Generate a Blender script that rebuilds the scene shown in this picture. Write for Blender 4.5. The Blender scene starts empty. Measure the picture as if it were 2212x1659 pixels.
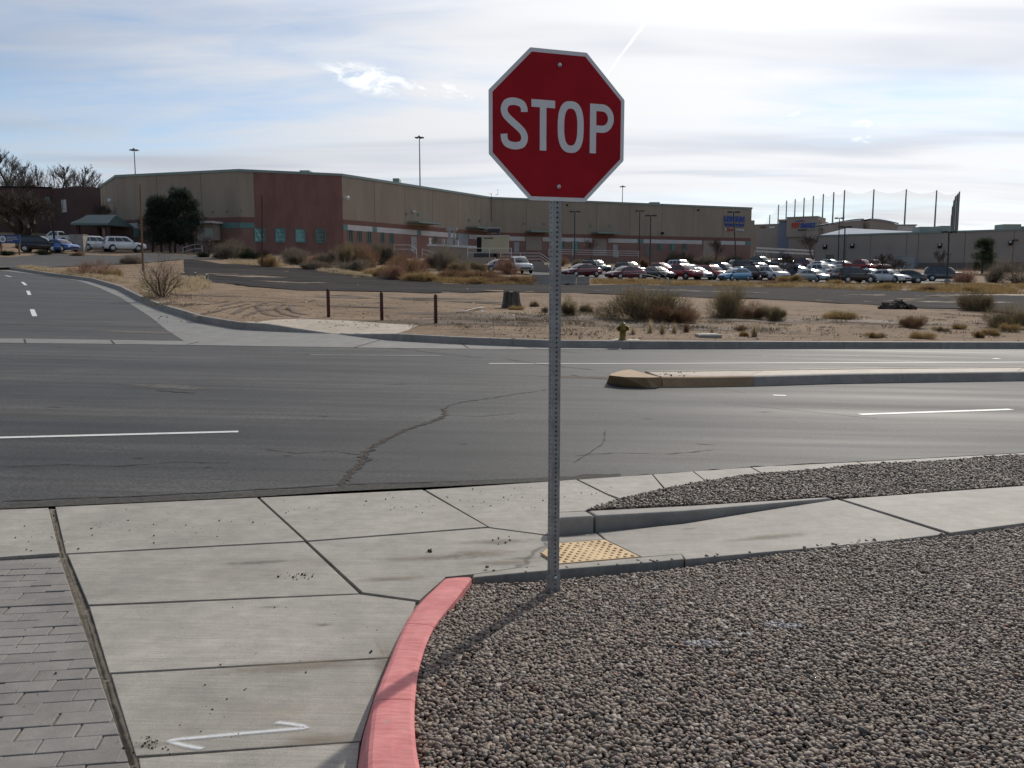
import bpy, bmesh, math, random
import numpy as np
from mathutils import Vector, Matrix
from mathutils.geometry import delaunay_2d_cdt

random.seed(7)
rng = np.random.default_rng(11)
scene = bpy.context.scene
COL = scene.collection
R = math.radians

# ------------------------------------------------------------------ camera
# picture measured on a 2212 x 1659 raster: focal length 1841, horizon at row 598
FPX, CX, CY, HOR = 1841.0, 1106.0, 829.5, 598.0
PITCH = math.atan((CY - HOR) / FPX)
CAMZ = 1.62
cam_d = bpy.data.cameras.new("camera")
cam_d.sensor_width = 36.0
cam_d.lens = 36.0 * FPX / 2212.0
cam_d.clip_start = 0.05
cam_d.clip_end = 6000.0
cam = bpy.data.objects.new("camera", cam_d)
cam.location = (0, 0, CAMZ)
cam.rotation_euler = (math.pi / 2 - PITCH, 0, 0)
COL.objects.link(cam)
scene.camera = cam

def ray(x, y):
    a, b = (x - CX) / FPX, (CY - y) / FPX
    return Vector((a, math.cos(PITCH) + b * math.sin(PITCH), -math.sin(PITCH) + b * math.cos(PITCH)))

# ------------------------------------------------------------------ exposure
scene.view_settings.view_transform = 'Standard'
scene.view_settings.look = 'None'
scene.view_settings.exposure = 0.0
scene.view_settings.gamma = 1.0
scene.view_settings.use_curve_mapping = False
scene.cycles.max_bounces = 4
scene.cycles.diffuse_bounces = 2
scene.cycles.glossy_bounces = 2
scene.cycles.transmission_bounces = 2
scene.cycles.transparent_max_bounces = 10
scene.cycles.caustics_reflective = False
scene.cycles.caustics_refractive = False

# ------------------------------------------------------------------ sun
SUN_AZ, SUN_EL = R(26.5), R(34.0)       # azimuth to the right of +Y
SDIR = Vector((math.sin(SUN_AZ) * math.cos(SUN_EL), math.cos(SUN_AZ) * math.cos(SUN_EL), math.sin(SUN_EL)))
sun_d = bpy.data.lights.new("sun", 'SUN')
sun_d.energy = 3.1
sun_d.angle = R(0.8)
sun_d.color = (1.0, 0.94, 0.85)
sun = bpy.data.objects.new("sun", sun_d)
sun.rotation_euler = SDIR.to_track_quat('Z', 'Y').to_euler()
sun.location = (20, 30, 40)
COL.objects.link(sun)

# ------------------------------------------------------------------ world
class NT:
    """small helper to write node trees"""
    def __init__(self, tree):
        self.t = tree
        self.n = tree.nodes
        self.l = tree.links
    def new(self, typ, **kw):
        nd = self.n.new(typ)
        for k, v in kw.items():
            setattr(nd, k, v)
        return nd
    def put(self, sock, v):
        if v is None:
            return
        if hasattr(v, 'is_linked') or isinstance(v, bpy.types.NodeSocket):
            self.l.new(v, sock)
        else:
            if isinstance(v, (tuple, list)) and sock.type == 'RGBA' and len(v) == 3:
                v = (*v, 1.0)
            sock.default_value = v
    def math(self, op, a, b=None, c=None, clamp=False):
        nd = self.new('ShaderNodeMath', operation=op, use_clamp=clamp)
        self.put(nd.inputs[0], a)
        if b is not None: self.put(nd.inputs[1], b)
        if c is not None: self.put(nd.inputs[2], c)
        return nd.outputs[0]
    def vmath(self, op, a, b=None):
        nd = self.new('ShaderNodeVectorMath', operation=op)
        self.put(nd.inputs[0], a)
        if b is not None: self.put(nd.inputs[1], b)
        return nd.outputs['Value'] if op in ('DOT_PRODUCT', 'LENGTH', 'DISTANCE') else nd.outputs[0]
    def mix(self, f, a, b, blend='MIX'):
        nd = self.new('ShaderNodeMix', data_type='RGBA', blend_type=blend)
        self.put(nd.inputs[0], f)
        self.put(nd.inputs[6], a)
        self.put(nd.inputs[7], b)
        return nd.outputs[2]
    def rng(self, v, a, b, c=0.0, d=1.0, smooth=True):
        nd = self.new('ShaderNodeMapRange')
        nd.interpolation_type = 'SMOOTHSTEP' if smooth else 'LINEAR'
        self.put(nd.inputs['Value'], v)
        for k, x in zip(('From Min', 'From Max', 'To Min', 'To Max'), (a, b, c, d)):
            self.put(nd.inputs[k], x)
        return nd.outputs['Result']
    def noise(self, vec, scale, detail=4, rough=0.55, dist=0.0, out='Fac'):
        nd = self.new('ShaderNodeTexNoise')
        if vec is not None: self.put(nd.inputs['Vector'], vec)
        nd.inputs['Scale'].default_value = scale
        nd.inputs['Detail'].default_value = detail
        nd.inputs['Roughness'].default_value = rough
        nd.inputs['Distortion'].default_value = dist
        return nd.outputs[out]
    def mapping(self, vec, scale=(1, 1, 1), rot=(0, 0, 0), loc=(0, 0, 0)):
        nd = self.new('ShaderNodeMapping')
        self.put(nd.inputs['Vector'], vec)
        nd.inputs['Scale'].default_value = scale
        nd.inputs['Rotation'].default_value = rot
        nd.inputs['Location'].default_value = loc
        return nd.outputs[0]

world = bpy.data.worlds.new("World")
scene.world = world
world.use_nodes = True
world.cycles.sampling_method = 'MANUAL'
world.cycles.sample_map_resolution = 512
w = NT(world.node_tree)
w.n.clear()
w_out = w.new('ShaderNodeOutputWorld')
sky = w.new('ShaderNodeTexSky')
sky.sky_type = 'NISHITA'
sky.sun_disc = False
sky.sun_elevation = SUN_EL
sky.sun_rotation = SUN_AZ
sky.altitude = 1600
sky.air_density = 1.0
sky.dust_density = 0.6
bg_sky = w.new('ShaderNodeBackground')
w.put(bg_sky.inputs['Color'], sky.outputs[0])
bg_sky.inputs['Strength'].default_value = 0.12

tc = w.new('ShaderNodeTexCoord').outputs['Generated']
dirn = w.vmath('NORMALIZE', tc)
sep = w.new('ShaderNodeSeparateXYZ'); w.put(sep.inputs[0], dirn)
zz = w.math('MAXIMUM', sep.outputs[2], 0.0)
den = w.math('ADD', zz, 0.10)
comb = w.new('ShaderNodeCombineXYZ')
w.put(comb.inputs[0], w.math('DIVIDE', sep.outputs[0], den))
w.put(comb.inputs[1], w.math('DIVIDE', sep.outputs[1], den))
plane = comb.outputs[0]
# sheets of thin cloud lying in long streaks
n_big = w.noise(w.mapping(plane, (0.36, 0.62, 1), (0, 0, R(-12)), (3.1, 1.7, 0)), 1.0, 3, 0.5, 0.5)
n_str = w.noise(w.mapping(plane, (0.45, 1.25, 1), (0, 0, R(-8)), (0.4, 5.2, 0)), 1.1, 4, 0.52, 0.6)
n_fine = w.noise(w.mapping(plane, (1.2, 2.6, 1), (0, 0, R(-18)), (7.0, 2.0, 0)), 2.0, 4, 0.6, 0.8)
cov = w.math('ADD', w.math('ADD', w.math('MULTIPLY', n_big, 0.50), w.math('MULTIPLY', n_str, 0.38)), w.math('MULTIPLY', n_fine, 0.16))
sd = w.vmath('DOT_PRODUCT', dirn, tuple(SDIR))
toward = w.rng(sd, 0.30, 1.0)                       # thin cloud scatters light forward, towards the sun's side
cov2 = w.math('ADD', cov, w.math('MULTIPLY', toward, 0.13))
mask = w.rng(cov2, 0.42, 0.66, 0.10, 1.0)
thick = w.rng(w.noise(w.mapping(plane, (0.5, 2.0, 1), (0, 0, R(-4)), (9.3, 0.6, 0)), 0.9, 3, 0.5, 0.5), 0.44, 0.74)
c_lit = (0.78, 0.82, 0.875, 1)
c_grey = (0.54, 0.60, 0.70, 1)
c_cloud = w.mix(w.math('MULTIPLY', thick, 0.9), c_lit, c_grey)
warm = w.mix(toward, (0.96, 0.985, 1.03, 1), (1.05, 1.0, 0.95, 1))
c_cloud = w.mix(1.0, c_cloud, warm, 'MULTIPLY')
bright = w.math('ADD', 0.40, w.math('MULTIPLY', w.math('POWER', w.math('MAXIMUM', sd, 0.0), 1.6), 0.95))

puff_noise = w.noise(w.mapping(dirn, (30, 30, 66), (0, 0, 0), (1.3, 3.0, 0.9)), 1.0, 6, 0.64, 0.8)
def puff(px, py, rx, ry, seed, tilt=0.0, lo=0.50, hi=0.62):
    """one ragged little cloud round the sky direction seen at (px, py)"""
    c = ray(px, py).normalized()
    right = Vector((c.y, -c.x, 0)).normalized()
    up = right.cross(c)
    r2 = right * math.cos(tilt) + up * math.sin(tilt)
    u2 = up * math.cos(tilt) - right * math.sin(tilt)
    a = w.math('DIVIDE', w.vmath('DOT_PRODUCT', dirn, tuple(r2)), rx / FPX)
    b = w.math('DIVIDE', w.vmath('DOT_PRODUCT', dirn, tuple(u2)), ry / FPX)
    front = w.math('GREATER_THAN', w.vmath('DOT_PRODUCT', dirn, tuple(c)), 0.5)
    r = w.math('SQRT', w.math('ADD', w.math('MULTIPLY', a, a), w.math('MULTIPLY', b, b)))
    fall = w.rng(r, 0.15, 1.0, 1.0, 0.0)
    nz = puff_noise
    v = w.rng(w.math('MULTIPLY', nz, w.math('ADD', 0.55, w.math('MULTIPLY', fall, 0.6))), lo, hi)
    return w.math('MULTIPLY', w.math('MULTIPLY', v, fall), front)
wisps = [puff(800, 172, 190, 52, 1.3, R(-9), 0.44, 0.64), puff(940, 197, 150, 34, 4.7, R(-6), 0.46, 0.66),
         puff(1880, 300, 66, 20, 7.9, 0, 0.46, 0.72), puff(1862, 268, 46, 16, 2.2, 0, 0.48, 0.74), puff(1725, 250, 66, 20, 5.6, R(-10), 0.5, 0.76)]
# aircraft trail
ca, cb = ray(1436, -8).normalized(), ray(1308, 165).normalized()
nn = ca.cross(cb).normalized()
mid = (ca + cb).normalized()
along = (cb - ca).normalized()
dist = w.math('ABSOLUTE', w.math('ADD', w.vmath('DOT_PRODUCT', dirn, tuple(nn)),
              w.math('MULTIPLY', w.math('SUBTRACT', puff_noise, 0.5), 0.0025)))
tpos = w.vmath('DOT_PRODUCT', w.vmath('SUBTRACT', dirn, tuple(ca)), tuple(along))
Lc = (cb - ca).length
wid = w.rng(tpos, -0.4, Lc, 0.0085, 0.0016, False)
trail = w.math('SUBTRACT', 1.0, w.math('DIVIDE', dist, wid), clamp=True)
trail = w.math('MULTIPLY', trail, w.rng(tpos, Lc * 1.25, Lc * 0.5, 0.0, 1.0))
trail = w.math('MULTIPLY', trail, w.math('GREATER_THAN', w.vmath('DOT_PRODUCT', dirn, tuple(mid)), 0.3))
trail = w.math('MULTIPLY', trail, w.rng(puff_noise, 0.3, 0.6, 0.3, 0.95))
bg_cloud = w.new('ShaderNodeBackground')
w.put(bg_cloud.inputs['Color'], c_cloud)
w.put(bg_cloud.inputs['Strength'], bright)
mix1 = w.new('ShaderNodeMixShader')
w.put(mix1.inputs[0], mask)
w.l.new(bg_sky.outputs[0], mix1.inputs[1]); w.l.new(bg_cloud.outputs[0], mix1.inputs[2])
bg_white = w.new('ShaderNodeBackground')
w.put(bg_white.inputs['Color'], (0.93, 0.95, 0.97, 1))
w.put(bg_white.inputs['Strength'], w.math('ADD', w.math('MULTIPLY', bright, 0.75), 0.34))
ws = trail
for p in wisps:
    ws = w.math('MAXIMUM', ws, p)
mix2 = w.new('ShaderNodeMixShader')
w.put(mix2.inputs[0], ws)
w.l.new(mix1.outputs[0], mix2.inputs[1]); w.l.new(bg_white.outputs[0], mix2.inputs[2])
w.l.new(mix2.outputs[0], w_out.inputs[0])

# ------------------------------------------------------------------ terrain
CXS = np.array([-300, -90, -60, -45, -25, -12, 20, 60, 120, 420.0])
ROWS = {
    15:  [1.2, 1.2, 1.2, 0.9, 0.5, 0.24, -0.4, -1.2, -1.2, -1.2],
    22:  [1.2, 1.2, 1.2, 0.9, 0.5, 0.24, -0.4, -1.2, -1.2, -1.2],
    50:  [2.6, 2.4, 2.2, 2.0, 1.25, 0.75, 0.1, -0.3, -0.4, -0.4],
    75:  [3.2, 3.0, 2.8, 2.5, 1.85, 1.4, 0.45, 0.2, 0.2, 0.2],
    85:  [3.9, 3.7, 3.5, 3.1, 2.5, 2.0, 0.72, 0.55, 0.5, 0.5],
    105: [5.3, 5.2, 5.0, 4.5, 3.7, 3.0, 1.15, 0.95, 0.9, 0.9],
    116: [5.8, 5.6, 5.3, 4.9, 4.3, 3.5, 1.45, 1.3, 1.2, 1.2],
    128: [6.8, 6.4, 5.8, 5.2, 4.7, 4.0, 2.1, 1.9, 1.8, 1.8],
    152: [10.0, 9.4, 7.6, 5.8, 5.2, 4.9, 3.4, 3.1, 2.6, 2.6],
    186: [13.0, 12.0, 9.5, 6.2, 5.6, 5.4, 5.1, 5.0, 4.8, 4.8],
    300: [14.0, 13.0, 11.0, 9.0, 8.0, 8.0, 8.0, 8.5, 8.5, 8.5],
    900: [16.0, 16.0, 16.0, 16.0, 16.0, 16.0, 16.0, 16.0, 16.0, 16.0],
}
RY = np.array(sorted(ROWS)); RV = np.array([ROWS[k] for k in sorted(ROWS)])
ST = 2.5
GX = np.arange(-330, 430 + ST, ST); GY = np.arange(15, 420 + ST, ST)
tmp = np.array([np.interp(GX, CXS, r) for r in RV])
GRID = np.array([np.interp(GY, RY, tmp[:, i]) for i in range(len(GX))]).T
for _ in range(5):
    g = np.pad(GRID, 1, mode='edge')
    GRID = (g[1:-1, 1:-1] * 2 + g[:-2, 1:-1] + g[2:, 1:-1] + g[1:-1, :-2] + g[1:-1, 2:]) / 6.0
GL = GRID.tolist()
NXG, NYG = len(GX), len(GY)

def T(x, y):
    """height of the natural ground; the street itself falls gently to the right"""
    near = -0.02 * max(-60.0, min(60.0, x))
    if y <= 23.0:
        return near
    fx = min(max((x - GX[0]) / ST, 0), NXG - 1.001); fy = min(max((y - 15.0) / ST, 0), NYG - 1.001)
    i, j = int(fx), int(fy); a, b = fx - i, fy - j
    r0, r1 = GL[j], GL[j + 1]
    v = (r0[i] * (1 - a) + r0[i + 1] * a) * (1 - b) + (r1[i] * (1 - a) + r1[i + 1] * a) * b
    if y < 31.0:
        s = (y - 23.0) / 8.0; s = s * s * (3 - 2 * s)
        v = near * (1 - s) + v * s
    return v

CAMP = Vector((0, 0, CAMZ))
def P(x, y, off=0.0):
    """ground point (at height offset off) that shows at picture point (x, y)"""
    d = ray(x, y)
    t, prev = 1.5, 1.5
    if not callable(off):
        off = (lambda k: (lambda x, y: k))(off)
    while t < 700:
        p = CAMP + d * t
        if p.z <= T(p.x, p.y) + off(p.x, p.y):
            lo, hi = prev, t
            for _ in range(24):
                m = (lo + hi) / 2
                q = CAMP + d * m
                if q.z <= T(q.x, q.y) + off(q.x, q.y): hi = m
                else: lo = m
            return CAMP + d * hi
        prev = t
        t *= 1.012
    return CAMP + d * 300
def PY(x, y, Y):
    d = ray(x, y); return CAMP + d * (Y / d.y)
def PZ(x, y, z):
    d = ray(x, y); return CAMP + d * ((z - CAMZ) / d.z)
def ppm(p):
    """picture units per metre at a point"""
    v = p - CAMP
    return FPX / (v.y * math.cos(PITCH) - v.z * math.sin(PITCH))
def G(x, y, off=0.0):
    return Vector((x, y, T(x, y) + off))

# ------------------------------------------------------------------ object helpers
def tag(o, label=None, cat=None, group=None, kind=None):
    if label: o['label'] = label
    if cat: o['category'] = cat
    if group: o['group'] = group
    if kind: o['kind'] = kind
    return o
def thing(name, loc, label, cat, group=None, rz=0.0):
    o = bpy.data.objects.new(name, None)
    o.location = loc; o.rotation_euler = (0, 0, rz)
    o.empty_display_size = 0.2
    COL.objects.link(o)
    return tag(o, label, cat, group)
def struct(name, label=None):
    o = bpy.data.objects.new(name, None)
    COL.objects.link(o)
    return tag(o, label, None, None, 'structure')
def link(name, me, mats=None, parent=None, loc=None, rz=None):
    o = bpy.data.objects.new(name, me)
    if mats is not None:
        for m in (mats if isinstance(mats, (list, tuple)) else [mats]):
            me.materials.append(m)
    if parent is not None: o.parent = parent
    if loc is not None: o.location = loc
    if rz is not None: o.rotation_euler = (0, 0, rz)
    COL.objects.link(o)
    return o
def copy_tree(o, parent=None):
    c = o.copy(); COL.objects.link(c)
    c.parent = parent
    for ch in o.children:
        copy_tree(ch, c)
    return c

class MB:
    def __init__(self):
        self.v, self.f, self.mi, self.cur = [], [], [], 0
    def add(self, vs, fs):
        b = len(self.v)
        self.v += [tuple(p) for p in vs]
        self.f += [tuple(b + i for i in f) for f in fs]
        self.mi += [self.cur] * len(fs)
        return self
    def box(self, c, s, rz=0.0, taper=1.0):
        hx, hy, hz = s[0] / 2, s[1] / 2, s[2] / 2
        ca, sa = math.cos(rz), math.sin(rz)
        vs = []
        for z, k in ((-hz, 1.0), (hz, taper)):
            for x, y in ((-hx, -hy), (hx, -hy), (hx, hy), (-hx, hy)):
                x *= k; y *= k
                vs.append((c[0] + x * ca - y * sa, c[1] + x * sa + y * ca, c[2] + z))
        return self.add(vs, [(3, 2, 1, 0), (4, 5, 6, 7), (0, 1, 5, 4), (1, 2, 6, 5), (2, 3, 7, 6), (3, 0, 4, 7)])
    def bar(self, a, b, wdt, hgt):
        """box beam from a to b"""
        a, b = Vector(a), Vector(b)
        d = (b - a).normalized()
        s = d.cross(Vector((0, 0, 1)))
        s = Vector((1, 0, 0)) if s.length < 1e-4 else s.normalized()
        u = s.cross(d)
        vs = []
        for p in (a, b):
            for i, j in ((-1, -1), (1, -1), (1, 1), (-1, 1)):
                vs.append(p + s * (i * wdt / 2) + u * (j * hgt / 2))
        return self.add(vs, [(0, 1, 2, 3), (7, 6, 5, 4), (0, 4, 5, 1), (1, 5, 6, 2), (2, 6, 7, 3), (3, 7, 4, 0)])
    def tube(self, pts, rad, n=8, cap=True):
        pts = [Vector(p) for p in pts]
        if not isinstance(rad, (list, tuple)): rad = [rad] * len(pts)
        b = len(self.v)
        for i, p in enumerate(pts):
            d = (pts[min(i + 1, len(pts) - 1)] - pts[max(i - 1, 0)]).normalized()
            s = d.cross(Vector((0, 0, 1)))
            s = Vector((1, 0, 0)) if s.length < 1e-3 else s.normalized()
            u = s.cross(d)
            for k in range(n):
                t = 2 * math.pi * k / n
                self.v.append(tuple(p + (s * math.cos(t) + u * math.sin(t)) * rad[i]))
        for i in range(len(pts) - 1):
            for k in range(n):
                a0, a1 = b + i * n + k, b + i * n + (k + 1) % n
                self.f.append((a0, a0 + n, a1 + n, a1)); self.mi.append(self.cur)
        if cap:
            self.f.append(tuple(b + k for k in range(n))); self.mi.append(self.cur)
            e = b + (len(pts) - 1) * n
            self.f.append(tuple(e + k for k in reversed(range(n)))); self.mi.append(self.cur)
        return self
    def lathe(self, prof, c=(0, 0, 0), n=16, axis='z'):
        """prof: (radius, height) pairs"""
        b = len(self.v)
        for r, h in prof:
            for k in range(n):
                t = 2 * math.pi * k / n
                x, y = r * math.cos(t), r * math.sin(t)
                q = (x, y, h) if axis == 'z' else ((h, x, y) if axis == 'x' else (x, h, y))
                self.v.append((c[0] + q[0], c[1] + q[1], c[2] + q[2]))
        for i in range(len(prof) - 1):
            for k in range(n):
                a0, a1 = b + i * n + k, b + i * n + (k + 1) % n
                self.f.append((a0, a1, a1 + n, a0 + n)); self.mi.append(self.cur)
        if prof[0][0] > 1e-5:
            self.f.append(tuple(b + k for k in reversed(range(n)))); self.mi.append(self.cur)
        if prof[-1][0] > 1e-5:
            e = b + (len(prof) - 1) * n
            self.f.append(tuple(e + k for k in range(n))); self.mi.append(self.cur)
        return self
    def prism(self, poly, z0, z1):
        """vertical prism over an XY polygon; z0/z1 numbers or lists"""
        n = len(poly)
        a = z0 if isinstance(z0, (list, tuple)) else [z0] * n
        c = z1 if isinstance(z1, (list, tuple)) else [z1] * n
        vs = [(p[0], p[1], a[i]) for i, p in enumerate(poly)] + [(p[0], p[1], c[i]) for i, p in enumerate(poly)]
        area = sum(poly[i][0] * poly[(i + 1) % n][1] - poly[(i + 1) % n][0] * poly[i][1] for i in range(n))
        fs = [tuple(range(n, 2 * n)), tuple(reversed(range(n)))] + [(i, (i + 1) % n, n + (i + 1) % n, n + i) for i in range(n)]
        if area < 0: fs = [tuple(reversed(f)) for f in fs]
        return self.add(vs, fs)
    def mesh(self, name, smooth=False):
        me = bpy.data.meshes.new(name)
        me.from_pydata(self.v, [], self.f)
        if any(self.mi): me.polygons.foreach_set('material_index', self.mi)
        if smooth: me.polygons.foreach_set('use_smooth', [True] * len(self.f))
        me.update()
        return me
    def build(self, name, mat, parent=None, smooth=False, loc=None, rz=None):
        return link(name, self.mesh(name, smooth), mat, parent, loc, rz)

def bevel_mesh(me, width, seg=2, ang=30):
    bm = bmesh.new(); bm.from_mesh(me)
    bmesh.ops.remove_doubles(bm, verts=bm.verts, dist=1e-5)
    ed = [e for e in bm.edges if len(e.link_faces) == 2 and e.calc_face_angle(0) > R(ang)]
    if ed:
        bmesh.ops.bevel(bm, geom=ed, offset=width, segments=seg, affect='EDGES', profile=0.5, clamp_overlap=True)
    bm.to_mesh(me); bm.free(); me.update()
    return me

def sheet(name, poly, off, mat, parent=None, step=None, offf=None, jag=0.0, kind=None):
    """a ground covering draped on the terrain; poly = XY points"""
    bm = bmesh.new()
    pts = [(p[0], p[1]) for p in poly]
    cd = delaunay_2d_cdt([Vector(q) for q in pts], [], [list(range(len(pts)))], 1, 1e-5)
    vs = [bm.verts.new((q.x, q.y, 0)) for q in cd[0]]
    for f in cd[2]:
        try: bm.faces.new([vs[i] for i in f])
        except ValueError: pass
    if step:
        xs = [p[0] for p in pts]; ys = [p[1] for p in pts]
        for k in range(int(math.ceil(min(xs) / step)), int(math.floor(max(xs) / step)) + 1):
            bmesh.ops.bisect_plane(bm, geom=bm.verts[:] + bm.edges[:] + bm.faces[:], plane_co=(k * step, 0, 0), plane_no=(1, 0, 0))
        for k in range(int(math.ceil(min(ys) / step)), int(math.floor(max(ys) / step)) + 1):
            bmesh.ops.bisect_plane(bm, geom=bm.verts[:] + bm.edges[:] + bm.faces[:], plane_co=(0, k * step, 0), plane_no=(0, 1, 0))
    for v in bm.verts:
        v.co.z = T(v.co.x, v.co.y) + (offf(v.co.x, v.co.y) if offf else off)
    bmesh.ops.recalc_face_normals(bm, faces=bm.faces[:])
    if bm.faces and sum(f.normal.z for f in bm.faces) < 0:
        bmesh.ops.reverse_faces(bm, faces=bm.faces[:])
    me = bpy.data.meshes.new(name); bm.to_mesh(me); bm.free()
    me.polygons.foreach_set('use_smooth', [True] * len(me.polygons))
    o = link(name, me, mat, parent)
    if parent is None: tag(o, kind=kind or 'structure')
    return o

def pxpoly(pts, off=0.0):
    return [P(x, y, off).xy[:] for x, y in pts]
def densify(pts, step):
    out = []
    for a, b in zip(pts[:-1], pts[1:]):
        a, b = Vector(a), Vector(b)
        n = max(1, int((b - a).length / step))
        out += [tuple(a.lerp(b, i / n)) for i in range(n)]
    return out + [tuple(pts[-1])]
def smooth_line(pts, n=8):
    """Catmull-Rom through points"""
    p = [Vector(q) for q in pts]
    p = [p[0] * 2 - p[1]] + p + [p[-1] * 2 - p[-2]]
    out = []
    for i in range(1, len(p) - 2):
        for k in range(n):
            t = k / n
            out.append(0.5 * (2 * p[i] + (p[i + 1] - p[i - 1]) * t + (2 * p[i - 1] - 5 * p[i] + 4 * p[i + 1] - p[i + 2]) * t * t
                              + (3 * p[i] - p[i - 1] - 3 * p[i + 1] + p[i + 2]) * t ** 3))
    return out + [p[-2]]
def shrink(poly, d):
    """move every edge of a polygon inward by d"""
    n = len(poly)
    area = sum(poly[i][0] * poly[(i + 1) % n][1] - poly[(i + 1) % n][0] * poly[i][1] for i in range(n))
    sgn = 1 if area > 0 else -1
    out = []
    for i in range(n):
        a, b, c = Vector(poly[i - 1][:2]), Vector(poly[i][:2]), Vector(poly[(i + 1) % n][:2])
        e1, e2 = (b - a).normalized(), (c - b).normalized()
        n1, n2 = Vector((-e1.y, e1.x)) * sgn, Vector((-e2.y, e2.x)) * sgn
        m = n1 + n2
        k = max(0.35, m.length_squared / 2)
        out.append(tuple(b + m / k * d / 1.0) if k else tuple(b))
    return out

def ribbon(name, pts, width, off, mat, parent, jitter=0.0, step=0.06):
    """soft-edged band of paint, crack or dirt laid on the ground; attribute 'edge' is 0 at its border"""
    line = densify([tuple(p)[:2] for p in pts], step)
    me = bpy.data.meshes.new(name)
    v, f, e = [], [], []
    nW = len(line)
    for i, p in enumerate(line):
        a, b = Vector(line[max(i - 1, 0)]), Vector(line[min(i + 1, nW - 1)])
        d = (b - a)
        d = d.normalized() if d.length > 1e-6 else Vector((1, 0))
        s = Vector((-d.y, d.x))
        wv = (width(i / max(1, nW - 1)) if callable(width) else width) * (1 + jitter * random.uniform(-0.8, 0.8))
        q = Vector(p) + s * random.uniform(-1, 1) * jitter * wv * 0.8
        for k in (-0.5, 0.0, 0.5):
            r = q + s * (k * wv)
            v.append((r.x, r.y, T(r.x, r.y) + (off(r.x, r.y) if callable(off) else off)))
            e.append(1.0 if k == 0 and 0 < i < nW - 1 else 0.0)
    for i in range(nW - 1):
        b = i * 3
        f += [(b, b + 3, b + 4, b + 1), (b + 1, b + 4, b + 5, b + 2)]
    me.from_pydata(v, [], f)
    at = me.attributes.new('edge', 'FLOAT', 'POINT'); at.data.foreach_set('value', e)
    me.update()
    bm = bmesh.new(); bm.from_mesh(me)
    for fc in bm.faces:
        if fc.normal.z < 0: fc.normal_flip()
    bm.to_mesh(me); bm.free()
    return link(name, me, mat, parent)

def blot(name, c, rx, ry, off, mat, parent, rot=0.0, n=18):
    """irregular flat stain"""
    me = bpy.data.meshes.new(name)
    v = [(c[0], c[1])]; e = [1.0]
    for k in range(n):
        t = 2 * math.pi * k / n
        r = random.uniform(0.7, 1.15)
        x, y = rx * r * math.cos(t), ry * r * math.sin(t)
        v.append((c[0] + x * math.cos(rot) - y * math.sin(rot), c[1] + x * math.sin(rot) + y * math.cos(rot))); e.append(0.0)
    vv = [(x, y, T(x, y) + (off(x, y) if callable(off) else off)) for x, y in v]
    me.from_pydata(vv, [], [(0, 1 + k, 1 + (k + 1) % n) for k in range(n)])
    at = me.attributes.new('edge', 'FLOAT', 'POINT'); at.data.foreach_set('value', e)
    me.update()
    return link(name, me, mat, parent)

# ------------------------------------------------------------------ materials
MATS = {}
def new_mat(name):
    m = bpy.data.materials.new(name)
    m.use_nodes = True
    t = NT(m.node_tree)
    b = m.node_tree.nodes['Principled BSDF']
    MATS[name] = m
    return m, t, b
def sc(c, k): return (c[0] * k, c[1] * k, c[2] * k, 1.0)

def mat(name, col, rough=0.75, var=0.14, scale=3.0, bump=0.0, bscale=60.0, metal=0.0, spec=0.35, col2=None,
        stretch=(1, 1, 1), rot=0.0, island=0.0, objvar=0.0, coat=0.0, speck=0.0, speck_scale=250.0, bdist=0.01):
    m, t, b = new_mat(name)
    pos = t.new('ShaderNodeNewGeometry').outputs['Position']
    mp = t.mapping(pos, stretch, (0, 0, rot))
    n = t.noise(mp, scale, 6, 0.6)
    c = t.mix(t.rng(n, 0.3, 0.7), sc(col, 1 - var), col2 if col2 else sc(col, 1 + var))
    if speck:
        n2 = t.noise(pos, speck_scale, 2, 0.7)
        c = t.mix(1.0, c, t.mix(t.rng(n2, 0.3, 0.7), (1 - speck,) * 3 + (1,), (1 + speck,) * 3 + (1,)), 'MULTIPLY')
    if island:
        r = t.new('ShaderNodeNewGeometry').outputs['Random Per Island']
        k = t.rng(r, 0, 1, 1 - island, 1 + island, False)
        cc = t.new('ShaderNodeCombineColor')
        for i in range(3): t.put(cc.inputs[i], k)
        c = t.mix(1.0, c, cc.outputs[0], 'MULTIPLY')
    if objvar:
        r = t.new('ShaderNodeObjectInfo').outputs['Random']
        k = t.rng(r, 0, 1, 1 - objvar, 1 + objvar, False)
        cc = t.new('ShaderNodeCombineColor')
        for i in range(3): t.put(cc.inputs[i], k)
        c = t.mix(1.0, c, cc.outputs[0], 'MULTIPLY')
    t.put(b.inputs['Base Color'], c)
    b.inputs['Roughness'].default_value = rough
    b.inputs['Metallic'].default_value = metal
    b.inputs['Specular IOR Level'].default_value = spec
    if coat:
        b.inputs['Coat Weight'].default_value = coat
        b.inputs['Coat Roughness'].default_value = 0.05
    if bump:
        bn = t.new('ShaderNodeBump')
        bn.inputs['Strength'].default_value = bump
        bn.inputs['Distance'].default_value = bdist
        t.put(bn.inputs['Height'], t.noise(mp, bscale, 4, 0.65))
        t.put(b.inputs['Normal'], bn.outputs[0])
    return m

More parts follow.
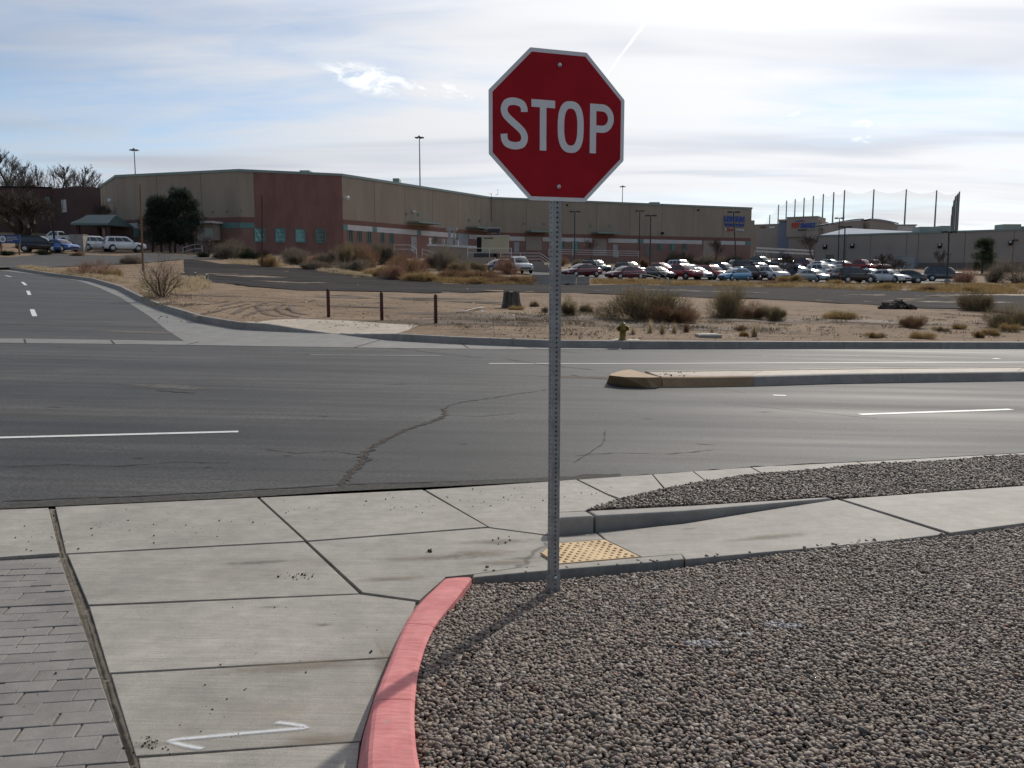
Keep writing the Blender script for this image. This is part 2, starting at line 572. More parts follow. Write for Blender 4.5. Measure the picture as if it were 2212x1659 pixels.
def concrete(name, col, broom=None, objvar=0.07, dirt=(0.24, 0.19, 0.135), dirt_amt=0.35):
    m, t, b = new_mat(name)
    pos = t.new('ShaderNodeNewGeometry').outputs['Position']
    n1 = t.noise(pos, 1.7, 6, 0.6, 0.5)
    n2 = t.noise(pos, 9.0, 5, 0.65)
    n3 = t.noise(pos, 150.0, 4, 0.85)
    c = t.mix(t.rng(n1, 0.25, 0.75), sc(col, 0.84), sc(col, 1.13))
    c = t.mix(1.0, c, t.mix(t.rng(n2, 0.25, 0.75), (0.87, 0.87, 0.87, 1), (1.09, 1.09, 1.09, 1)), 'MULTIPLY')
    c = t.mix(1.0, c, t.mix(t.rng(n3, 0.3, 0.7), (0.80, 0.80, 0.80, 1), (1.16, 1.16, 1.16, 1)), 'MULTIPLY')
    st = t.noise(t.mapping(pos, (0.35, 2.6, 1), (0, 0, R(-10))), 1.6, 6, 0.65, 0.4)     # tyre-polished streaks along the driveway's width
    c = t.mix(t.rng(st, 0.52, 0.75, 0, 0.5), c, sc(col, 0.72))
    c = t.mix(t.rng(t.noise(t.mapping(pos, (1, 1, 1), (0, 0, 0), (5, 2, 0)), 1.1, 7, 0.65), 0.56, 0.76, 0, dirt_amt), c, (*dirt, 1))
    if broom is not None:
        nb = t.noise(t.mapping(pos, (2.5, 90, 1), (0, 0, broom)), 1.0, 3, 0.7)
        c = t.mix(1.0, c, t.mix(t.rng(nb, 0.3, 0.7), (0.86, 0.86, 0.86, 1), (1.09, 1.09, 1.09, 1)), 'MULTIPLY')
    if objvar:
        r = t.new('ShaderNodeObjectInfo').outputs['Random']
        k = t.rng(r, 0, 1, 1 - objvar, 1 + objvar, False)
        cc = t.new('ShaderNodeCombineColor')
        for i in range(3): t.put(cc.inputs[i], k)
        c = t.mix(1.0, c, cc.outputs[0], 'MULTIPLY')
    t.put(b.inputs['Base Color'], c)
    b.inputs['Roughness'].default_value = 0.72
    b.inputs['Specular IOR Level'].default_value = 0.35
    bn = t.new('ShaderNodeBump'); bn.inputs['Strength'].default_value = 0.35; bn.inputs['Distance'].default_value = 0.004
    t.put(bn.inputs['Height'], t.math('ADD', n3, t.math('MULTIPLY', n2, 0.5)))
    t.put(b.inputs['Normal'], bn.outputs[0])
    return m

def soft(name, col, rough=0.8, lo=0.15, hi=0.7, nscale=40.0, amt=0.9, nstr=0.8):
    """paint or dirt whose border fades out raggedly (attribute 'edge')"""
    m, t, b = new_mat(name)
    pos = t.new('ShaderNodeNewGeometry').outputs['Position']
    e = t.new('ShaderNodeAttribute', attribute_name='edge').outputs['Fac']
    n = t.noise(pos, nscale, 5, 0.65)
    v = t.math('ADD', e, t.math('MULTIPLY', t.math('SUBTRACT', n, 0.5), nstr))
    a = t.rng(v, lo, hi, 0.0, amt)
    t.put(b.inputs['Base Color'], t.mix(t.noise(pos, nscale * 0.4, 4), sc(col, 0.8), sc(col, 1.2)))
    b.inputs['Roughness'].default_value = rough
    b.inputs['Specular IOR Level'].default_value = 0.3
    t.put(b.inputs['Alpha'], a)
    return m

def asphalt(name, col, dust=(0.20, 0.165, 0.125), dust_amt=0.25, rough=0.62, streak=True, sscale=1.0, spec=0.22):
    m, t, b = new_mat(name)
    pos = t.new('ShaderNodeNewGeometry').outputs['Position']
    grain = t.math('ADD', t.math('MULTIPLY', t.noise(pos, 34.0, 5, 0.9), 0.75), t.math('MULTIPLY', t.noise(pos, 130.0, 2, 0.8), 0.25))
    n1 = t.noise(pos, 0.7, 6, 0.6, 0.4)
    rot = R(-12)
    s1 = t.noise(t.mapping(pos, (0.05, 0.85, 1), (0, 0, rot)), 1.0 * sscale, 6, 0.6, 0.25)
    s2 = t.noise(t.mapping(pos, (0.22, 3.4, 1), (0, 0, rot), (4, 1, 0)), 1.0 * sscale, 5, 0.6, 0.3)
    c = t.mix(t.rng(n1, 0.3, 0.7), sc(col, 0.90), sc(col, 1.10))
    if streak:
        c = t.mix(1.0, c, t.mix(t.rng(s1, 0.36, 0.64), (0.62, 0.62, 0.63, 1), (1.34, 1.33, 1.30, 1)), 'MULTIPLY')
        c = t.mix(1.0, c, t.mix(t.rng(s2, 0.34, 0.66), (0.78, 0.78, 0.78, 1), (1.18, 1.18, 1.17, 1)), 'MULTIPLY')
    c = t.mix(1.0, c, t.mix(t.rng(grain, 0.36, 0.64), (0.5, 0.5, 0.5, 1), (1.75, 1.72, 1.68, 1)), 'MULTIPLY')
    c = t.mix(t.rng(t.noise(t.mapping(pos, (0.16, 0.6, 1), (0, 0, rot), (2, 8, 0)), 1.0, 6, 0.65), 0.55, 0.8, 0, dust_amt), c, (*dust, 1))
    t.put(b.inputs['Base Color'], c)
    t.put(b.inputs['Roughness'], t.rng(s1, 0.3, 0.7, rough - 0.07, rough + 0.10))
    b.inputs['Specular IOR Level'].default_value = spec
    bn = t.new('ShaderNodeBump'); bn.inputs['Strength'].default_value = 0.6; bn.inputs['Distance'].default_value = 0.006
    t.put(bn.inputs['Height'], grain)
    t.put(b.inputs['Normal'], bn.outputs[0])
    return m

def dirt_mat(name, c1, c2, c3):
    m, t, b = new_mat(name)
    pos = t.new('ShaderNodeNewGeometry').outputs['Position']
    n1 = t.noise(pos, 0.16, 6, 0.6, 0.5)
    n2 = t.noise(t.mapping(pos, (0.6, 1, 1)), 0.9, 7, 0.68, 0.3)
    n3 = t.noise(pos, 7.0, 6, 0.75)
    n4 = t.noise(pos, 45.0, 3, 0.8)
    c = t.mix(t.rng(n1, 0.3, 0.7), (*c1, 1), (*c2, 1))
    c = t.mix(t.rng(n2, 0.47, 0.68, 0, 0.8), c, (*c3, 1))
    c = t.mix(1.0, c, t.mix(t.rng(n3, 0.3, 0.72), (0.62, 0.60, 0.58, 1), (1.18, 1.18, 1.18, 1)), 'MULTIPLY')
    c = t.mix(1.0, c, t.mix(t.rng(n4, 0.3, 0.7), (0.75, 0.75, 0.75, 1), (1.2, 1.2, 1.2, 1)), 'MULTIPLY')
    t.put(b.inputs['Base Color'], c)
    b.inputs['Roughness'].default_value = 0.95
    b.inputs['Specular IOR Level'].default_value = 0.1
    bn = t.new('ShaderNodeBump'); bn.inputs['Strength'].default_value = 0.8; bn.inputs['Distance'].default_value = 0.06
    t.put(bn.inputs['Height'], t.math('ADD', n3, t.math('MULTIPLY', n2, 1.5)))
    t.put(b.inputs['Normal'], bn.outputs[0])
    return m

m_conc = concrete('concrete_slab_grey', (0.335, 0.308, 0.267), broom=R(-12), dirt=(0.32, 0.255, 0.178), dirt_amt=0.55)
m_conc_walk = concrete('concrete_walk_broomed', (0.325, 0.298, 0.257), broom=R(28), dirt=(0.27, 0.22, 0.165), dirt_amt=0.4)
m_conc_kerb = concrete('concrete_kerb_grey', (0.30, 0.275, 0.245), dirt_amt=0.3)
m_conc_far = concrete('concrete_far_kerb', (0.30, 0.27, 0.235), dirt_amt=0.3)
m_conc_gut = concrete('concrete_gutter', (0.205, 0.197, 0.184), dirt_amt=0.4)
m_conc_tan = concrete('concrete_median_tan', (0.42, 0.35, 0.275), dirt_amt=0.3)
m_paver = concrete('paver_brown_grey', (0.222, 0.203, 0.186), objvar=0.08, dirt=(0.26,0.22,0.18), dirt_amt=0.3)
m_joint = mat('joint_sand', (0.17, 0.145, 0.115), 0.95, 0.3, 20, 0.5, 150)
m_red = None
def red_kerb_mat():
    m, t, b = new_mat('red_kerb_paint')
    pos = t.new('ShaderNodeNewGeometry').outputs['Position']
    n = t.noise(pos, 6, 5, 0.6); n2 = t.noise(t.mapping(pos, (9, 55, 9), (0, 0, R(-35))), 1.0, 4, 0.7)
    n3 = t.noise(pos, 30, 6, 0.75)
    c = t.mix(t.rng(n, 0.3, 0.7), (0.54, 0.185, 0.18, 1), (0.64, 0.25, 0.24, 1))
    c = t.mix(1.0, c, t.mix(t.rng(n2, 0.3, 0.7), (0.86, 0.84, 0.84, 1), (1.1, 1.12, 1.12, 1)), 'MULTIPLY')
    c = t.mix(t.rng(n3, 0.60, 0.72, 0, 0.6), c, (0.36, 0.23, 0.205, 1))
    c = t.mix(t.rng(t.noise(t.mapping(pos, (1, 1, 1), (0, 0, 0), (3, 7, 1)), 16, 8, 0.85), 0.585, 0.63, 0, 0.9), c, (0.34, 0.30, 0.27, 1))
    t.put(b.inputs['Base Color'], c)
    b.inputs['Roughness'].default_value = 0.8
    b.inputs['Specular IOR Level'].default_value = 0.2
    bn = t.new('ShaderNodeBump'); bn.inputs['Strength'].default_value = 0.5; bn.inputs['Distance'].default_value = 0.004
    t.put(bn.inputs['Height'], n2); t.put(b.inputs['Normal'], bn.outputs[0])
    return m
m_red = red_kerb_mat()
m_road = asphalt('asphalt_street', (0.053, 0.053, 0.054), rough=0.68)
m_side = asphalt('asphalt_side_street', (0.046, 0.045, 0.045), dust_amt=0.2)
m_lot = asphalt('asphalt_old_lot', (0.034, 0.031, 0.031), dust=(0.13, 0.10, 0.08), dust_amt=0.35, rough=0.95, sscale=0.6, spec=0.05)
m_park = asphalt('asphalt_car_park', (0.075, 0.072, 0.07), rough=0.8, streak=False, spec=0.12)
m_loose = mat('asphalt_crumbled_edge', (0.062, 0.057, 0.05), 0.95, 0.35, 30, 0.8, 90)
m_dirt = dirt_mat('sandy_soil', (0.325, 0.238, 0.165), (0.25, 0.178, 0.12), (0.135, 0.10, 0.073))
m_ground = dirt_mat('open_ground', (0.19, 0.145, 0.10), (0.15, 0.115, 0.08), (0.11, 0.085, 0.06))
m_bed = mat('gravel_bed_soil', (0.095, 0.078, 0.064), 0.95, 0.4, 40, 1.0, 60, speck=0.4, speck_scale=70)
m_white = mat('road_paint_white', (0.70, 0.69, 0.66), 0.6, 0.12, 9, speck=0.15)
m_soft_white = soft('spray_paint_white', (0.78, 0.79, 0.80), lo=0.05, hi=1.15, nscale=90, amt=0.8, nstr=0.5)
m_crack = soft('crack_dark', (0.028, 0.022, 0.018), lo=0.05, hi=0.3, nscale=55, amt=0.95, nstr=0.9)
m_crack_dirt = soft('crack_dirt', (0.10, 0.065, 0.04), lo=0.2, hi=0.6, nscale=45, amt=0.75, nstr=1.2)
m_stain = soft('stain_brown', (0.25, 0.205, 0.15), lo=0.2, hi=1.1, nscale=18, amt=0.55, nstr=1.0)
m_stain_d = soft('stain_dark', (0.12, 0.105, 0.09), lo=0.25, hi=1.2, nscale=18, amt=0.5, nstr=1.0)
m_oil = soft('oil_stain', (0.02, 0.02, 0.021), lo=0.2, hi=1.0, nscale=16, amt=0.6, nstr=0.9)
m_track = soft('tyre_track_soil', (0.12, 0.085, 0.058), lo=0.2, hi=0.8, nscale=6, amt=0.75, nstr=1.0)
m_patch = soft('soil_patch', (0.29, 0.21, 0.145), lo=0.2, hi=0.75, nscale=1.2, amt=0.85, nstr=1.2)
m_patch_d = soft('dark_patch', (0.07, 0.06, 0.052), lo=0.25, hi=0.75, nscale=1.2, amt=0.9, nstr=1.2)
m_tact = mat('tactile_yellow', (0.60, 0.425, 0.23), 0.7, 0.16, 6, 0.25, 120)
m_galv = mat('galvanised_steel', (0.30, 0.30, 0.295), 0.55, 0.16, 14, 0.1, 80, metal=0.45, spec=0.4)
m_dark = mat('dark_void', (0.012, 0.012, 0.013), 0.9, 0.1)
m_alu = mat('aluminium', (0.55, 0.55, 0.55), 0.4, 0.08, 10, metal=0.6)

# ------------------------------------------------------------------ the ground itself
def ground_sheet():
    xs = np.concatenate([[-2500, -1200, -600], np.arange(-300, 421, 20.0), [700, 1300, 2500]])
    ys = np.concatenate([[-400, -100, -20, 0, 12, 22], np.arange(30, 401, 12.0), [480, 600, 900, 1600, 3000, 5000]])
    v = [(x, y, T(x, y) - 0.45 - (0.25 if y < 60 else 0.0)) for y in ys for x in xs]
    nx = len(xs)
    f = [(j * nx + i, j * nx + i + 1, (j + 1) * nx + i + 1, (j + 1) * nx + i) for j in range(len(ys) - 1) for i in range(nx - 1)]
    me = bpy.data.meshes.new('ground'); me.from_pydata(v, [], f)
    me.polygons.foreach_set('use_smooth', [True] * len(f)); me.update()
    tag(link('ground', me, m_ground), kind='structure')
ground_sheet()

RD = -0.13      # street surface below the natural ground
DV = -0.115       # driveway
# ---- street
near_edge_px = [(0, 1096), (120, 1090), (560, 1070), (740, 1058), (915, 1050), (1185, 1037), (1342, 1028.6), (1633, 1007), (1853, 997), (2212, 977.5)]
near_edge = pxpoly(near_edge_px, RD)
d0 = (Vector(near_edge[2]) - Vector(near_edge[0])).normalized()
d1 = (Vector(near_edge[-1]) - Vector(near_edge[-3])).normalized()
near_full = [tuple(Vector(near_edge[0]) - d0 * 45)] + near_edge + [tuple(Vector(near_edge[-1]) + d1 * 45)]
far_kerb_px = [(720, 722), (850, 736), (999, 744), (1187, 751), (1342, 752.5), (1700, 753), (2212, 753.3)]
far_kerb = pxpoly(far_kerb_px, RD)
dk = (Vector(far_kerb[-1]) - Vector(far_kerb[-3])).normalized()
far_end = tuple(Vector(far_kerb[-1]) + dk * 40)
gut_px = [(0, 741), (200, 743), (403, 745.5), (671, 749.8), (883, 752.8), (1100, 754.5), (1342, 755.5)]
gut_edge = pxpoly(gut_px, RD)
left_far = tuple(Vector(gut_edge[0]) + (Vector(gut_edge[0]) - Vector(gut_edge[2])).normalized() * 45)
jag = []
for i, p in enumerate(densify(near_full, 0.12)):
    if -8 < p[0] < 3.0:
        jag.append((p[0], p[1] + random.uniform(-0.02, 0.035) - 0.012))
    elif i % 4 == 0:
        jag.append(p)
road = sheet('street', jag + [far_end] + [tuple(q) for q in reversed(pxpoly([(1342, 755), (1700, 754.5), (2212, 754)], RD))] + [tuple(q) for q in reversed(gut_edge[:-1])] + [left_far], RD, m_road, step=None)
# a street is not perfectly flat: leave it as one sheet, its crumbled border is a strip of its own
strip = []
for p in densify(near_edge[:7], 0.10):
    strip.append((p[0], p[1] + 0.10 + random.uniform(-0.03, 0.05)))
low = [(p[0], p[1] - 0.06) for p in densify(near_edge[:7], 0.3)]
sheet('street_edge', low + list(reversed(strip)), RD + 0.004, m_loose)

# ---- side street climbing to the left
side_edge_px = [(397, 737), (334, 692), (261, 643), (215, 622), (170, 607), (110, 597), (60, 591), (0, 584)]
side_edge = pxpoly(side_edge_px, RD)
top_left = [P(-120, 577, RD).xy[:], P(-500, 575, RD).xy[:]]
side_near = pxpoly([(0, 731.3), (200, 734)], RD)
sl = tuple(Vector(side_near[0]) + (Vector(side_near[0]) - Vector(side_near[1])).normalized() * 30)
sheet('side_street', [tuple(p) for p in side_edge] + [top_left[0], top_left[1], sl] + [tuple(p) for p in side_near], RD, m_side, step=2.5)
# ---- concrete gutter across the mouth of the side street and along the kerb
kerb_side_px = [(720, 722), (640, 718.5), (576, 715), (516, 711.6), (425, 695), (349, 670.6), (303, 651), (258, 626.6), (197, 608), (106, 596), (30, 584), (-60, 577)]
kerb_side = pxpoly(kerb_side_px, RD)
gutter = sheet('gutter', [tuple(q) for q in gut_edge] + [tuple(q) for q in reversed(far_kerb[:5])] + [tuple(side_edge[0])] + [tuple(q) for q in reversed(side_near)] + [sl, left_far], RD + 0.006, m_conc_gut, step=2.5)
sheet('side_gutter', [tuple(q) for q in kerb_side] + [tuple(q) for q in reversed(side_edge)], RD + 0.006, m_conc_gut, step=2.5)
for a, b in (((822, 735.0), (764, 751.5)), ((999, 744), (1012, 753)), ((1130, 749.5), (1160, 754.5)), ((240, 735.5), (247, 743.5)), ((53, 733), (55, 741.5)), ((430, 739), (404, 745))):
    ribbon('gutter_joint', pxpoly([a, b], RD), 0.045, RD + 0.011, m_crack, gutter, 0.2, 0.1)

# ---- vacant lot
lot_front = [Vector(p) for p in far_kerb] 
lot_poly = [far_end] + [tuple(p) for p in reversed(far_kerb)] + [tuple(p) for p in kerb_side[1:]]
lot_poly = lot_poly + [(-95, 75), (-120, 110), (-120, 250), (260, 250), (260, 40)]
def lot_off(x, y):
    r = 0.045 * math.sin(x * 0.55 + 1.3) * math.sin(y * 0.43 + 0.4) + 0.03 * math.sin(x * 1.7 + y * 0.9)
    k = min(1.0, max(0.0, (y - 26.0) / 6.0))
    return 0.045 + r * k
# keep the soil just behind the kerb stones
def back_of(pts, d):
    out = []
    for i, p in enumerate(pts):
        a, b = Vector(pts[max(i - 1, 0)]), Vector(pts[min(i + 1, len(pts) - 1)])
        t = (b - a).normalized()
        out.append(tuple(Vector(p) + Vector((-t.y, t.x)) * d))
    return out
kb1 = back_of([tuple(p) for p in reversed(kerb_side[3:])], 0.10)
kb2 = back_of([tuple(p) for p in far_kerb[1:]] + [far_end], 0.10)
ramp_back = pxpoly([(552, 697), (600, 691), (650, 689.5), (741, 693), (905, 703.5)], 0.05)
kerb_back = kb1 + [tuple(p) for p in ramp_back] + kb2
lot = sheet('vacant_lot', kerb_back + [(260, 40), (260, 250), (-120, 250), (-120, 110), (-95, 75)], 0, m_dirt, step=2.5, offf=lot_off)

def kerb_run(root, pts, hfun, width, off, seg, material, name='kerb_segment', gap=0.008, batter=0.03, deep=0.12, rnd=0.02):
    """kerb stones along a line (their front foot); the back lies to the left of the line's direction"""
    line = densify(pts, 0.35)
    cum = [0.0]
    for a, b in zip(line[:-1], line[1:]): cum.append(cum[-1] + (Vector(b) - Vector(a)).length)
    total = cum[-1]
    def at(s):
        s = min(max(s, 0), total)
        for i in range(len(cum) - 1):
            if cum[i + 1] >= s:
                k = (s - cum[i]) / max(1e-6, cum[i + 1] - cum[i])
                return Vector(line[i]).lerp(Vector(line[i + 1]), k)
        return Vector(line[-1])
    nseg = max(1, int(round(total / seg)))
    for q in range(nseg):
        s0, s1 = total * q / nseg + gap / 2, total * (q + 1) / nseg - gap / 2
        m = max(2, int((s1 - s0) / 0.4) + 1)
        mb = MB()
        for j in range(m + 1):
            s = s0 + (s1 - s0) * j / m
            p = at(s); t = (at(s + 0.2) - at(s - 0.2)).normalized(); nrm = Vector((-t.y, t.x))
            h = hfun(s / total)
            z = T(p.x, p.y) + off
            prof = [(0, -deep), (0.0, 0.0), (batter * 0.7, max(0.004, h - rnd)), (batter + rnd * 0.4, h - rnd * 0.25), (batter + rnd, h), (width - rnd, h + 0.003), (width, h - rnd * 0.6), (width, -deep)]
            for u, hh in prof:
                mb.v.append((p.x + nrm.x * u, p.y + nrm.y * u, z + hh))
        K = 8
        for j in range(m):
            for k in range(K - 1):
                a = j * K + k
                mb.f.append((a, a + K, a + K + 1, a + 1)); mb.mi.append(0)
        mb.f.append(tuple(reversed(range(K)))); mb.mi.append(0)
        mb.f.append(tuple(m * K + k for k in range(K))); mb.mi.append(0)
        me = mb.mesh(name)
        bm = bmesh.new(); bm.from_mesh(me); bmesh.ops.recalc_face_normals(bm, faces=bm.faces[:]); bm.to_mesh(me); bm.free()
        link(name, me, material, root)

fk = struct('kerb')
Lk = [tuple(p) for p in far_kerb] + [far_end]
n_tot = sum((Vector(b) - Vector(a)).length for a, b in zip(Lk[:-1], Lk[1:]))
ramp_len = (Vector(Lk[1]) - Vector(Lk[0])).length / n_tot
kerb_run(fk, Lk, lambda u: 0.012 + 0.175 * min(1.0, u / max(ramp_len, 1e-3)), 0.16, RD, 3.1, m_conc_far)
sk = struct('side_kerb')
Ls = [tuple(p) for p in reversed(kerb_side)]
tot_s = sum((Vector(b) - Vector(a)).length for a, b in zip(Ls[:-1], Ls[1:]))
low_len = (Vector(Ls[-1]) - Vector(Ls[-3])).length / tot_s
kerb_run(sk, Ls, lambda u: 0.012 + 0.205 * min(1.0, (1 - u) / max(low_len, 1e-3)), 0.16, RD, 3.1, m_conc_far)
# concrete landing behind the lowered kerb
kt_pts = [(Vector(far_kerb[1]), RD + 0.187), (Vector(far_kerb[0]), RD + 0.012)] + [(Vector(kerb_side[0]).lerp(Vector(kerb_side[3]), j / 8), RD + 0.012 + 0.205 * max(0, (j - 4) / 4)) for j in range(1, 9)] + \
         [(Vector(far_kerb[0]).lerp(Vector(far_kerb[1]), j / 8), RD + 0.012 + 0.175 * j / 8) for j in range(1, 8)]
def ramp_off(x, y):
    q = Vector((x, y))
    d, top = min(((q - p).length, h) for p, h in kt_pts)
    k = min(1.0, max(0.0, (d - 0.12) / 1.6))
    return top * (1 - k) + 0.06 * k + 0.003
rk0 = back_of([tuple(p) for p in reversed(kerb_side[0:4])], 0.12)
rk1 = back_of([tuple(p) for p in far_kerb[0:2]], 0.12)
ramp = sheet('pavement_ramp', rk0[:-1] + [rk1[0], rk1[1]] + [tuple(p) for p in reversed(ramp_back)], 0.03, m_conc_tan, step=0.5, offf=ramp_off)

# ---- old asphalt strip in the lot
lot_up = [(395, 560), (470, 570), (560, 575), (621, 580), (668, 581), (760, 591), (857, 603), (902, 608.5), (965, 616), (1097, 615), (1273, 615.5), (1510, 619), (1710, 621), (1880, 627), (2212, 638), (2400, 645), (2900, 660)]
lot_lo = [(2900, 735), (2400, 700), (2212, 682), (2100, 672), (1993, 668), (1879, 660), (1740, 653), (1610, 647), (1480, 643), (1356, 640), (1211, 634), (1088, 631), (951, 636), (829, 633), (730, 631), (652, 629), (550, 622), (470, 614), (420, 605), (395, 590)]
op = densify(pxpoly(lot_up + lot_lo), 2.0)
op = [(x + random.uniform(-0.3, 0.3), y + random.uniform(-0.6, 0.6)) for x, y in op]
old = sheet('old_asphalt', op, 0.03, m_lot, step=2.5, offf=lambda x, y: lot_off(x, y) + 0.035)
for px, rx, ry in (((870, 645), 7.0, 1.6), ((1000, 655), 5.5, 0.8), ((760, 646), 3.5, 1.0)):
    c = P(*px); blot('asphalt_patch', c, rx, ry, lambda x, y: lot_off(x, y) + 0.03, m_patch_d, old, R(-3), 26)
for px, rx, ry in (((560, 600), 7, 2.2), ((500, 595), 5, 1.5), ((640, 612), 5, 1.2), ((2080, 655), 8, 2.0), ((1960, 640), 9, 2.0), ((2180, 640), 7, 3), ((1520, 632), 9, 1.0)):
    c = P(*px); blot('sand_patch', c, rx, ry, lambda x, y: lot_off(x, y) + 0.05, m_patch, old, R(-3), 26)
# kerb-like concrete edge along the top of the old asphalt
ek = struct('lot_edging')
kerb_run(ek, pxpoly([(660, 580.5), (760, 591.5), (857, 603), (905, 609)]), lambda u: 0.16, 0.2, 0.0, 4.0, m_conc_far)

# ---- parking areas and drives beyond the lot
sheet('car_park', pxpoly([(1155, 604), (1300, 606), (1420, 609), (1600, 611), (1760, 612), (1900, 614), (2090, 617), (2100, 607), (2010, 593), (1960, 588), (1940, 578), (1800, 570), (1640, 565), (1500, 575), (1320, 578), (1200, 586), (1130, 590)]), 0.04, m_park, step=2.5,
      offf=lambda x, y: lot_off(x, y) + 0.05)
sheet('upper_drive', pxpoly([(-200, 566), (0, 557), (120, 551), (260, 553), (330, 549), (420, 553), (480, 560), (395, 562), (300, 571), (150, 577), (0, 580), (-200, 585)]), 0.05, m_park, step=2.5,
      offf=lambda x, y: lot_off(x, y) + 0.05)
# tyre tracks in the sand
tr = [[(470, 668), (520, 655), (580, 652), (640, 655), (690, 650)], [(500, 684), (540, 668), (600, 662), (660, 664)], [(530, 688), (560, 676), (610, 670), (650, 674)],
      [(585, 655), (560, 664), (575, 680), (610, 688)], [(620, 656), (600, 668), (615, 682), (650, 690)], [(640, 655), (628, 668), (640, 680), (670, 684)], [(380, 668), (440, 662), (500, 650)], [(410, 690), (470, 676), (540, 660)]]
for k in tr:
    ribbon('tyre_track', smooth_line(pxpoly(k), 6), 0.42, lambda x, y: lot_off(x, y) + 0.03, m_track, lot, 0.25, 0.4)
for px, rx, ry in (((1000, 700), 6.0, 2.2), ((1100, 690), 5.0, 3.0), ((1250, 690), 4.0, 2.2), ((1420, 708), 5.0, 1.5), ((1560, 715), 5, 1.2), ((1650, 695), 4, 2), ((1900, 700), 5, 2), ((900, 678), 4, 1.6), ((430, 640), 5, 2), ((780, 665), 3.5, 1.2)):
    c = P(*px); blot('litter_soil', c, rx, ry, lambda x, y: lot_off(x, y) + 0.022, m_track, lot, 0, 26)

# ------------------------------------------------------------------ markings on the street
def mark(pts, wdt, name='lane_marking', par=road, off=RD + 0.004, m=m_white):
    q = pxpoly(pts, off)
    line = densify(q, 0.4)
    a, b = Vector(line[0]), Vector(line[-1])
    mb = MB(); L = len(line)
    for i, p in enumerate(line):
        d = (Vector(line[min(i + 1, L - 1)]) - Vector(line[max(i - 1, 0)])).normalized()
        s = Vector((-d.y, d.x)) * wdt / 2
        for k in (-1, 1):
            mb.v.append((p[0] + s.x * k, p[1] + s.y * k, T(p[0], p[1]) + off))
    for i in range(L - 1):
        mb.f.append((2 * i, 2 * i + 2, 2 * i + 3, 2 * i + 1)); mb.mi.append(0)
    o = mb.build(name, m, par)
    return o
def mk_paint():
    m, t, b = new_mat('worn_road_paint')
    pos = t.new('ShaderNodeNewGeometry').outputs['Position']
    n = t.noise(pos, 14, 6, 0.75); n2 = t.noise(pos, 130, 3, 0.8)
    c = t.mix(t.rng(n2, 0.3, 0.7), (0.50, 0.49, 0.47, 1), (0.74, 0.73, 0.70, 1))
    c = t.mix(t.rng(t.math('ADD', n, t.math('MULTIPLY', n2, 0.3)), 0.70, 0.86, 0, 0.85), c, (0.12, 0.115, 0.11, 1))
    t.put(b.inputs['Base Color'], c); b.inputs['Roughness'].default_value = 0.6
    return m
m_paint = mk_paint()
m_paint_far = mat('faded_lane_paint', (0.30, 0.30, 0.295), 0.7, 0.3, 5)
mark([(-700, 963), (0, 945), (515, 932)], 0.10, m=m_paint)
mark([(1857, 895), (2185, 884)], 0.11, m=m_paint)
mark([(671, 766.3), (951.7, 768)], 0.085, m=m_paint_far)
mark([(1056, 785), (1342, 785), (2212, 782), (3200, 778)], 0.09, m=m_paint)
mark([(1645, 768.5), (1857, 769)], 0.085, m=m_paint_far)
mark([(1670, 853.4), (1698, 854.2)], 0.10, m=m_paint)
mark([(2145, 774.5), (2160, 774.5)], 0.12, m=m_paint)
side_road = bpy.data.objects['side_street']
for a, b, wd in (((75, 683), (69, 668), 0.15), ((64, 637), (60, 628), 0.15), ((56, 616), (48, 609), 0.15), ((24, 598), (12, 595), 0.14)):
    mark([a, b], wd, par=side_road, off=RD + 0.008, m=m_paint)
ribbon('crack', pxpoly([(-20, 700), (150, 704), (330, 707.5)], RD), 0.07, RD + 0.008, m_crack, side_road, 0.3)
blot('damp_mark', P(215, 645, RD), 4.6, 0.55, RD + 0.01, m_stain_d, side_road, R(2), 24)
blot('dust_patch', P(300, 718, RD), 2.6, 0.7, RD + 0.01, soft('dust_tan', (0.22, 0.17, 0.13), lo=0.2, hi=0.9, nscale=4, amt=0.6, nstr=1.0), side_road, R(-12), 24)
crack_px = [(740, 1056), (743, 1042), (750, 1028), (768, 1008), (784, 992), (788, 980), (800, 968), (830, 951), (862, 934), (900, 921), (944, 906), (961, 897), (960, 884), (968, 876), (1000, 869), (1060, 860), (1120, 851), (1182, 842)]
cw = pxpoly(crack_px, RD)
ribbon('crack', cw, lambda u: 0.04 if u < 0.62 else 0.03, RD + 0.005, m_crack, road, 0.9, 0.05)
ribbon('crack', [tuple(Vector(q) + Vector((0.03, 0.02))) for q in cw[1:12]], 0.03, RD + 0.006, m_crack, road, 1.1, 0.06)
ribbon('crack_fill', cw[:13], 0.05, RD + 0.003, m_crack_dirt, road, 0.9, 0.06)
for k, wd in (([(842, 752), (883, 756), (960, 765), (1040, 773)], 0.05), ([(1090, 775), (1150, 785), (1240, 795), (1290, 800)], 0.04), ([(1100, 751), (1187, 757), (1260, 763)], 0.05),
              ([(340, 843), (380, 847), (420, 850)], 0.07), ([(60, 821), (85, 820)], 0.06), ([(0, 1083), (300, 1072), (560, 1058), (740, 1047), (1000, 1040), (1185, 1032)], 0.03),
              ([(1230, 810), (1290, 818), (1340, 822)], 0.05)):
    ribbon('crack', pxpoly(k, RD), wd, RD + 0.0045, m_crack, road, 0.5, 0.1)
for px, rx, ry in (((620, 985), .10, .05), ((700, 900), .16, .06), ((300, 990), .12, .05), ((1400, 905), .14, .06), ((1000, 960), .09, .05), ((1520, 960), .2, .05), ((120, 880), .3, .06), ((860, 830), .35, .08), ((1650, 890), .25, .06), ((450, 1010), .07, .04)):
    blot('oil_spot', P(*px, RD), rx, ry, RD + 0.0038, m_oil, road, R(random.uniform(-20, 20)), 16)
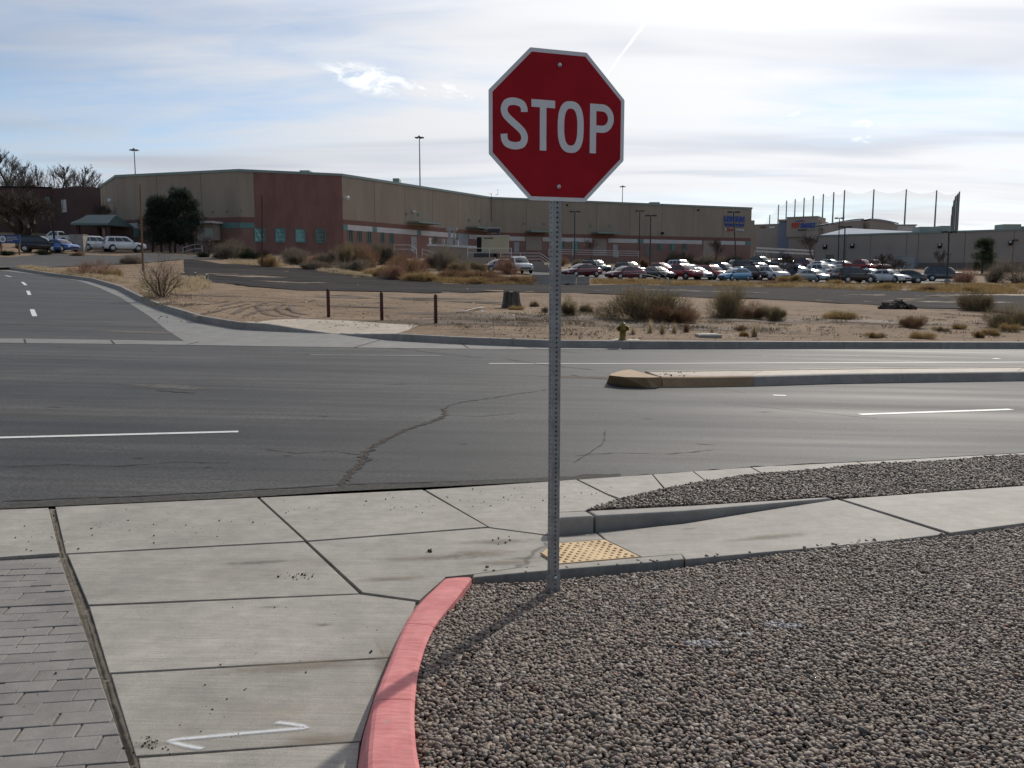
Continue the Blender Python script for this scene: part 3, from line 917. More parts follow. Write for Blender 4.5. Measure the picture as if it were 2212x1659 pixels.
for k in ([(0, 1010), (140, 1004), (260, 1008), (380, 998), (500, 1000)], [(1240, 985), (1330, 978), (1450, 981), (1560, 970)], [(960, 897), (1030, 900), (1120, 893)], [(790, 985), (720, 975), (640, 980), (560, 968)], [(1240, 1000), (1300, 960), (1310, 930)]):
    ribbon('hairline_crack', pxpoly(k, RD), 0.014, RD + 0.0042, m_crack, road, 1.0, 0.08)
blot('worn_patch', P(370, 836, RD), 1.5, 0.42, RD + 0.004, soft('worn_asphalt', (0.13, 0.12, 0.11), lo=0.2, hi=0.8, nscale=7, amt=0.75, nstr=1.2), road, R(-14), 22)
blot('sand_drift', P(1262, 815, RD), 1.3, 0.25, RD + 0.004, m_crack_dirt, road, R(5), 20)
for a in ([(1555, 838), (1615, 850)], [(1560, 870), (1900, 905)]):
    ribbon('faded_marking', pxpoly(a, RD), 0.10, RD + 0.004, soft('faded_paint', (0.22, 0.215, 0.21), lo=0.3, hi=1.0, nscale=9, amt=0.55, nstr=1.0), road, 0.1)

# ------------------------------------------------------------------ near pavement
def slab(name, poly, off, parent, material, depth=0.09, gap=0.004, bev=0.006):
    q = shrink([p[:2] for p in poly], gap) if gap else [p[:2] for p in poly]
    offs = [off(x, y) if callable(off) else off for x, y in q]
    tops = [T(x, y) + o for (x, y), o in zip(q, offs)]
    mb = MB().prism(q, [z - depth for z in tops], tops)
    me = mb.mesh(name)
    if bev: bevel_mesh(me, bev, 2, 60)
    return link(name, me, material, parent)

drive = struct('driveway')
base_px = [(-300, 1112), (0, 1099), (560, 1073), (1185, 1040), (1262, 1036), (1300, 1090), (1215, 1112), (1190, 1160), (1200, 1215), (1020, 1243), (960, 1246), (870, 1350), (800, 1510), (780, 1660), (780, 1900), (-300, 1900)]
sheet('driveway_bed', pxpoly(base_px, DV), DV - 0.022, m_joint, drive)
slabs = [
    [(120, 1095), (555, 1075), (657, 1168), (143, 1195)],
    [(562, 1075), (912, 1058), (1052, 1137.5), (664, 1167.5)],
    [(920, 1058), (1190, 1040), (1244, 1036), (1306, 1067), (1336, 1080), (1290, 1094), (1264, 1103), (1206, 1106), (1186, 1120), (1184, 1155), (1058, 1138.5)],
    [(147, 1198), (658, 1171), (775, 1281.5), (192, 1305.5)],
    [(666, 1170.5), (1054, 1140.5), (1182, 1157.5), (1192, 1176), (1165, 1195), (1204, 1220), (1127, 1224.5), (1020, 1240), (962, 1246), (905, 1296), (784, 1279)],
    [(194, 1310), (777, 1284), (897, 1300), (884, 1345), (842, 1419), (237, 1452.5)],
    [(241, 1457), (840, 1422.5), (812, 1490), (790, 1560), (778, 1600), (294, 1632)],
    [(300, 1638), (776, 1603.5), (765, 1700), (768, 1900), (350, 1900)],
    [(-300, 1115), (0, 1101), (104, 1097), (128, 1194), (0, 1203), (-300, 1222)],
    [(1250, 1036), (1342, 1029.5), (1408, 1025), (1432, 1054.5), (1342, 1077), (1312, 1066)],
    [(1411, 1025), (1496, 1018.5), (1522, 1038.5), (1436, 1053.5)],
    [(1499, 1018.3), (1621, 1009.5), (1643, 1022), (1525, 1038)],
    [(1624, 1009), (1850, 998), (1864, 1004.3), (1647, 1021.7)],
    [(1853, 998), (2212, 978.5), (2800, 948), (2800, 954), (2212, 983.3), (1868, 1004)],
]
for s in slabs:
    slab('concrete_slab', pxpoly(s, DV), DV, drive, m_conc, gap=-0.0012, bev=0.0025)
# white sprayed arrow
ribbon('paint_mark', pxpoly([(442, 1619.6), (400, 1612), (364, 1603), (372, 1600.5), (388, 1598), (520, 1586), (640, 1575.5), (664, 1573), (655, 1569.5), (634, 1566), (593, 1561)], DV), 0.042, DV + 0.003, m_soft_white, drive, 0.0, 0.015)
for px, rx, ry, mt in (((1090, 1215), 0.35, 0.10, m_stain), ((1040, 1195), 0.45, 0.16, m_stain), ((840, 1440), 0.10, 0.5, m_stain), ((1130, 1206), 0.25, 0.05, m_stain_d), ((1075, 1170), 0.5, 0.1, m_stain),
                       ((690, 1600), 0.3, 0.08, m_stain), ((640, 1440), 0.7, 0.12, m_stain), ((320, 1610), 0.14, 0.05, m_stain_d), ((700, 1350), 0.09, 0.04, m_stain_d), ((580, 1312), 0.14, 0.02, m_stain_d), ((930, 1205), 0.6, 0.10, m_stain), ((560, 1215), 0.5, 0.06, m_stain_d), ((850, 1250), 0.4, 0.07, m_stain)):
    blot('stain', P(*px, DV), rx, ry, DV + 0.0035, mt, drive, R(12), 20)
ribbon('dirt_line', pxpoly([(1105, 1228), (1140, 1210), (1170, 1185), (1190, 1170)], DV), 0.09, DV + 0.0045, m_stain_d, drive, 0.4, 0.05)
ribbon('wide_joint_sand', pxpoly([(112, 1096), (137, 1195), (190, 1330), (240, 1480), (292, 1640), (335, 1760)], DV), 0.034, DV - 0.004, m_stain, drive, 0.10, 0.05)

# pavers: running bond beside the slabs
pav = struct('paver_strip')
reg = pxpoly([(131, 1203), (282, 1659), (350, 1860), (-330, 1900), (-330, 1228)], DV)
ua = P(750, 1600, DV).xy - P(290, 1635, DV).xy
ua.normalize(); va = Vector((-ua.y, ua.x))
org = P(60, 1420, DV).xy
def clip_poly(sub, clip):
    """Sutherland-Hodgman against a convex polygon (any winding)"""
    area = sum(clip[i][0] * clip[(i + 1) % len(clip)][1] - clip[(i + 1) % len(clip)][0] * clip[i][1] for i in range(len(clip)))
    c = clip if area > 0 else list(reversed(clip))
    out = list(sub)
    for i in range(len(c)):
        a, b = c[i], c[(i + 1) % len(c)]
        inp, out = out, []
        if not inp: return []
        side = lambda p: (b[0] - a[0]) * (p[1] - a[1]) - (b[1] - a[1]) * (p[0] - a[0])
        for j in range(len(inp)):
            p, q = inp[j], inp[(j + 1) % len(inp)]
            sp, sq = side(p), side(q)
            if sp >= 0: out.append(p)
            if (sp >= 0) != (sq >= 0):
                k = sp / (sp - sq)
                out.append((p[0] + (q[0] - p[0]) * k, p[1] + (q[1] - p[1]) * k))
    return out
BL, BW, BG = 0.205, 0.098, 0.0026
for j in range(-20, 22):
    for i in range(-10, 10):
        c = org + ua * ((i + 0.5 * (j % 2) + random.uniform(-0.03, 0.03)) * BL) + va * (j * BW)
        L, Wd = BL - BG, BW - BG
        tw = random.uniform(-0.012, 0.012)
        u2, v2 = ua + va * tw, va - ua * tw
        q = [tuple(c + u2 * (a * L / 2) + v2 * (b * Wd / 2)) for a, b in ((-1, -1), (1, -1), (1, 1), (-1, 1))]
        q = clip_poly(q, reg)
        if len(q) < 3: continue
        ar = abs(sum(q[k][0] * q[(k + 1) % len(q)][1] - q[(k + 1) % len(q)][0] * q[k][1] for k in range(len(q)))) / 2
        if ar < 0.0012: continue
        dz = random.uniform(-0.003, 0.003)
        slab('paver', q, DV + dz, pav, m_paver, 0.05, 0.0, 0.004)
sheet('paver_bed', reg, DV - 0.008, m_joint, pav)
lft = [P(-300, 1226, DV).xy, P(-300, 1900, DV).xy]
dl = (P(-300, 1115, DV).xy - P(0, 1101, DV).xy).normalized()
nl = P(-310, 1113, DV).xy
sheet('driveway_side', [tuple(P(-290, 1113, DV).xy), tuple(P(-290, 1900, DV).xy), (-3.0, 0.5), (-14.0, 0.5), tuple(nl + dl * 9)], DV - 0.004, m_conc)

# ---- walkway ramping down to the driveway, tactile pad, kerb return
WA, WB = P(1270, 1185, DV + 0.012).xy, P(1930, 1112, 0).xy
def walk_off(x, y):
    s = (Vector((x, y)) - WA).dot(WB - WA) / (WB - WA).length_squared
    return (DV + 0.012) * (1 - min(1.0, max(0.0, s)))
walk = struct('walkway')
slab('concrete_slab', pxpoly([(1816, 1077.5), (2212, 1048.6), (2800, 1008), (2800, 1068), (2212, 1130), (2053, 1151)], 0.0), 0.0, walk, m_conc_walk, 0.10, 0.005)
slab('concrete_slab', pxpoly([(1809, 1078), (2047, 1153.5), (1940, 1166), (1810, 1179), (1650, 1193), (1480, 1208.5), (1470, 1197), (1386, 1203.5), (1308, 1166), (1290, 1150), (1476, 1131), (1640, 1104)], walk_off), walk_off, walk, m_conc_walk, 0.10, 0.004)
slab('concrete_slab', pxpoly([(1195, 1174), (1306, 1165), (1288, 1151), (1212, 1158), (1186, 1160)], walk_off), walk_off, walk, m_conc_walk, 0.10, 0.003)
slab('edging_strip', pxpoly([(1022, 1241), (1127, 1225.5), (1206, 1220), (1384, 1204.5), (1472, 1197), (1478, 1208.5), (1400, 1216), (1206, 1231), (1127, 1238), (1020, 1248.5)], lambda x, y: walk_off(x, y)), lambda x, y: walk_off(x, y) + 0.003, walk, m_conc_walk, 0.10, 0.002)
blot('stain', P(1490, 1142, walk_off), 0.12, 0.03, lambda x, y: walk_off(x, y) + 0.004, m_stain, walk, 0.2, 16)
blot('stain', P(1660, 1160, walk_off), 0.5, 0.10, lambda x, y: walk_off(x, y) + 0.004, m_stain, walk, 0.2, 16)
blot('stain', P(1250, 1158, walk_off), 0.45, 0.06, lambda x, y: walk_off(x, y) + 0.004, m_stain_d, walk, 0.1, 16)

padw = pxpoly([(1167, 1195), (1206, 1219), (1384, 1203.5), (1306, 1166), (1195, 1175)], walk_off)
pad = thing('tactile_pad', (0, 0, 0), 'yellow tactile warning pad with small domes behind the sign post', 'tactile pad')
slab('plate', padw, lambda x, y: walk_off(x, y) + 0.004, pad, m_tact, 0.05, 0.004, 0.003)
dome_me = MB().lathe([(0.0125, 0.0), (0.0118, 0.004), (0.0085, 0.0075), (0.004, 0.0088), (0.0, 0.009)], n=10).mesh('dome', True)
dome_me.materials.append(m_tact)
e1 = (Vector(padw[2]) - Vector(padw[1])).normalized(); e2 = Vector((-e1.y, e1.x))
pg = shrink(padw, 0.022)
def inside(p, poly):
    r = False
    n = len(poly)
    for i in range(n):
        a, b = poly[i], poly[(i + 1) % n]
        if (a[1] > p[1]) != (b[1] > p[1]) and p[0] < (b[0] - a[0]) * (p[1] - a[1]) / (b[1] - a[1]) + a[0]:
            r = not r
    return r
o0 = Vector(padw[1])
for i in range(-10, 20):
    for j in range(-3, 14):
        p = o0 + (e1 * (i + 0.5 * (j % 2)) * 0.049 + e2 * (j * 0.041 + 0.026))
        if inside(p, pg):
            d = bpy.data.objects.new('dome', dome_me); d.parent = pad
            d.location = (p.x, p.y, T(p.x, p.y) + walk_off(p.x, p.y) + 0.004); COL.objects.link(d)
blot('stain', P(1262, 1182, walk_off), 0.13, 0.055, lambda x, y: walk_off(x, y) + 0.0075, m_stain, pad, 0.2, 18)

kr = struct('kerb_return')
k1 = pxpoly([(1188, 1119), (1196, 1121.5), (1213, 1119.5), (1285, 1115.5), (1265, 1103.8), (1205, 1106.5), (1190, 1111)], 0.0)
k2 = pxpoly([(1287, 1115.3), (1476, 1105), (1640, 1091), (1802, 1077), (1782, 1074.3), (1476, 1093.3), (1268, 1103.6)], 0.0)
for kp in (k1, k2):
    q = shrink(kp, 0.002)
    me = MB().prism(q, [T(x, y) - 0.25 for x, y in q], [T(x, y) + 0.004 for x, y in q]).mesh('kerb_segment')
    bevel_mesh(me, 0.018, 3, 50)
    link('kerb_segment', me, m_conc_kerb, kr)

# ---- red kerb
rk = struct('red_kerb', 'red painted kerb curving along the gravel bed')
st = [((958, 1250), (1019, 1247), -0.078), ((905, 1300), (985, 1291), -0.062), ((874, 1346), (937, 1352), -0.05), ((838, 1430), (907, 1432), -0.03),
      ((807, 1512), (896, 1512), 0.0), ((795, 1585), (897, 1590), 0.018), ((790, 1659), (908, 1659), 0.03), ((792, 1760), (935, 1760), 0.03), ((800, 1900), (975, 1900), 0.03)]
Lp = smooth_line([P(*a, h) for a, b, h in st], 5); Rp = smooth_line([P(*b, h) for a, b, h in st], 5)
def red_seg(i0, i1):
    mb = MB(); K = 9
    rows = []
    for i in range(i0, i1 + 1):
        l, r = Vector(Lp[i]), Vector(Rp[i])
        if i == i0: l, r = l.lerp(Lp[i + 1], 0.03), r.lerp(Rp[i + 1], 0.03)
        if i == i1: l, r = l.lerp(Lp[i - 1], 0.03), r.lerp(Rp[i - 1], 0.03)
        o = (l.xy - r.xy).normalized(); wd = (l.xy - r.xy).length
        zt = T(l.x, l.y) + ((l.z - T(l.x, l.y)))
        zb = T(l.x, l.y) + DV - 0.03
        hgt = max(0.01, zt - (T(l.x, l.y) + DV))
        rd = min(0.022, hgt * 0.5)
        prof = [(0.03 * hgt / 0.1 + 0.004, zb), (0.03 * hgt / 0.1, zt - hgt), (0.006, zt - rd), (-rd * 0.3, zt - rd * 0.3), (-rd, zt), (-wd * 0.5, zt + 0.002), (-wd + 0.015, zt), (-wd, zt - 0.012), (-wd, zb - 0.03)]
        for u, z in prof:
            mb.v.append((l.x + o.x * u, l.y + o.y * u, z))
    n = i1 - i0
    for j in range(n):
        for k in range(K - 1):
            a = j * K + k
            mb.f.append((a, a + K, a + K + 1, a + 1)); mb.mi.append(0)
    mb.f.append(tuple(range(K))); mb.f.append(tuple(n * K + k for k in range(K))); mb.mi += [0, 0]
    me = mb.mesh('kerb_segment', False)
    bm = bmesh.new(); bm.from_mesh(me); bmesh.ops.recalc_face_normals(bm, faces=bm.faces[:]); bm.to_mesh(me); bm.free()
    link('kerb_segment', me, m_red, rk)
red_seg(0, 10); red_seg(10, 20); red_seg(20, 32); red_seg(32, 40)

# ------------------------------------------------------------------ gravel
GA, GB = P(1018, 1247, -0.09).xy, P(2050, 1153, -0.02).xy
gn = (GB - GA).normalized(); gperp = Vector((gn.y, -gn.x))
def grav_off(x, y):
    d = max(0.0, (Vector((x, y)) - GA).dot(gperp))
    k = math.exp(-(d / 0.9) ** 1.5)
    v = -0.025 * (1 - k) + (walk_off(x, y) - 0.022) * k
    return v + 0.012 * math.sin(x * 3.1 + 1) * math.sin(y * 2.7)
gpoly_px = [(1019, 1250), (1127, 1239), (1206, 1232), (1400, 1217), (1480, 1210), (1810, 1180), (2050, 1154.5), (2212, 1131.5), (2800, 1069)]
gpoly = pxpoly(gpoly_px, lambda x, y: -0.06)
gp_full = [tuple(p.xy) for p in Rp] + [(0.6, 1.2), (4.2, 1.2), (7.5, 5.0)] 
gp_full = [tuple(Rp[i].xy) for i in range(len(Rp) - 1, -1, -1)] + [tuple(p) for p in gpoly[1:]] + [(10.5, 1.2), (0.3, 1.2)]
sheet('gravel_soil', gp_full, 0, m_bed, step=0.4, offf=lambda x, y: grav_off(x, y) - 0.012)
ppoly = pxpoly([(1262, 1104), (1290, 1094.5), (1338, 1080.5), (1435, 1055.5), (1523, 1040), (1645, 1023.3), (1865, 1005.2), (2212, 984), (2800, 955), (2800, 1008), (2212, 1048), (1816, 1076.6), (1780, 1073.5), (1476, 1092), (1268, 1102.5)], -0.03)
def plant_off(x, y): return -0.03 + 0.01 * math.sin(x * 2.3) * math.sin(y * 3.1 + x)
sheet('planter_soil', ppoly, 0, m_bed, step=0.4, offf=lambda x, y: plant_off(x, y) - 0.014)

def pebble_mat():
    m, t, b = new_mat('river_pebble')
    r = t.new('ShaderNodeObjectInfo').outputs['Random']
    cr = t.new('ShaderNodeValToRGB')
    cr.color_ramp.interpolation = 'CONSTANT'
    cols = [(0.0, (0.185, 0.143, 0.109)), (0.14, (0.216, 0.172, 0.133)), (0.26, (0.122, 0.082, 0.070)), (0.30, (0.118, 0.091, 0.071)), (0.40, (0.301, 0.239, 0.186)), (0.5, (0.153, 0.110, 0.085)), (0.62, (0.210, 0.143, 0.112)),
            (0.72, (0.081, 0.069, 0.062)), (0.80, (0.238, 0.182, 0.130)), (0.88, (0.181, 0.137, 0.118)), (0.92, (0.419, 0.356, 0.296)), (0.962, (0.175, 0.086, 0.050)), (0.975, (0.129, 0.120, 0.122)), (0.99, (0.251, 0.140, 0.083))]
    e = cr.color_ramp.elements
    e[0].position, e[0].color = 0.0, (*cols[0][1], 1)
    e[1].position, e[1].color = cols[1][0], (*cols[1][1], 1)
    for p, c in cols[2:]:
        k = e.new(p); k.color = (*c, 1)
    t.put(cr.inputs[0], r)
    pos = t.new('ShaderNodeNewGeometry').outputs['Position']
    c = t.mix(1.0, cr.outputs[0], t.mix(t.rng(t.noise(pos, 90, 4, 0.7), 0.25, 0.75), (0.72, 0.72, 0.72, 1), (1.2, 1.2, 1.2, 1)), 'MULTIPLY')
    dust = t.rng(t.noise(pos, 0.9, 5, 0.6), 0.40, 0.70, 0.0, 0.45)
    c = t.mix(dust, c, (0.17, 0.135, 0.10, 1))
    # a few passes of white spray paint on the stones
    ov = None
    for (px, py, rad) in ((1690, 1350, 0.17), (1520, 1386, 0.15), (1600, 1368, 0.08)):
        q = P(px, py, -0.03)
        dd = t.math('DIVIDE', t.vmath('DISTANCE', t.mapping(pos, (1, 2.2, 1)), (q.x, q.y * 2.2, q.z)), rad)
        v = t.rng(t.math('ADD', dd, t.math('MULTIPLY', t.noise(pos, 40, 3, 0.7), 0.9)), 0.75, 1.3, 0.3, 0.0)
        ov = v if ov is None else t.math('MAXIMUM', ov, v)
    c = t.mix(ov, c, (0.55, 0.57, 0.62, 1))
    t.put(b.inputs['Base Color'], c)
    b.inputs['Roughness'].default_value = 0.62
    b.inputs['Specular IOR Level'].default_value = 0.35
    return m
m_peb = pebble_mat()
peb_col = bpy.data.collections.new('pebble_shapes')
for k in range(9):
    bm = bmesh.new()
    bmesh.ops.create_icosphere(bm, subdivisions=2, radius=1.0)
    sx, sy, szz = random.uniform(0.9, 1.25), random.uniform(0.65, 0.95), random.uniform(0.38, 0.62)
    ph = [random.uniform(0, 6) for _ in range(6)]
    cuts = [(Vector((random.uniform(-1, 1), random.uniform(-1, 1), random.uniform(-0.6, 0.8))).normalized(), random.uniform(0.62, 0.85)) for _ in range(4)]
    for v in bm.verts:
        p = v.co.copy()
        for nrm, dd in cuts:
            ov = p.dot(nrm) - dd
            if ov > 0: p -= nrm * ov * 0.8
        s = 1 + 0.10 * math.sin(2.2 * p.x + ph[0]) + 0.09 * math.sin(2.7 * p.y + ph[1]) + 0.08 * math.sin(3.1 * p.z + ph[2])
        v.co = Vector((p.x * sx, p.y * sy, p.z * szz)) * s
    me = bpy.data.meshes.new('pebble'); bm.to_mesh(me); bm.free()
    me.polygons.foreach_set('use_smooth', [True] * len(me.polygons))
    me.materials.append(m_peb)
    peb_col.objects.link(bpy.data.objects.new('pebble', me))

def scatter_group(name, coll):
    ng = bpy.data.node_groups.new(name, 'GeometryNodeTree')
    ng.interface.new_socket('Geometry', in_out='INPUT', socket_type='NodeSocketGeometry')
    ng.interface.new_socket('Geometry', in_out='OUTPUT', socket_type='NodeSocketGeometry')
    gi, go = ng.nodes.new('NodeGroupInput'), ng.nodes.new('NodeGroupOutput')
    ci = ng.nodes.new('GeometryNodeCollectionInfo')
    ci.inputs['Collection'].default_value = coll
    ci.inputs['Separate Children'].default_value = True
    ci.inputs['Reset Children'].default_value = True
    ip = ng.nodes.new('GeometryNodeInstanceOnPoints')
    ip.inputs['Pick Instance'].default_value = True
    def attr(nm, typ):
        a = ng.nodes.new('GeometryNodeInputNamedAttribute'); a.data_type = typ
        a.inputs['Name'].default_value = nm
        return a.outputs['Attribute']
    ng.links.new(gi.outputs[0], ip.inputs['Points'])
    ng.links.new(ci.outputs[0], ip.inputs['Instance'])
    ng.links.new(attr('idx', 'INT'), ip.inputs['Instance Index'])
    ng.links.new(attr('rot', 'FLOAT_VECTOR'), ip.inputs['Rotation'])
    ng.links.new(attr('scl', 'FLOAT_VECTOR'), ip.inputs['Scale'])
    ng.links.new(ip.outputs[0], go.inputs[0])
    return ng
ng_peb = scatter_group('scatter_pebbles', peb_col)
def pip(xs, ys, poly):
    r = np.zeros(len(xs), bool)
    n = len(poly)
    for i in range(n):
        (x1, y1), (x2, y2) = poly[i][:2], poly[(i + 1) % n][:2]
        if y1 == y2: continue
        c = ((y1 > ys) != (y2 > ys)) & (xs < (x2 - x1) * (ys - y1) / (y2 - y1) + x1)
        r ^= c
    return r
def scatter(name, ng, poly, offf, spacing, smin, smax, nshape, label, lift=0.0, flat=0.5, limit=None, smean=None):
    xs0, xs1 = min(p[0] for p in poly), max(p[0] for p in poly)
    ys0, ys1 = min(p[1] for p in poly), max(p[1] for p in poly)
    gx, gy = np.meshgrid(np.arange(xs0, xs1, spacing), np.arange(ys0, ys1, spacing))
    x = gx.ravel() + rng.uniform(-0.5, 0.5, gx.size) * spacing
    y = gy.ravel() + rng.uniform(-0.5, 0.5, gy.size) * spacing
    k = pip(x, y, poly)
    if limit is not None: k &= limit(x, y)
    x, y = x[k], y[k]
    n = len(x)
    s = smin + (smax - smin) * rng.beta(2.0, 3.2, n)
    z = np.array([T(a, b) + offf(a, b) for a, b in zip(x, y)]) + lift + s * rng.uniform(-0.25, 0.45, n)
    me = bpy.data.meshes.new(name)
    me.from_pydata(np.stack([x, y, z], 1).tolist(), [], [])
    a = me.attributes.new('idx', 'INT', 'POINT'); a.data.foreach_set('value', rng.integers(0, nshape, n).astype(np.int32))
    a = me.attributes.new('rot', 'FLOAT_VECTOR', 'POINT')
    rot = np.stack([rng.normal(0, flat, n), rng.normal(0, flat, n), rng.uniform(0, 6.28, n)], 1)
    a.data.foreach_set('vector', rot.ravel())
    a = me.attributes.new('scl', 'FLOAT_VECTOR', 'POINT')
    a.data.foreach_set('vector', np.repeat(s, 3))
    o = link(name, me)
    md = o.modifiers.new('scatter', 'NODES'); md.node_group = ng
    tag(o, label, 'gravel', None, 'stuff')
    return o
in_view = lambda x, y: (np.abs(x) < y * 0.66 + 2.0)
scatter('gravel', ng_peb, gp_full, lambda a, b: grav_off(a, b), 0.0150, 0.0058, 0.0205, 9, 'grey brown river gravel bed around the stop sign post', 0.0, 0.38, lambda x, y: in_view(x, y) & (y > 1.9) & (y < 8.5))
scatter('planter_gravel', ng_peb, ppoly, lambda a, b: plant_off(a, b), 0.020, 0.008, 0.022, 9, 'grey brown river gravel in the strip behind the walkway', 0.0, 0.45, lambda x, y: in_view(x, y) & (y < 14))

# crumbs, stones and seed balls lying on the concrete
crumb_col = bpy.data.collections.new('crumb_shapes')
m_crumb = mat('dark_crumb', (0.045, 0.035, 0.03), 0.9, 0.5, 60)
for k in range(4):
    bm = bmesh.new(); bmesh.ops.create_icosphere(bm, subdivisions=1, radius=1.0)
    for v in bm.verts: v.co = Vector((v.co.x * random.uniform(0.7, 1.3), v.co.y * random.uniform(0.6, 1.1), v.co.z * random.uniform(0.5, 0.9)))
    me = bpy.data.meshes.new('crumb'); bm.to_mesh(me); bm.free(); me.materials.append(m_crumb)
    crumb_col.objects.link(bpy.data.objects.new('crumb', me))
ng_crumb = scatter_group('scatter_crumbs', crumb_col)
def crumbs(name, px_list, label, off):
    pts, s = [], []
    for (x, y, sx, sy, n, smin, smax) in px_list:
        for _ in range(n):
            p = P(random.gauss(x, sx), random.gauss(y, sy), off)
            k = smin + (smax - smin) * random.random() ** 3
            k *= 0.72
            pts.append((p.x, p.y, p.z + k * 0.4)); s.append(k)
    me = bpy.data.meshes.new(name); me.from_pydata(pts, [], [])
    n = len(pts); s = np.array(s)
    a = me.attributes.new('idx', 'INT', 'POINT'); a.data.foreach_set('value', rng.integers(0, 4, n).astype(np.int32))
    a = me.attributes.new('rot', 'FLOAT_VECTOR', 'POINT'); a.data.foreach_set('vector', rng.uniform(0, 6.28, n * 3))
    a = me.attributes.new('scl', 'FLOAT_VECTOR', 'POINT'); a.data.foreach_set('vector', np.repeat(s, 3))
    o = link(name, me); md = o.modifiers.new('scatter', 'NODES'); md.node_group = ng_crumb
    tag(o, label, 'debris', None, 'stuff')
crumbs('debris', [(900, 1085, 130, 14, 70, 0.003, 0.012), (330, 1140, 130, 22, 60, 0.003, 0.011), (650, 1110, 60, 20, 18, 0.003, 0.009), (640, 1245, 18, 4, 26, 0.004, 0.014), (1120, 1070, 60, 16, 40, 0.003, 0.012), (700, 1330, 150, 60, 12, 0.003, 0.008),
                  (500, 1500, 160, 70, 14, 0.003, 0.008), (320, 1605, 22, 10, 40, 0.003, 0.009), (1085, 1170, 16, 4, 6, 0.008, 0.016), (930, 1192, 3, 2, 3, 0.012, 0.018), (805, 1410, 3, 2, 2, 0.009, 0.013), (60, 1440, 30, 80, 8, 0.004, 0.012), (60, 1155, 40, 20, 16, 0.003, 0.01), (1290, 1055, 25, 10, 14, 0.004, 0.011)], 'dark crumbs of asphalt scattered on the driveway concrete', DV)

# ------------------------------------------------------------------ median island
med = struct('median')
MT = RD + 0.165
front_foot = pxpoly([(1431, 836), (1493, 836), (1630, 833.5), (1814, 828), (2212, 822), (3000, 811)], RD)
m_tan_kerb = concrete('kerb_faded_yellow', (0.36, 0.235, 0.13), dirt=(0.16, 0.11, 0.075), dirt_amt=0.5)
kerb_run(med, front_foot[:3], lambda u: 0.165, 0.17, RD, 1.9, m_tan_kerb, batter=0.05)
kerb_run(med, front_foot[2:], lambda u: 0.165, 0.17, RD, 3.0, m_conc_far, batter=0.05)
fb = back_of(front_foot, 0.165)
bt = pxpoly([(1400, 803.5), (1504, 802), (1649, 800), (1900, 796.5), (2212, 794), (3000, 787)], MT)
for (f0, f1, b0, b1, mm) in ((0, 2, 0, 2, m_conc_tan), (2, 3, 2, 3, m_conc_tan), (3, 4, 3, 4, m_conc_tan), (4, 5, 4, 5, m_conc_tan)):
    poly = [tuple(q) for q in fb[f0:f1 + 1]] + [tuple(q) for q in reversed(bt[b0:b1 + 1])]
    slab('concrete_slab', poly, MT - 0.004, med, mm, 0.15, 0.005, 0.006)
back_strip = [tuple(q) for q in bt]
kerb_run(med, list(reversed([tuple(q) for q in back_of(bt, 0.16)])), lambda u: 0.168, 0.155, RD, 3.0, m_conc_tan, batter=0.03)
nose_top = pxpoly([(1316, 811), (1319, 807), (1338, 801.5), (1360, 798), (1383, 804), (1405, 809), (1427, 814.5), (1394, 815.5), (1348, 814.5)], MT + 0.01)
nose_bot = pxpoly([(1308, 826), (1312, 819), (1333, 811), (1360, 807), (1384, 813), (1405, 818), (1432, 836), (1411, 837.6), (1357, 834)], RD)
mb = MB()
n = len(nose_top)
mb.add([(x, y, T(x, y) + RD - 0.05) for x, y in nose_bot] + [(x, y, T(x, y) + MT + 0.012) for x, y in nose_top],
       [tuple(range(n, 2 * n)), tuple(reversed(range(n)))] + [(i, (i + 1) % n, n + (i + 1) % n, n + i) for i in range(n)])
me = mb.mesh('nose'); bm = bmesh.new(); bm.from_mesh(me); bmesh.ops.recalc_face_normals(bm, faces=bm.faces[:]); bm.to_mesh(me); bm.free()
bevel_mesh(me, 0.02, 2, 35)
link('nose', me, m_tan_kerb, med)
blot('stain', P(1470, 810, MT), 0.6, 0.12, MT + 0.002, m_stain, med, 0, 18)
crumbs('median_debris', [(1455, 810, 30, 3, 40, 0.008, 0.025)], 'dark clods of dirt on the end of the median', MT)

# ------------------------------------------------------------------ stop sign
pb = P(1195, 1275, lambda x, y: grav_off(x, y))
TH = R(20)
sign = thing('stop_sign', pb, 'red octagonal stop sign on a perforated galvanised post in the gravel', 'stop sign', rz=TH)
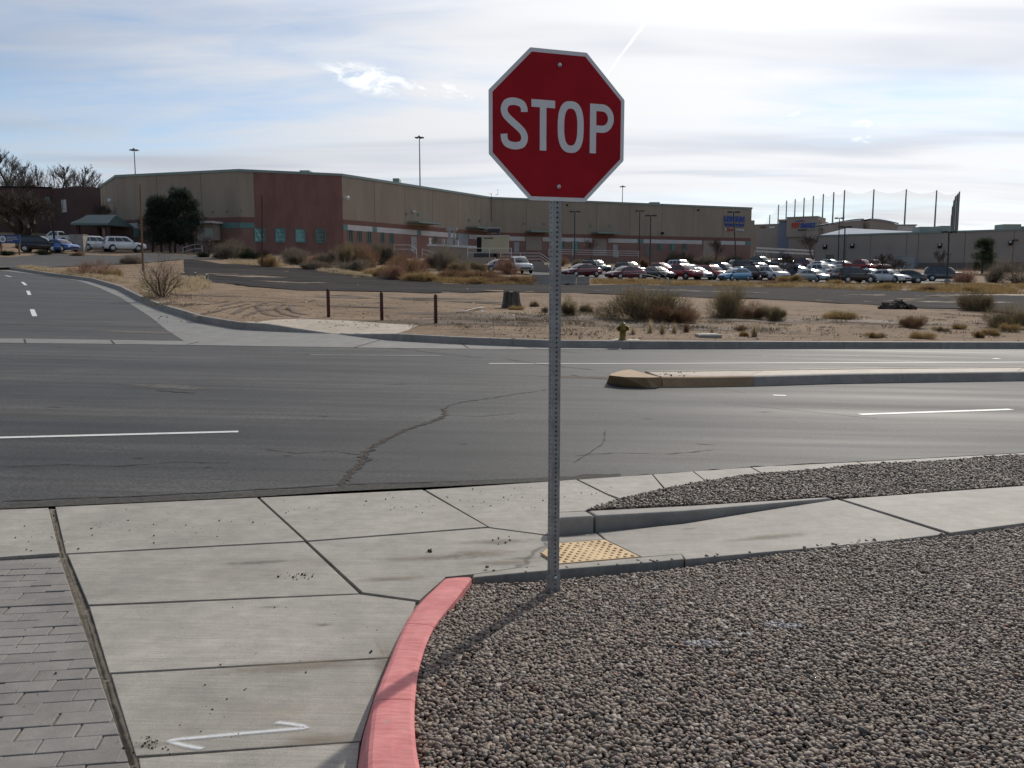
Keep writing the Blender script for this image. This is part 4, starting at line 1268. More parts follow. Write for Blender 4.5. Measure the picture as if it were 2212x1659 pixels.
# local frame: x along the sign face, -y towards the driver
def post_mesh(w_, z0, z1, hole_r, first, pitch=0.0254, th=0.0022):
    mb = MB(); h = w_ / 2
    nseg = int((z1 - z0) / pitch)
    N = 8
    for side in range(4):
        a = side * math.pi / 2; ca, sa = math.cos(a), math.sin(a)
        def tr(u, z, d): 
            x, y = u, -d
            return (x * ca - y * sa, x * sa + y * ca, z)
        for i in range(nseg):
            zc = z0 + (i + 0.5) * pitch
            sq, ci, co = [], [], []
            for k in range(N):
                t = math.pi / 4 + 2 * math.pi * k / N
                c, s = math.cos(t), math.sin(t)
                m = max(abs(c), abs(s))
                sq.append(tr(c / m * h * 0.86 if True else 0, zc + s / m * pitch / 2, h))
                ci.append(tr(c * hole_r, zc + s * hole_r, h)); co.append(tr(c * hole_r, zc + s * hole_r, h - th))
            b = len(mb.v)
            mb.v += sq + ci + co
            for k in range(N):
                k2 = (k + 1) % N
                mb.f.append((b + k, b + k2, b + N + k2, b + N + k)); mb.mi.append(0)
                mb.f.append((b + N + k, b + N + k2, b + 2 * N + k2, b + 2 * N + k)); mb.mi.append(0)
        # rounded corner strip
        zt = z0 + nseg * pitch
        q = [(h * 0.86, h), (h * 0.955, h * 0.985), (h * 0.985, h * 0.955), (h, h * 0.86)]
        b = len(mb.v)
        for z in (z0, zt):
            for u, d in q: mb.v.append(tr(u, z, d))
        for k in range(3):
            mb.f.append((b + k, b + k + 1, b + 5 + k, b + 4 + k)); mb.mi.append(0)
    me = mb.mesh('post')
    bm = bmesh.new(); bm.from_mesh(me)
    bm.to_mesh(me); bm.free()
    return me
z_mid = PY(1202, 275, pb.y).z - pb.z
SGN = 0.762
post = link('post', post_mesh(0.0508, -0.02, z_mid + 0.34, 0.0056, 0), m_galv, sign)
link('anchor_sleeve', post_mesh(0.060, -0.12, 0.110, 0.0056, 0), m_galv, sign)
# corner bolt in the sleeve
MB().lathe([(0.011, 0), (0.011, 0.004), (0.007, 0.007), (0, 0.008)], n=10, axis='y').build('anchor_bolt', m_alu, sign, True, loc=(0, -0.030 - 0.008, 0.083), rz=0).scale = (1, -1, 1)
bpy.data.objects['anchor_bolt'].location = (0, -0.0305, 0.083)

m_sign_w = mat('sign_white_sheeting', (0.73, 0.72, 0.72), 0.5, 0.03, 20, speck=0.03, speck_scale=400, spec=0.3)
m_sign_r = mat('sign_red_sheeting', (0.36, 0.007, 0.015), 0.45, 0.10, 5, spec=0.14, speck=0.08, speck_scale=260)
m_sign_b = mat('sign_back_aluminium', (0.5, 0.5, 0.5), 0.5, 0.1, 20, metal=0.5)
def octa(half, corner_r=0.0):
    r = half / math.cos(math.pi / 8)
    pts = []
    for k in range(8):
        a = math.pi / 8 + k * math.pi / 4
        c = Vector((r * math.cos(a), r * math.sin(a)))
        if corner_r:
            for j in range(-2, 3):
                aa = a + j * (math.pi / 16)
                d = Vector((math.cos(aa), math.sin(aa)))
                cc = Vector((math.cos(a), math.sin(a))) * (r - corner_r / math.cos(math.pi / 8))
                pts.append(cc + d * corner_r)
        else: pts.append(c)
    return pts
def plate(pts, y0, y1):
    """flat piece standing in the sign plane, front at y0"""
    mb = MB(); n = len(pts)
    vs = [(p[0], y0, p[1]) for p in pts] + [(p[0], y1, p[1]) for p in pts]
    mb.add(vs, [tuple(range(n)), tuple(reversed(range(n, 2 * n)))] + [(i, n + i, n + (i + 1) % n, (i + 1) % n) for i in range(n)])
    return mb
YF = -0.0254 - 0.005
face = plate(octa(SGN / 2, 0.012), YF, YF + 0.003).build('panel', m_sign_w, sign, loc=(0, 0, z_mid))
bd = 0.0205
redp = plate(octa(SGN / 2 - bd, 0.005), YF - 0.0008, YF - 0.0001).build('red_field', m_sign_r, sign, loc=(0, 0, z_mid))
back = plate(octa(SGN / 2 - 0.001, 0.012), YF + 0.0031, YF + 0.0042).build('back', m_sign_b, sign, loc=(0, 0, z_mid))
def letter(name, polys):
    """polys: list of (outline points) quads in the sign plane"""
    mb = MB()
    for q in polys:
        b = len(mb.v); n = len(q)
        mb.v += [(p[0], YF - 0.0016, p[1]) for p in q]
        area = sum(q[i][0] * q[(i + 1) % n][1] - q[(i + 1) % n][0] * q[i][1] for i in range(n))
        idx = list(range(b, b + n))
        mb.f.append(tuple(idx if area > 0 else reversed(idx))); mb.mi.append(0)
    return mb.build(name, m_sign_w, redp.parent, loc=(0, 0, z_mid))
def stroke(path, wv, n=8):
    line = smooth_line([Vector(p) for p in path], n)
    qs, prev = [], None
    for i, p in enumerate(line):
        d = (line[min(i + 1, len(line) - 1)] - line[max(i - 1, 0)]).normalized()
        s = Vector((-d.y, d.x)) * wv / 2
        cur = (p + s, p - s)
        if prev: qs.append([prev[1], cur[1], cur[0], prev[0]])
        prev = cur
    return qs
SW = 0.0365
def X(z): return (z - 799.0) / 1194.0 * SGN
cxS, cxO = X(416), X(908)
S_path = [(0.0545, 0.060), (0.0525, 0.080), (0.039, 0.100), (0.0, 0.1095), (-0.038, 0.101), (-0.0535, 0.078), (-0.0535, 0.056), (-0.043, 0.036), (-0.022, 0.017), (0.0, 0.0), (0.024, -0.018), (0.047, -0.041), (0.0555, -0.064), (0.0525, -0.086), (0.038, -0.103), (0.0, -0.1105), (-0.037, -0.102), (-0.0525, -0.082), (-0.0565, -0.054)]
letter('letter', [[(a.x + cxS, a.y) for a in q] for q in stroke(S_path, SW, 6)])
xt0, xt1, xs = X(562), X(768), X(664)
letter('letter', [[(xt0, 0.127 - 0.038), (xt1, 0.127 - 0.038), (xt1, 0.127), (xt0, 0.127)], [(xs - SW / 2, -0.127), (xs + SW / 2, -0.127), (xs + SW / 2, 0.127 - 0.038), (xs - SW / 2, 0.127 - 0.038)]])
ow, oh = (X(1024) - X(792)) / 2, 0.131
oq = []
N = 44
def sup(t, a, b, e=2.6):
    c, s = math.cos(t), math.sin(t)
    return (math.copysign(abs(c) ** (2 / e), c) * a, math.copysign(abs(s) ** (2 / e), s) * b)
for k in range(N):
    t0, t1 = 2 * math.pi * k / N, 2 * math.pi * (k + 1) / N
    o1, o2 = sup(t0, ow, oh), sup(t1, ow, oh)
    i1, i2 = sup(t0, ow - SW, oh - 0.037), sup(t1, ow - SW, oh - 0.037)
    oq.append([(cxO + o1[0], o1[1]), (cxO + o2[0], o2[1]), (cxO + i2[0], i2[1]), (cxO + i1[0], i1[1])])
letter('letter', oq)
p0, p1 = X(1080), X(1298)
pq = [[(p0, -0.127), (p0 + SW, -0.127), (p0 + SW, 0.127), (p0, 0.127)]]
pt, pm = 0.127, -0.019           # bowl from top to its lower edge
bw = 0.0365
rO = (pt - pm) / 2; xc = p1 - rO * 0.94
zc_ = (pt + pm) / 2
pq += [[(p0 + SW, pt - bw), (xc, pt - bw), (xc, pt), (p0 + SW, pt)], [(p0 + SW, pm), (xc, pm), (xc, pm + bw), (p0 + SW, pm + bw)]]
for k in range(18):
    t0, t1 = -math.pi / 2 + math.pi * k / 18, -math.pi / 2 + math.pi * (k + 1) / 18
    f = lambda t, r, q=0.94: (xc + math.cos(t) * r * q, zc_ + math.sin(t) * r)
    a0, a1 = f(t0, rO), f(t1, rO)
    b0, b1 = f(t0, rO - bw), f(t1, rO - bw)
    pq.append([a0, a1, b1, b0])
letter('letter', pq)
for s in (1, -1):
    bo = MB().lathe([(0.0115, 0), (0.0115, -0.003), (0.009, -0.0065), (0.004, -0.0085), (0, -0.009)], n=14, axis='y').build('bolt', m_alu, sign, True, loc=(X(808) * 0 + 0.004, YF - 0.0008, z_mid + s * 0.307))

# stones strayed from the bed onto the concrete
def stray(name, boxes, offf, label):
    pts, ss = [], []
    for x0, y0, x1, y1, sp, n in boxes:
        for _ in range(n):
            u = random.random(); x, y = x0 + (x1 - x0) * u + random.gauss(0, sp), y0 + (y1 - y0) * u + random.gauss(0, sp * 0.35)
            q = P(x, y, offf); k = random.uniform(0.006, 0.014)
            pts.append((q.x, q.y, q.z + k * 0.3)); ss.append(k)
    me = bpy.data.meshes.new(name); me.from_pydata(pts, [], [])
    n = len(pts)
    a_ = me.attributes.new('idx', 'INT', 'POINT'); a_.data.foreach_set('value', rng.integers(0, 9, n).astype(np.int32))
    a_ = me.attributes.new('rot', 'FLOAT_VECTOR', 'POINT'); a_.data.foreach_set('vector', np.stack([rng.normal(0, .2, n), rng.normal(0, .2, n), rng.uniform(0, 6.28, n)], 1).ravel())
    a_ = me.attributes.new('scl', 'FLOAT_VECTOR', 'POINT'); a_.data.foreach_set('vector', np.repeat(np.array(ss), 3))
    o = link(name, me); md = o.modifiers.new('scatter', 'NODES'); md.node_group = ng_peb
    tag(o, label, 'gravel', None, 'stuff')
stray('stray_gravel', [(1210, 1228, 1470, 1207, 4, 16), (1500, 1204, 2040, 1154, 5, 14), (1000, 1235, 1180, 1225, 14, 6)], walk_off, 'loose pebbles strayed onto the walkway edge')

# ------------------------------------------------------------------ building materials
m_tan = mat('stucco_tan', (0.33, 0.262, 0.198), 0.9, 0.10, 0.5, 0.3, 9, stretch=(1, 1, 0.2))
m_brick = mat('block_red_brown', (0.225, 0.112, 0.092), 0.9, 0.12, 0.8, 0.3, 7, stretch=(1, 1, 0.3))
m_base = mat('block_rose_brown', (0.255, 0.145, 0.118), 0.9, 0.08, 0.5, 0.3, 7)
m_band = mat('band_brown', (0.20, 0.10, 0.08), 0.9, 0.06, 0.5)
m_pale = mat('band_pale_grey', (0.56, 0.52, 0.50), 0.85, 0.06, 0.6)
m_teal = mat('teal_paint', (0.12, 0.24, 0.22), 0.6, 0.08, 0.8)
m_teal_w = mat('teal_window_film', (0.30, 0.62, 0.57), 0.3, 0.06, 0.5, spec=0.5)
m_glass = mat('window_glass_dark', (0.035, 0.055, 0.055), 0.08, 0.2, 0.6, spec=0.6)
m_trim = mat('metal_coping_green_grey', (0.22, 0.27, 0.25), 0.45, 0.06, 0.6, metal=0.3)
m_roof = mat('roof_metal_pale', (0.34, 0.37, 0.42), 0.85, 0.06, 0.4, spec=0.05)
m_steel_w = mat('white_painted_steel', (0.62, 0.62, 0.61), 0.5, 0.08, 3)
m_door = mat('door_grey_paint', (0.36, 0.35, 0.35), 0.6, 0.08, 1.2)
m_black = mat('black_painted_steel', (0.022, 0.022, 0.024), 0.4, 0.2, 4, spec=0.5)
m_lens = mat('lamp_lens', (0.5, 0.5, 0.48), 0.2, 0.1, 4)
m_beige = mat('panel_wall_beige', (0.36, 0.30, 0.255), 0.9, 0.05, 0.25, 0.2, 6)
m_beige_d = mat('panel_wall_base', (0.19, 0.155, 0.135), 0.9, 0.08, 0.4)
m_petb = mat('stucco_grey_beige', (0.34, 0.28, 0.235), 0.9, 0.05, 0.2)
m_bluegrey = mat('stucco_blue_grey', (0.19, 0.21, 0.27), 0.9, 0.05, 0.2)
m_maroon = mat('brick_dark_maroon', (0.085, 0.05, 0.045), 0.9, 0.12, 0.4, 0.3, 8)
m_blue_l = mat('letter_blue', (0.035, 0.085, 0.33), 0.5, 0.05)
m_red_l = mat('letter_red', (0.50, 0.045, 0.03), 0.5, 0.05)
m_white_l = mat('letter_white', (0.70, 0.70, 0.70), 0.5, 0.04)
m_dark_l = mat('letter_dark', (0.06, 0.055, 0.05), 0.6, 0.05)
m_gen = mat('enclosure_beige', (0.42, 0.37, 0.26), 0.6, 0.06, 1.0)
m_elec = mat('cabinet_grey', (0.30, 0.31, 0.32), 0.6, 0.08, 1.5)

def text_mesh(s, size, depth=0.04, bold=0.0, sx=1.0):
    cu = bpy.data.curves.new('txt', 'FONT')
    cu.body = s; cu.size = size; cu.extrude = depth / 2; cu.offset = bold
    cu.align_x = 'LEFT'; cu.resolution_u = 3
    ob = bpy.data.objects.new('txt', cu); COL.objects.link(ob)
    me = bpy.data.meshes.new_from_object(ob)
    bpy.data.objects.remove(ob)
    co = np.empty(len(me.vertices) * 3); me.vertices.foreach_get('co', co); co = co.reshape(-1, 3)
    lo, hi = co.min(0), co.max(0)
    return me, lo, hi
def text_on(s, root, wall, px0, px1, py0, py1, material, name='lettering', out=0.12, bold=0.012):
    """letters filling a picture box on a wall"""
    u0, z1 = wall.uz(px0, py0); u1, _ = wall.uz(px1, py0); _, z0 = wall.uz((px0 + px1) / 2, py1)
    me, lo, hi = text_mesh(s, 1.0, 0.06, bold)
    co = np.empty(len(me.vertices) * 3); me.vertices.foreach_get('co', co); co = co.reshape(-1, 3)
    k = (co - lo) / np.maximum(hi - lo, 1e-6)
    q = np.empty_like(co)
    for i, (a, b, c) in enumerate(k):
        p = wall.pt(u0 + (u1 - u0) * a, z0 + (z1 - z0) * b, out + 0.1 * c)
        q[i] = (p.x - root.location.x, p.y - root.location.y, p.z - root.location.z)
    me.vertices.foreach_set('co', q.ravel()); me.update()
    return link(name, me, material, root)

class Wall:
    """vertical wall from A to B (world XY, outside on the right of A->B seen from above = towards the camera)"""
    def __init__(self, A, B):
        self.A, self.B = Vector(A[:2]), Vector(B[:2])
        self.L = (self.B - self.A).length
        self.d = (self.B - self.A) / self.L
        self.n = Vector((self.d.y, -self.d.x))
    def uz(self, x, y):
        r = ray(x, y)
        den = r.x * self.n.x + r.y * self.n.y
        t = (self.A.x * self.n.x + self.A.y * self.n.y) / den
        p = CAMP + r * t
        return (p.xy - self.A).dot(self.d), p.z
    def pt(self, u, z, out=0.0):
        p = self.A + self.d * u + self.n * out
        return Vector((p.x, p.y, z))
    def block(self, root, name, u0, u1, z0, z1, o0, o1, material, z1b=None):
        z1b = z1 if z1b is None else z1b
        q = [self.pt(u0, 0, o1), self.pt(u1, 0, o1), self.pt(u1, 0, o0), self.pt(u0, 0, o0)]
        r = root.location if root else Vector((0, 0, 0))
        if root is not None and root.parent is not None: r = root.parent.location
        mb = MB().prism([(p.x - r.x, p.y - r.y) for p in q], z0 - r.z, [z1 - r.z, z1b - r.z, z1b - r.z, z1 - r.z])
        return mb.build(name, material, root)
    def pxblock(self, root, name, x0, x1, y0, y1, o0, o1, material):
        u0, _ = self.uz(x0, y0); u1, _ = self.uz(x1, y0)
        _, zt = self.uz((x0 + x1) / 2, y0); _, zb = self.uz((x0 + x1) / 2, y1)
        return self.block(root, name, u0, u1, zb, zt, o0, o1, material)
    def window(self, root, x0, x1, y0, y1, frame, glass, fw=0.08, out=0.07, mull=False):
        u0, _ = self.uz(x0, y0); u1, _ = self.uz(x1, y0)
        _, zt = self.uz((x0 + x1) / 2, y0); _, zb = self.uz((x0 + x1) / 2, y1)
        r = root.location
        mb = MB()
        def bl(a, b, c, d, o):
            q = [self.pt(a, 0, o), self.pt(b, 0, o), self.pt(b, 0, 0.0), self.pt(a, 0, 0.0)]
            mb.prism([(p.x - r.x, p.y - r.y) for p in q], c - r.z, d - r.z)
        bl(u0 - fw, u0, zb - fw, zt + fw, out); bl(u1, u1 + fw, zb - fw, zt + fw, out)
        bl(u0, u1, zt, zt + fw, out); bl(u0, u1, zb - fw, zb, out)
        if mull: bl((u0 + u1) / 2 - 0.04, (u0 + u1) / 2 + 0.04, zb, zt, out)
        w_ = mb.build('window', frame, root)
        pane = self.block(w_, 'pane', u0, u1, zb, zt, 0.004, 0.03, glass)
        return w_

# ------------------------------------------------------------------ warehouse
ZR = PY(516, 365, 120.0).z
roof_px = [(216, 401), (250, 378), (516, 365), (738, 375), (1060, 425), (1624, 448)]
RC = [PZ(x, y, ZR) for x, y in roof_px]
wh = thing('warehouse', (RC[2].x, RC[2].y, T(RC[2].x, RC[2].y)), 'long tan and brown warehouse with bent front and teal windows', 'warehouse')
WS = [Wall(RC[i], RC[i + 1]) for i in range(5)]
w0, w1, w2, w3, w4 = WS
zbrown = w2.uz(516, 468)[1] if False else w3.uz(741, 474)[1]      # top of the brown band
zpale1 = w3.uz(741, 484.6)[1]; zpale0 = w3.uz(741, 496.6)[1]
BOT = -1.0
for k, wl in enumerate(WS):
    mup = m_tan
    if k == 2:      # the red bay fills most of this wall
        u_red, _ = wl.uz(549, 420)
        wl.block(wh, 'wall', 0, u_red, zbrown, ZR - 0.35, -0.35, 0, m_tan)
        wl.block(wh, 'red_bay', u_red, wl.L - 0.0, BOT, ZR - 0.35, -0.35, 0.03, m_brick)
        wl.block(wh, 'base_wall', 0, u_red, BOT, zbrown, -0.35, 0.03, m_base)
        wl.block(wh, 'band', 0, u_red, zbrown - 0.95, zbrown - 0.003, 0.031, 0.06, m_band)
    else:
        wl.block(wh, 'wall', 0, wl.L, zbrown, ZR - 0.35, -0.35, 0, m_tan)
        wl.block(wh, 'base_wall', 0, wl.L, BOT, zbrown, -0.35, 0.03, m_base)
        wl.block(wh, 'band', 0.02, wl.L - 0.02, zpale1 + 0.003, zbrown - 0.003, 0.031, 0.06, m_band)
    wl.block(wh, 'coping', -0.1, wl.L + 0.1, ZR - 0.35, ZR, -0.5, 0.12, m_trim)
    for s in np.arange(7.3, wl.L, 7.6):
        if k != 2:
            wl.block(wh, 'panel_joint', s - 0.03, s + 0.03, zbrown + 0.05, ZR - 0.36, 0.0005, 0.012, m_band)
# flat roof behind the parapet and the far side walls
rp = [(p.x, p.y) for p in RC]
far = [(RC[5].x + 4, RC[5].y + 55), (RC[0].x + 6, RC[0].y + 60)]
poly = rp + far
loc = wh.location
MB().prism([(x - loc.x, y - loc.y) for x, y in shrink(poly, 0.6)], BOT - loc.z, ZR - 0.5 - loc.z).build('roof', m_roof, wh)
# pale strip and teal squares under the band
def strips(wl, segs):
    for x0, x1, mm, nm in segs:
        u0, _ = wl.uz(x0, 495); u1, _ = wl.uz(x1, 495)
        wl.block(wh, nm, max(0.02, u0), min(wl.L - 0.02, u1), zpale0, zpale1, 0.031, 0.055, mm)
strips(w3, [(739.5, 750, m_teal, 'teal_square'), (750.5, 804, m_pale, 'pale_strip'), (804.5, 813, m_teal, 'teal_square'), (813.5, 900, m_pale, 'pale_strip'), (900.5, 909, m_teal, 'teal_square'), (909.5, 985, m_pale, 'pale_strip'), (985.5, 1012, m_teal, 'teal_square'), (1012.5, 1055, m_pale, 'pale_strip')])
strips(w4, [(1100, 1134, m_pale, 'pale_strip'), (1172, 1279, m_pale, 'pale_strip'), (1314, 1377, m_pale, 'pale_strip'), (1377.5, 1390, m_teal, 'teal_square'), (1390.5, 1517, m_pale, 'pale_strip'), (1549, 1610, m_pale, 'pale_strip'), (1610.5, 1622, m_teal, 'teal_square')])
# teal stripe on the left bays
for wl, x0, x1, y0, y1, mm in ((w2, 517, 549, 481, 493, m_teal), (w1, 478, 515, 481, 493, m_teal), (w1, 256, 277, 484, 494, m_teal), (w1, 278, 306, 482, 493, m_pale), (w0, 232, 249, 487, 500, m_pale)):
    wl.pxblock(wh, 'teal_stripe' if mm is m_teal else 'pale_strip', x0, x1, y0, y1, 0.061, 0.08, mm)
# square teal windows in the red bay
for x0, x1, y0, y1 in ((550.5, 572, 494.5, 521.5), (595, 615, 494.5, 522), (638.5, 658, 495.5, 522.5), (682, 701.5, 496, 523)):
    w2.window(wh, x0, x1, y0, y1, m_teal, m_teal_w, 0.09, 0.12)
# narrow windows on the right bays
for x0, x1, y0, y1 in ((752, 760.5, 498, 524), (773, 780, 500, 524), (793.5, 801, 501, 525), (822.5, 829, 503, 524.5), (841.5, 849, 504.5, 525.5), (937, 943, 511.5, 527.5)):
    w3.window(wh, x0, x1, y0, y1, m_teal, m_glass, 0.08, 0.10, True)
for x0, x1, y0, y1 in ((1210, 1219, 522, 537), (1236, 1248, 522, 541), (1420, 1430.5, 527, 541), (1447, 1456, 527, 541), (1474, 1483, 527, 541.5)):
    w4.window(wh, x0, x1, y0, y1, m_teal, m_teal_w, 0.08, 0.10, True)
def door(wl, x0, x1, y0, y1, mm=m_door):
    d = wl.pxblock(wh, 'door', x0, x1, y0, y1, 0.031, 0.09, mm)
    u1, z = wl.uz(x1 - (x1 - x0) * 0.2, (y0 + y1) / 2)
    wl.block(d, 'handle', u1 - 0.08, u1 + 0.08, z - 0.05, z + 0.05, 0.09, 0.14, m_dark)
door(w3, 887.5, 899, 511, 542); door(w3, 926, 931, 514, 527, m_steel_w)
door(w4, 1110, 1121, 523, 545); door(w4, 1324, 1334, 528, 556); door(w4, 1393, 1411, 529, 552, m_beige_d)
# loading doors under steel canopies
def canopy(wl, x0, x1, y0, y1, deep, mm=m_trim):
    wl.pxblock(wh, 'canopy', x0, x1, y0, y1, 0.05, deep, mm)
canopy(w3, 879, 929, 480.5, 484, 2.4); canopy(w3, 1007, 1060, 492, 495.5, 2.4); canopy(w4, 1135, 1180, 499.5, 503, 2.6); canopy(w4, 1277, 1328, 502.5, 506, 2.6)
for wl, x0, x1, y0, y1 in ((w4, 1136, 1170, 511, 541), (w4, 1281, 1310, 516, 553), (w4, 1519, 1547, 520, 560), (w3, 988, 1010, 505, 530)):
    wl.pxblock(wh, 'loading_door', x0, x1, y0, y1, 0.031, 0.10, m_petb if wl is w4 else m_elec)
# entrance on the left bay with a flat canopy
w1.pxblock(wh, 'entrance_canopy', 436, 483, 480, 484.5, 0.09, 2.6, m_pale)
w1.pxblock(wh, 'entrance_wall', 440, 476, 485, 520, 0.09, 1.4, m_petb)
w1.pxblock(wh, 'entrance_door', 457, 475, 494, 518, 1.404, 1.44, m_glass)
w1.window(wh, 280, 306, 497, 512, m_teal, m_teal_w)
# wall lamps, vents and cameras
for wl, x, y, mm in ((w1, 460, 458, m_teal), (w1, 490, 457, m_teal), (w2, 488 + 32, 455, m_teal), (w3, 878, 461, m_teal), (w3, 903, 463, m_teal), (w3, 1013, 475, m_teal), (w3, 1036, 477, m_teal), (w4, 1132, 483, m_teal), (w4, 1175, 483.5, m_teal), (w4, 1276, 487, m_teal), (w4, 1317, 487, m_teal), (w4, 1225, 443, m_dark), (w4, 1508, 454, m_dark)):
    wl.pxblock(wh, 'wall_vent', x - 1.6, x + 1.6, y - 1.8, y + 1.8, 0.01, 0.16, mm)
for wl, x, y in ((w1, 245, 433), (w3, 741.5, 427)):
    c = wl.pt(*wl.uz(x, y), 0.0)
    a = wl.pt(*wl.uz(x, y), 0.75)
    cam_o = MB().bar(c - loc, a - loc, 0.12, 0.12).build('security_camera', m_steel_w, wh)
    MB().lathe([(0.0, -0.45), (0.22, -0.36), (0.30, -0.15), (0.30, 0.05), (0.18, 0.2), (0.0, 0.22)], tuple(a - loc), 12).build('dome', m_steel_w, cam_o, True)
for wl, x, y in ((w4, 1430, 504), (w3, 1073, 474), (w3, 892, 457)):
    wl.pxblock(wh, 'wall_lamp', x - 2.5, x + 2.5, y - 2.6, y + 2.2, 0.01, 0.3, m_dark if x > 1200 else m_pale)
# roof hatch and pipes over the bend
for x, y, wd in ((640, 368, 11), (846, 386, 7), (1423, 438.5, 11)):
    p = PZ(x, y, ZR + 0.1)
    k = ppm(p)
    MB().box((p.x - loc.x, p.y + 6 - loc.y, ZR + 0.25 - loc.z), (wd / k * 2, 2.4, 0.9)).build('roof_hatch', m_trim, wh)
for x in (1059.5, 1073.5):
    u, z = w3.uz(x, 424)
    a = w3.pt(u, ZR + 0.5, -0.3); b = w3.pt(u, ZR + 0.6, 0.2); c = w3.pt(u, zbrown + (2.0 if x < 1065 else 8.0), 0.2)
    MB().tube([a - loc, b - loc, c - loc], 0.05, 6).build('roof_pipe', m_black, wh)
# lettering on the end of the warehouse
text_on('LEWAN', wh, w4, 1564, 1607.5, 466, 479.5, m_blue_l, bold=0.05)
text_on('TECHNOLOGY', wh, w4, 1564, 1607.5, 482, 489.5, m_blue_l, bold=0.045)
text_on('A', wh, w4, 1564.5, 1568.5, 493, 498.5, m_white_l, bold=0.02)
text_on('Xerox', wh, w4, 1569.5, 1583, 493, 498.5, m_red_l, bold=0.03)
text_on('Company', wh, w4, 1585, 1607, 493, 499.5, m_white_l, bold=0.02)
# stepped right-hand end
e0 = RC[5]
de = w4.d
for k, (wd, drop) in enumerate(((1.9, 2.8), (1.5, 4.9))):
    pass
w5a = Wall((e0.x, e0.y + 2.5), (e0.x + de.x * 3.0, e0.y + 2.5 + de.y * 3.0))
za = w5a.uz(1628, 476)[1]; zb5 = w5a.uz(1634, 486)[1]
w5a.block(wh, 'step_wall', 0.05, w5a.uz(1630, 480)[0], BOT, za, -6, 0, m_tan)
w5a.block(wh, 'step_wall', w5a.uz(1630, 480)[0] + 0.003, w5a.uz(1634.5, 486)[0], BOT, zb5, -6, -0.2, m_tan)

# ------------------------------------------------------------------ shop building behind, with sign
ps_l = PY(1626, 486, 262.0); ps_r = PY(1805, 489, 250.0)
shop = thing('shop_building', (ps_l.x, ps_l.y, T(ps_l.x, ps_l.y)), 'grey beige store with tall sign block and blue grey recess behind the car park', 'store')
ws = Wall(ps_l, ps_r)
def zof(wl, x, y): return wl.uz(x, y)[1]
u = lambda x: ws.uz(x, 490)[0]
ws.block(shop, 'wall', u(1626), u(1683), 2, zof(ws, 1650, 485.5), -12, 0, m_petb)
ws.block(shop, 'coping', u(1626), u(1683), zof(ws, 1650, 485.5), zof(ws, 1650, 484.4), -12, 0.3, m_trim)
ws.block(shop, 'recess_wall', u(1683), u(1706), 2, zof(ws, 1695, 475), -12, 0.6, m_bluegrey)
ws.block(shop, 'side_tower', u(1682), u(1703), zof(ws, 1690, 478), zof(ws, 1690, 474.5), -10, 1.2, m_petb)
ws.block(shop, 'sign_block', u(1702), u(1769), zof(ws, 1730, 512), zof(ws, 1735, 470), -10, 1.8, m_petb)
ws.block(shop, 'coping', u(1701.5), u(1769.5), zof(ws, 1735, 470), zof(ws, 1735, 468.6), -10, 2.1, m_trim)
ws.block(shop, 'side_tower', u(1769), u(1776), 2, zof(ws, 1772, 477), -10, 1.0, m_petb)
ws.block(shop, 'entrance_wall', u(1706), u(1769), 2, zof(ws, 1730, 512), -10, 0.9, m_petb)
class Off(Wall):
    pass
ws2 = Wall(ws.pt(0, 0, 1.8), ws.pt(ws.L, 0, 1.8))
text_on('PET', shop, ws2, 1710.5, 1728.5, 481.5, 492.5, m_red_l, bold=0.05)
text_on('SMART', shop, ws2, 1729.5, 1762.5, 482, 492.5, m_blue_l, bold=0.05)
ws2.pxblock(shop, 'logo_swoosh', 1719, 1733, 476.5, 478.5, 0.05, 0.2, m_blue_l)
ws2.pxblock(shop, 'logo_ball', 1733.5, 1737, 475.5, 479.5, 0.05, 0.2, m_red_l)
for x0, x1, mm in ((1642, 1647, m_red_l), (1647.3, 1653, m_dark_l), (1662, 1674, m_white_l)):
    ws.pxblock(shop, 'small_sign', x0, x1, 481.5 + 8, 484.5 + 8, 0.05, 0.2, mm)
ws2.pxblock(shop, 'small_sign', 1724, 1745, 495.5, 498.5, 0.05, 0.15, m_dark_l)

# ------------------------------------------------------------------ long beige building on the right
zt_r = PY(2212, 494, 146.0).z
bl_, br_ = PZ(1762, 508, zt_r), PZ(2260, 492.2, zt_r)
br_ = bl_ + (br_ - bl_) * 1.5
side = thing('panel_building', (bl_.x, bl_.y, T(bl_.x, bl_.y)), 'long low beige panel building with pale metal roof at the right', 'building')
wb = Wall(bl_, br_)
wb.block(side, 'wall', 0, wb.L, PY(2212, 566, 146).z, zt_r - 0.3, -0.4, 0, m_beige)
wb.block(side, 'base_wall', 0, wb.L, -2, PY(2212, 566, 146).z, -0.4, 0.02, m_beige_d)
wb.block(side, 'coping', -0.1, wb.L, zt_r - 0.3, zt_r, -0.6, 0.15, m_trim)
for x in (1881, 1959, 1984, 2085, 2190, 1880 - 52):
    uu = wb.uz(x, 520)[0]
    wb.block(side, 'panel_joint', uu - 0.05, uu + 0.05, PY(2212, 566, 146).z, zt_r - 0.31, 0.0005, 0.02, m_beige_d)
wb.window(side, 1785, 1800.5, 551, 566, m_dark, m_glass, 0.05, 0.05, True)
for x, y, mm in ((1842, 531, m_dark), (1918, 532, m_petb), (2031, 531, m_dark), (2137, 528, m_petb), (2372 // 1 - 188, 525, m_dark), (1783, 533, m_dark)):
    lamp = wb.pxblock(side, 'wall_lamp' if mm is m_dark else 'vent_plate', x - 4, x + 4, y - 5, y + 5, 0.01, 0.12 if mm is m_petb else 0.35, mm)
    if mm is m_dark: wb.pxblock(lamp, 'lens', x - 2.5, x + 2.5, y - 4.5, y - 0.5, 0.352, 0.38, m_lens)
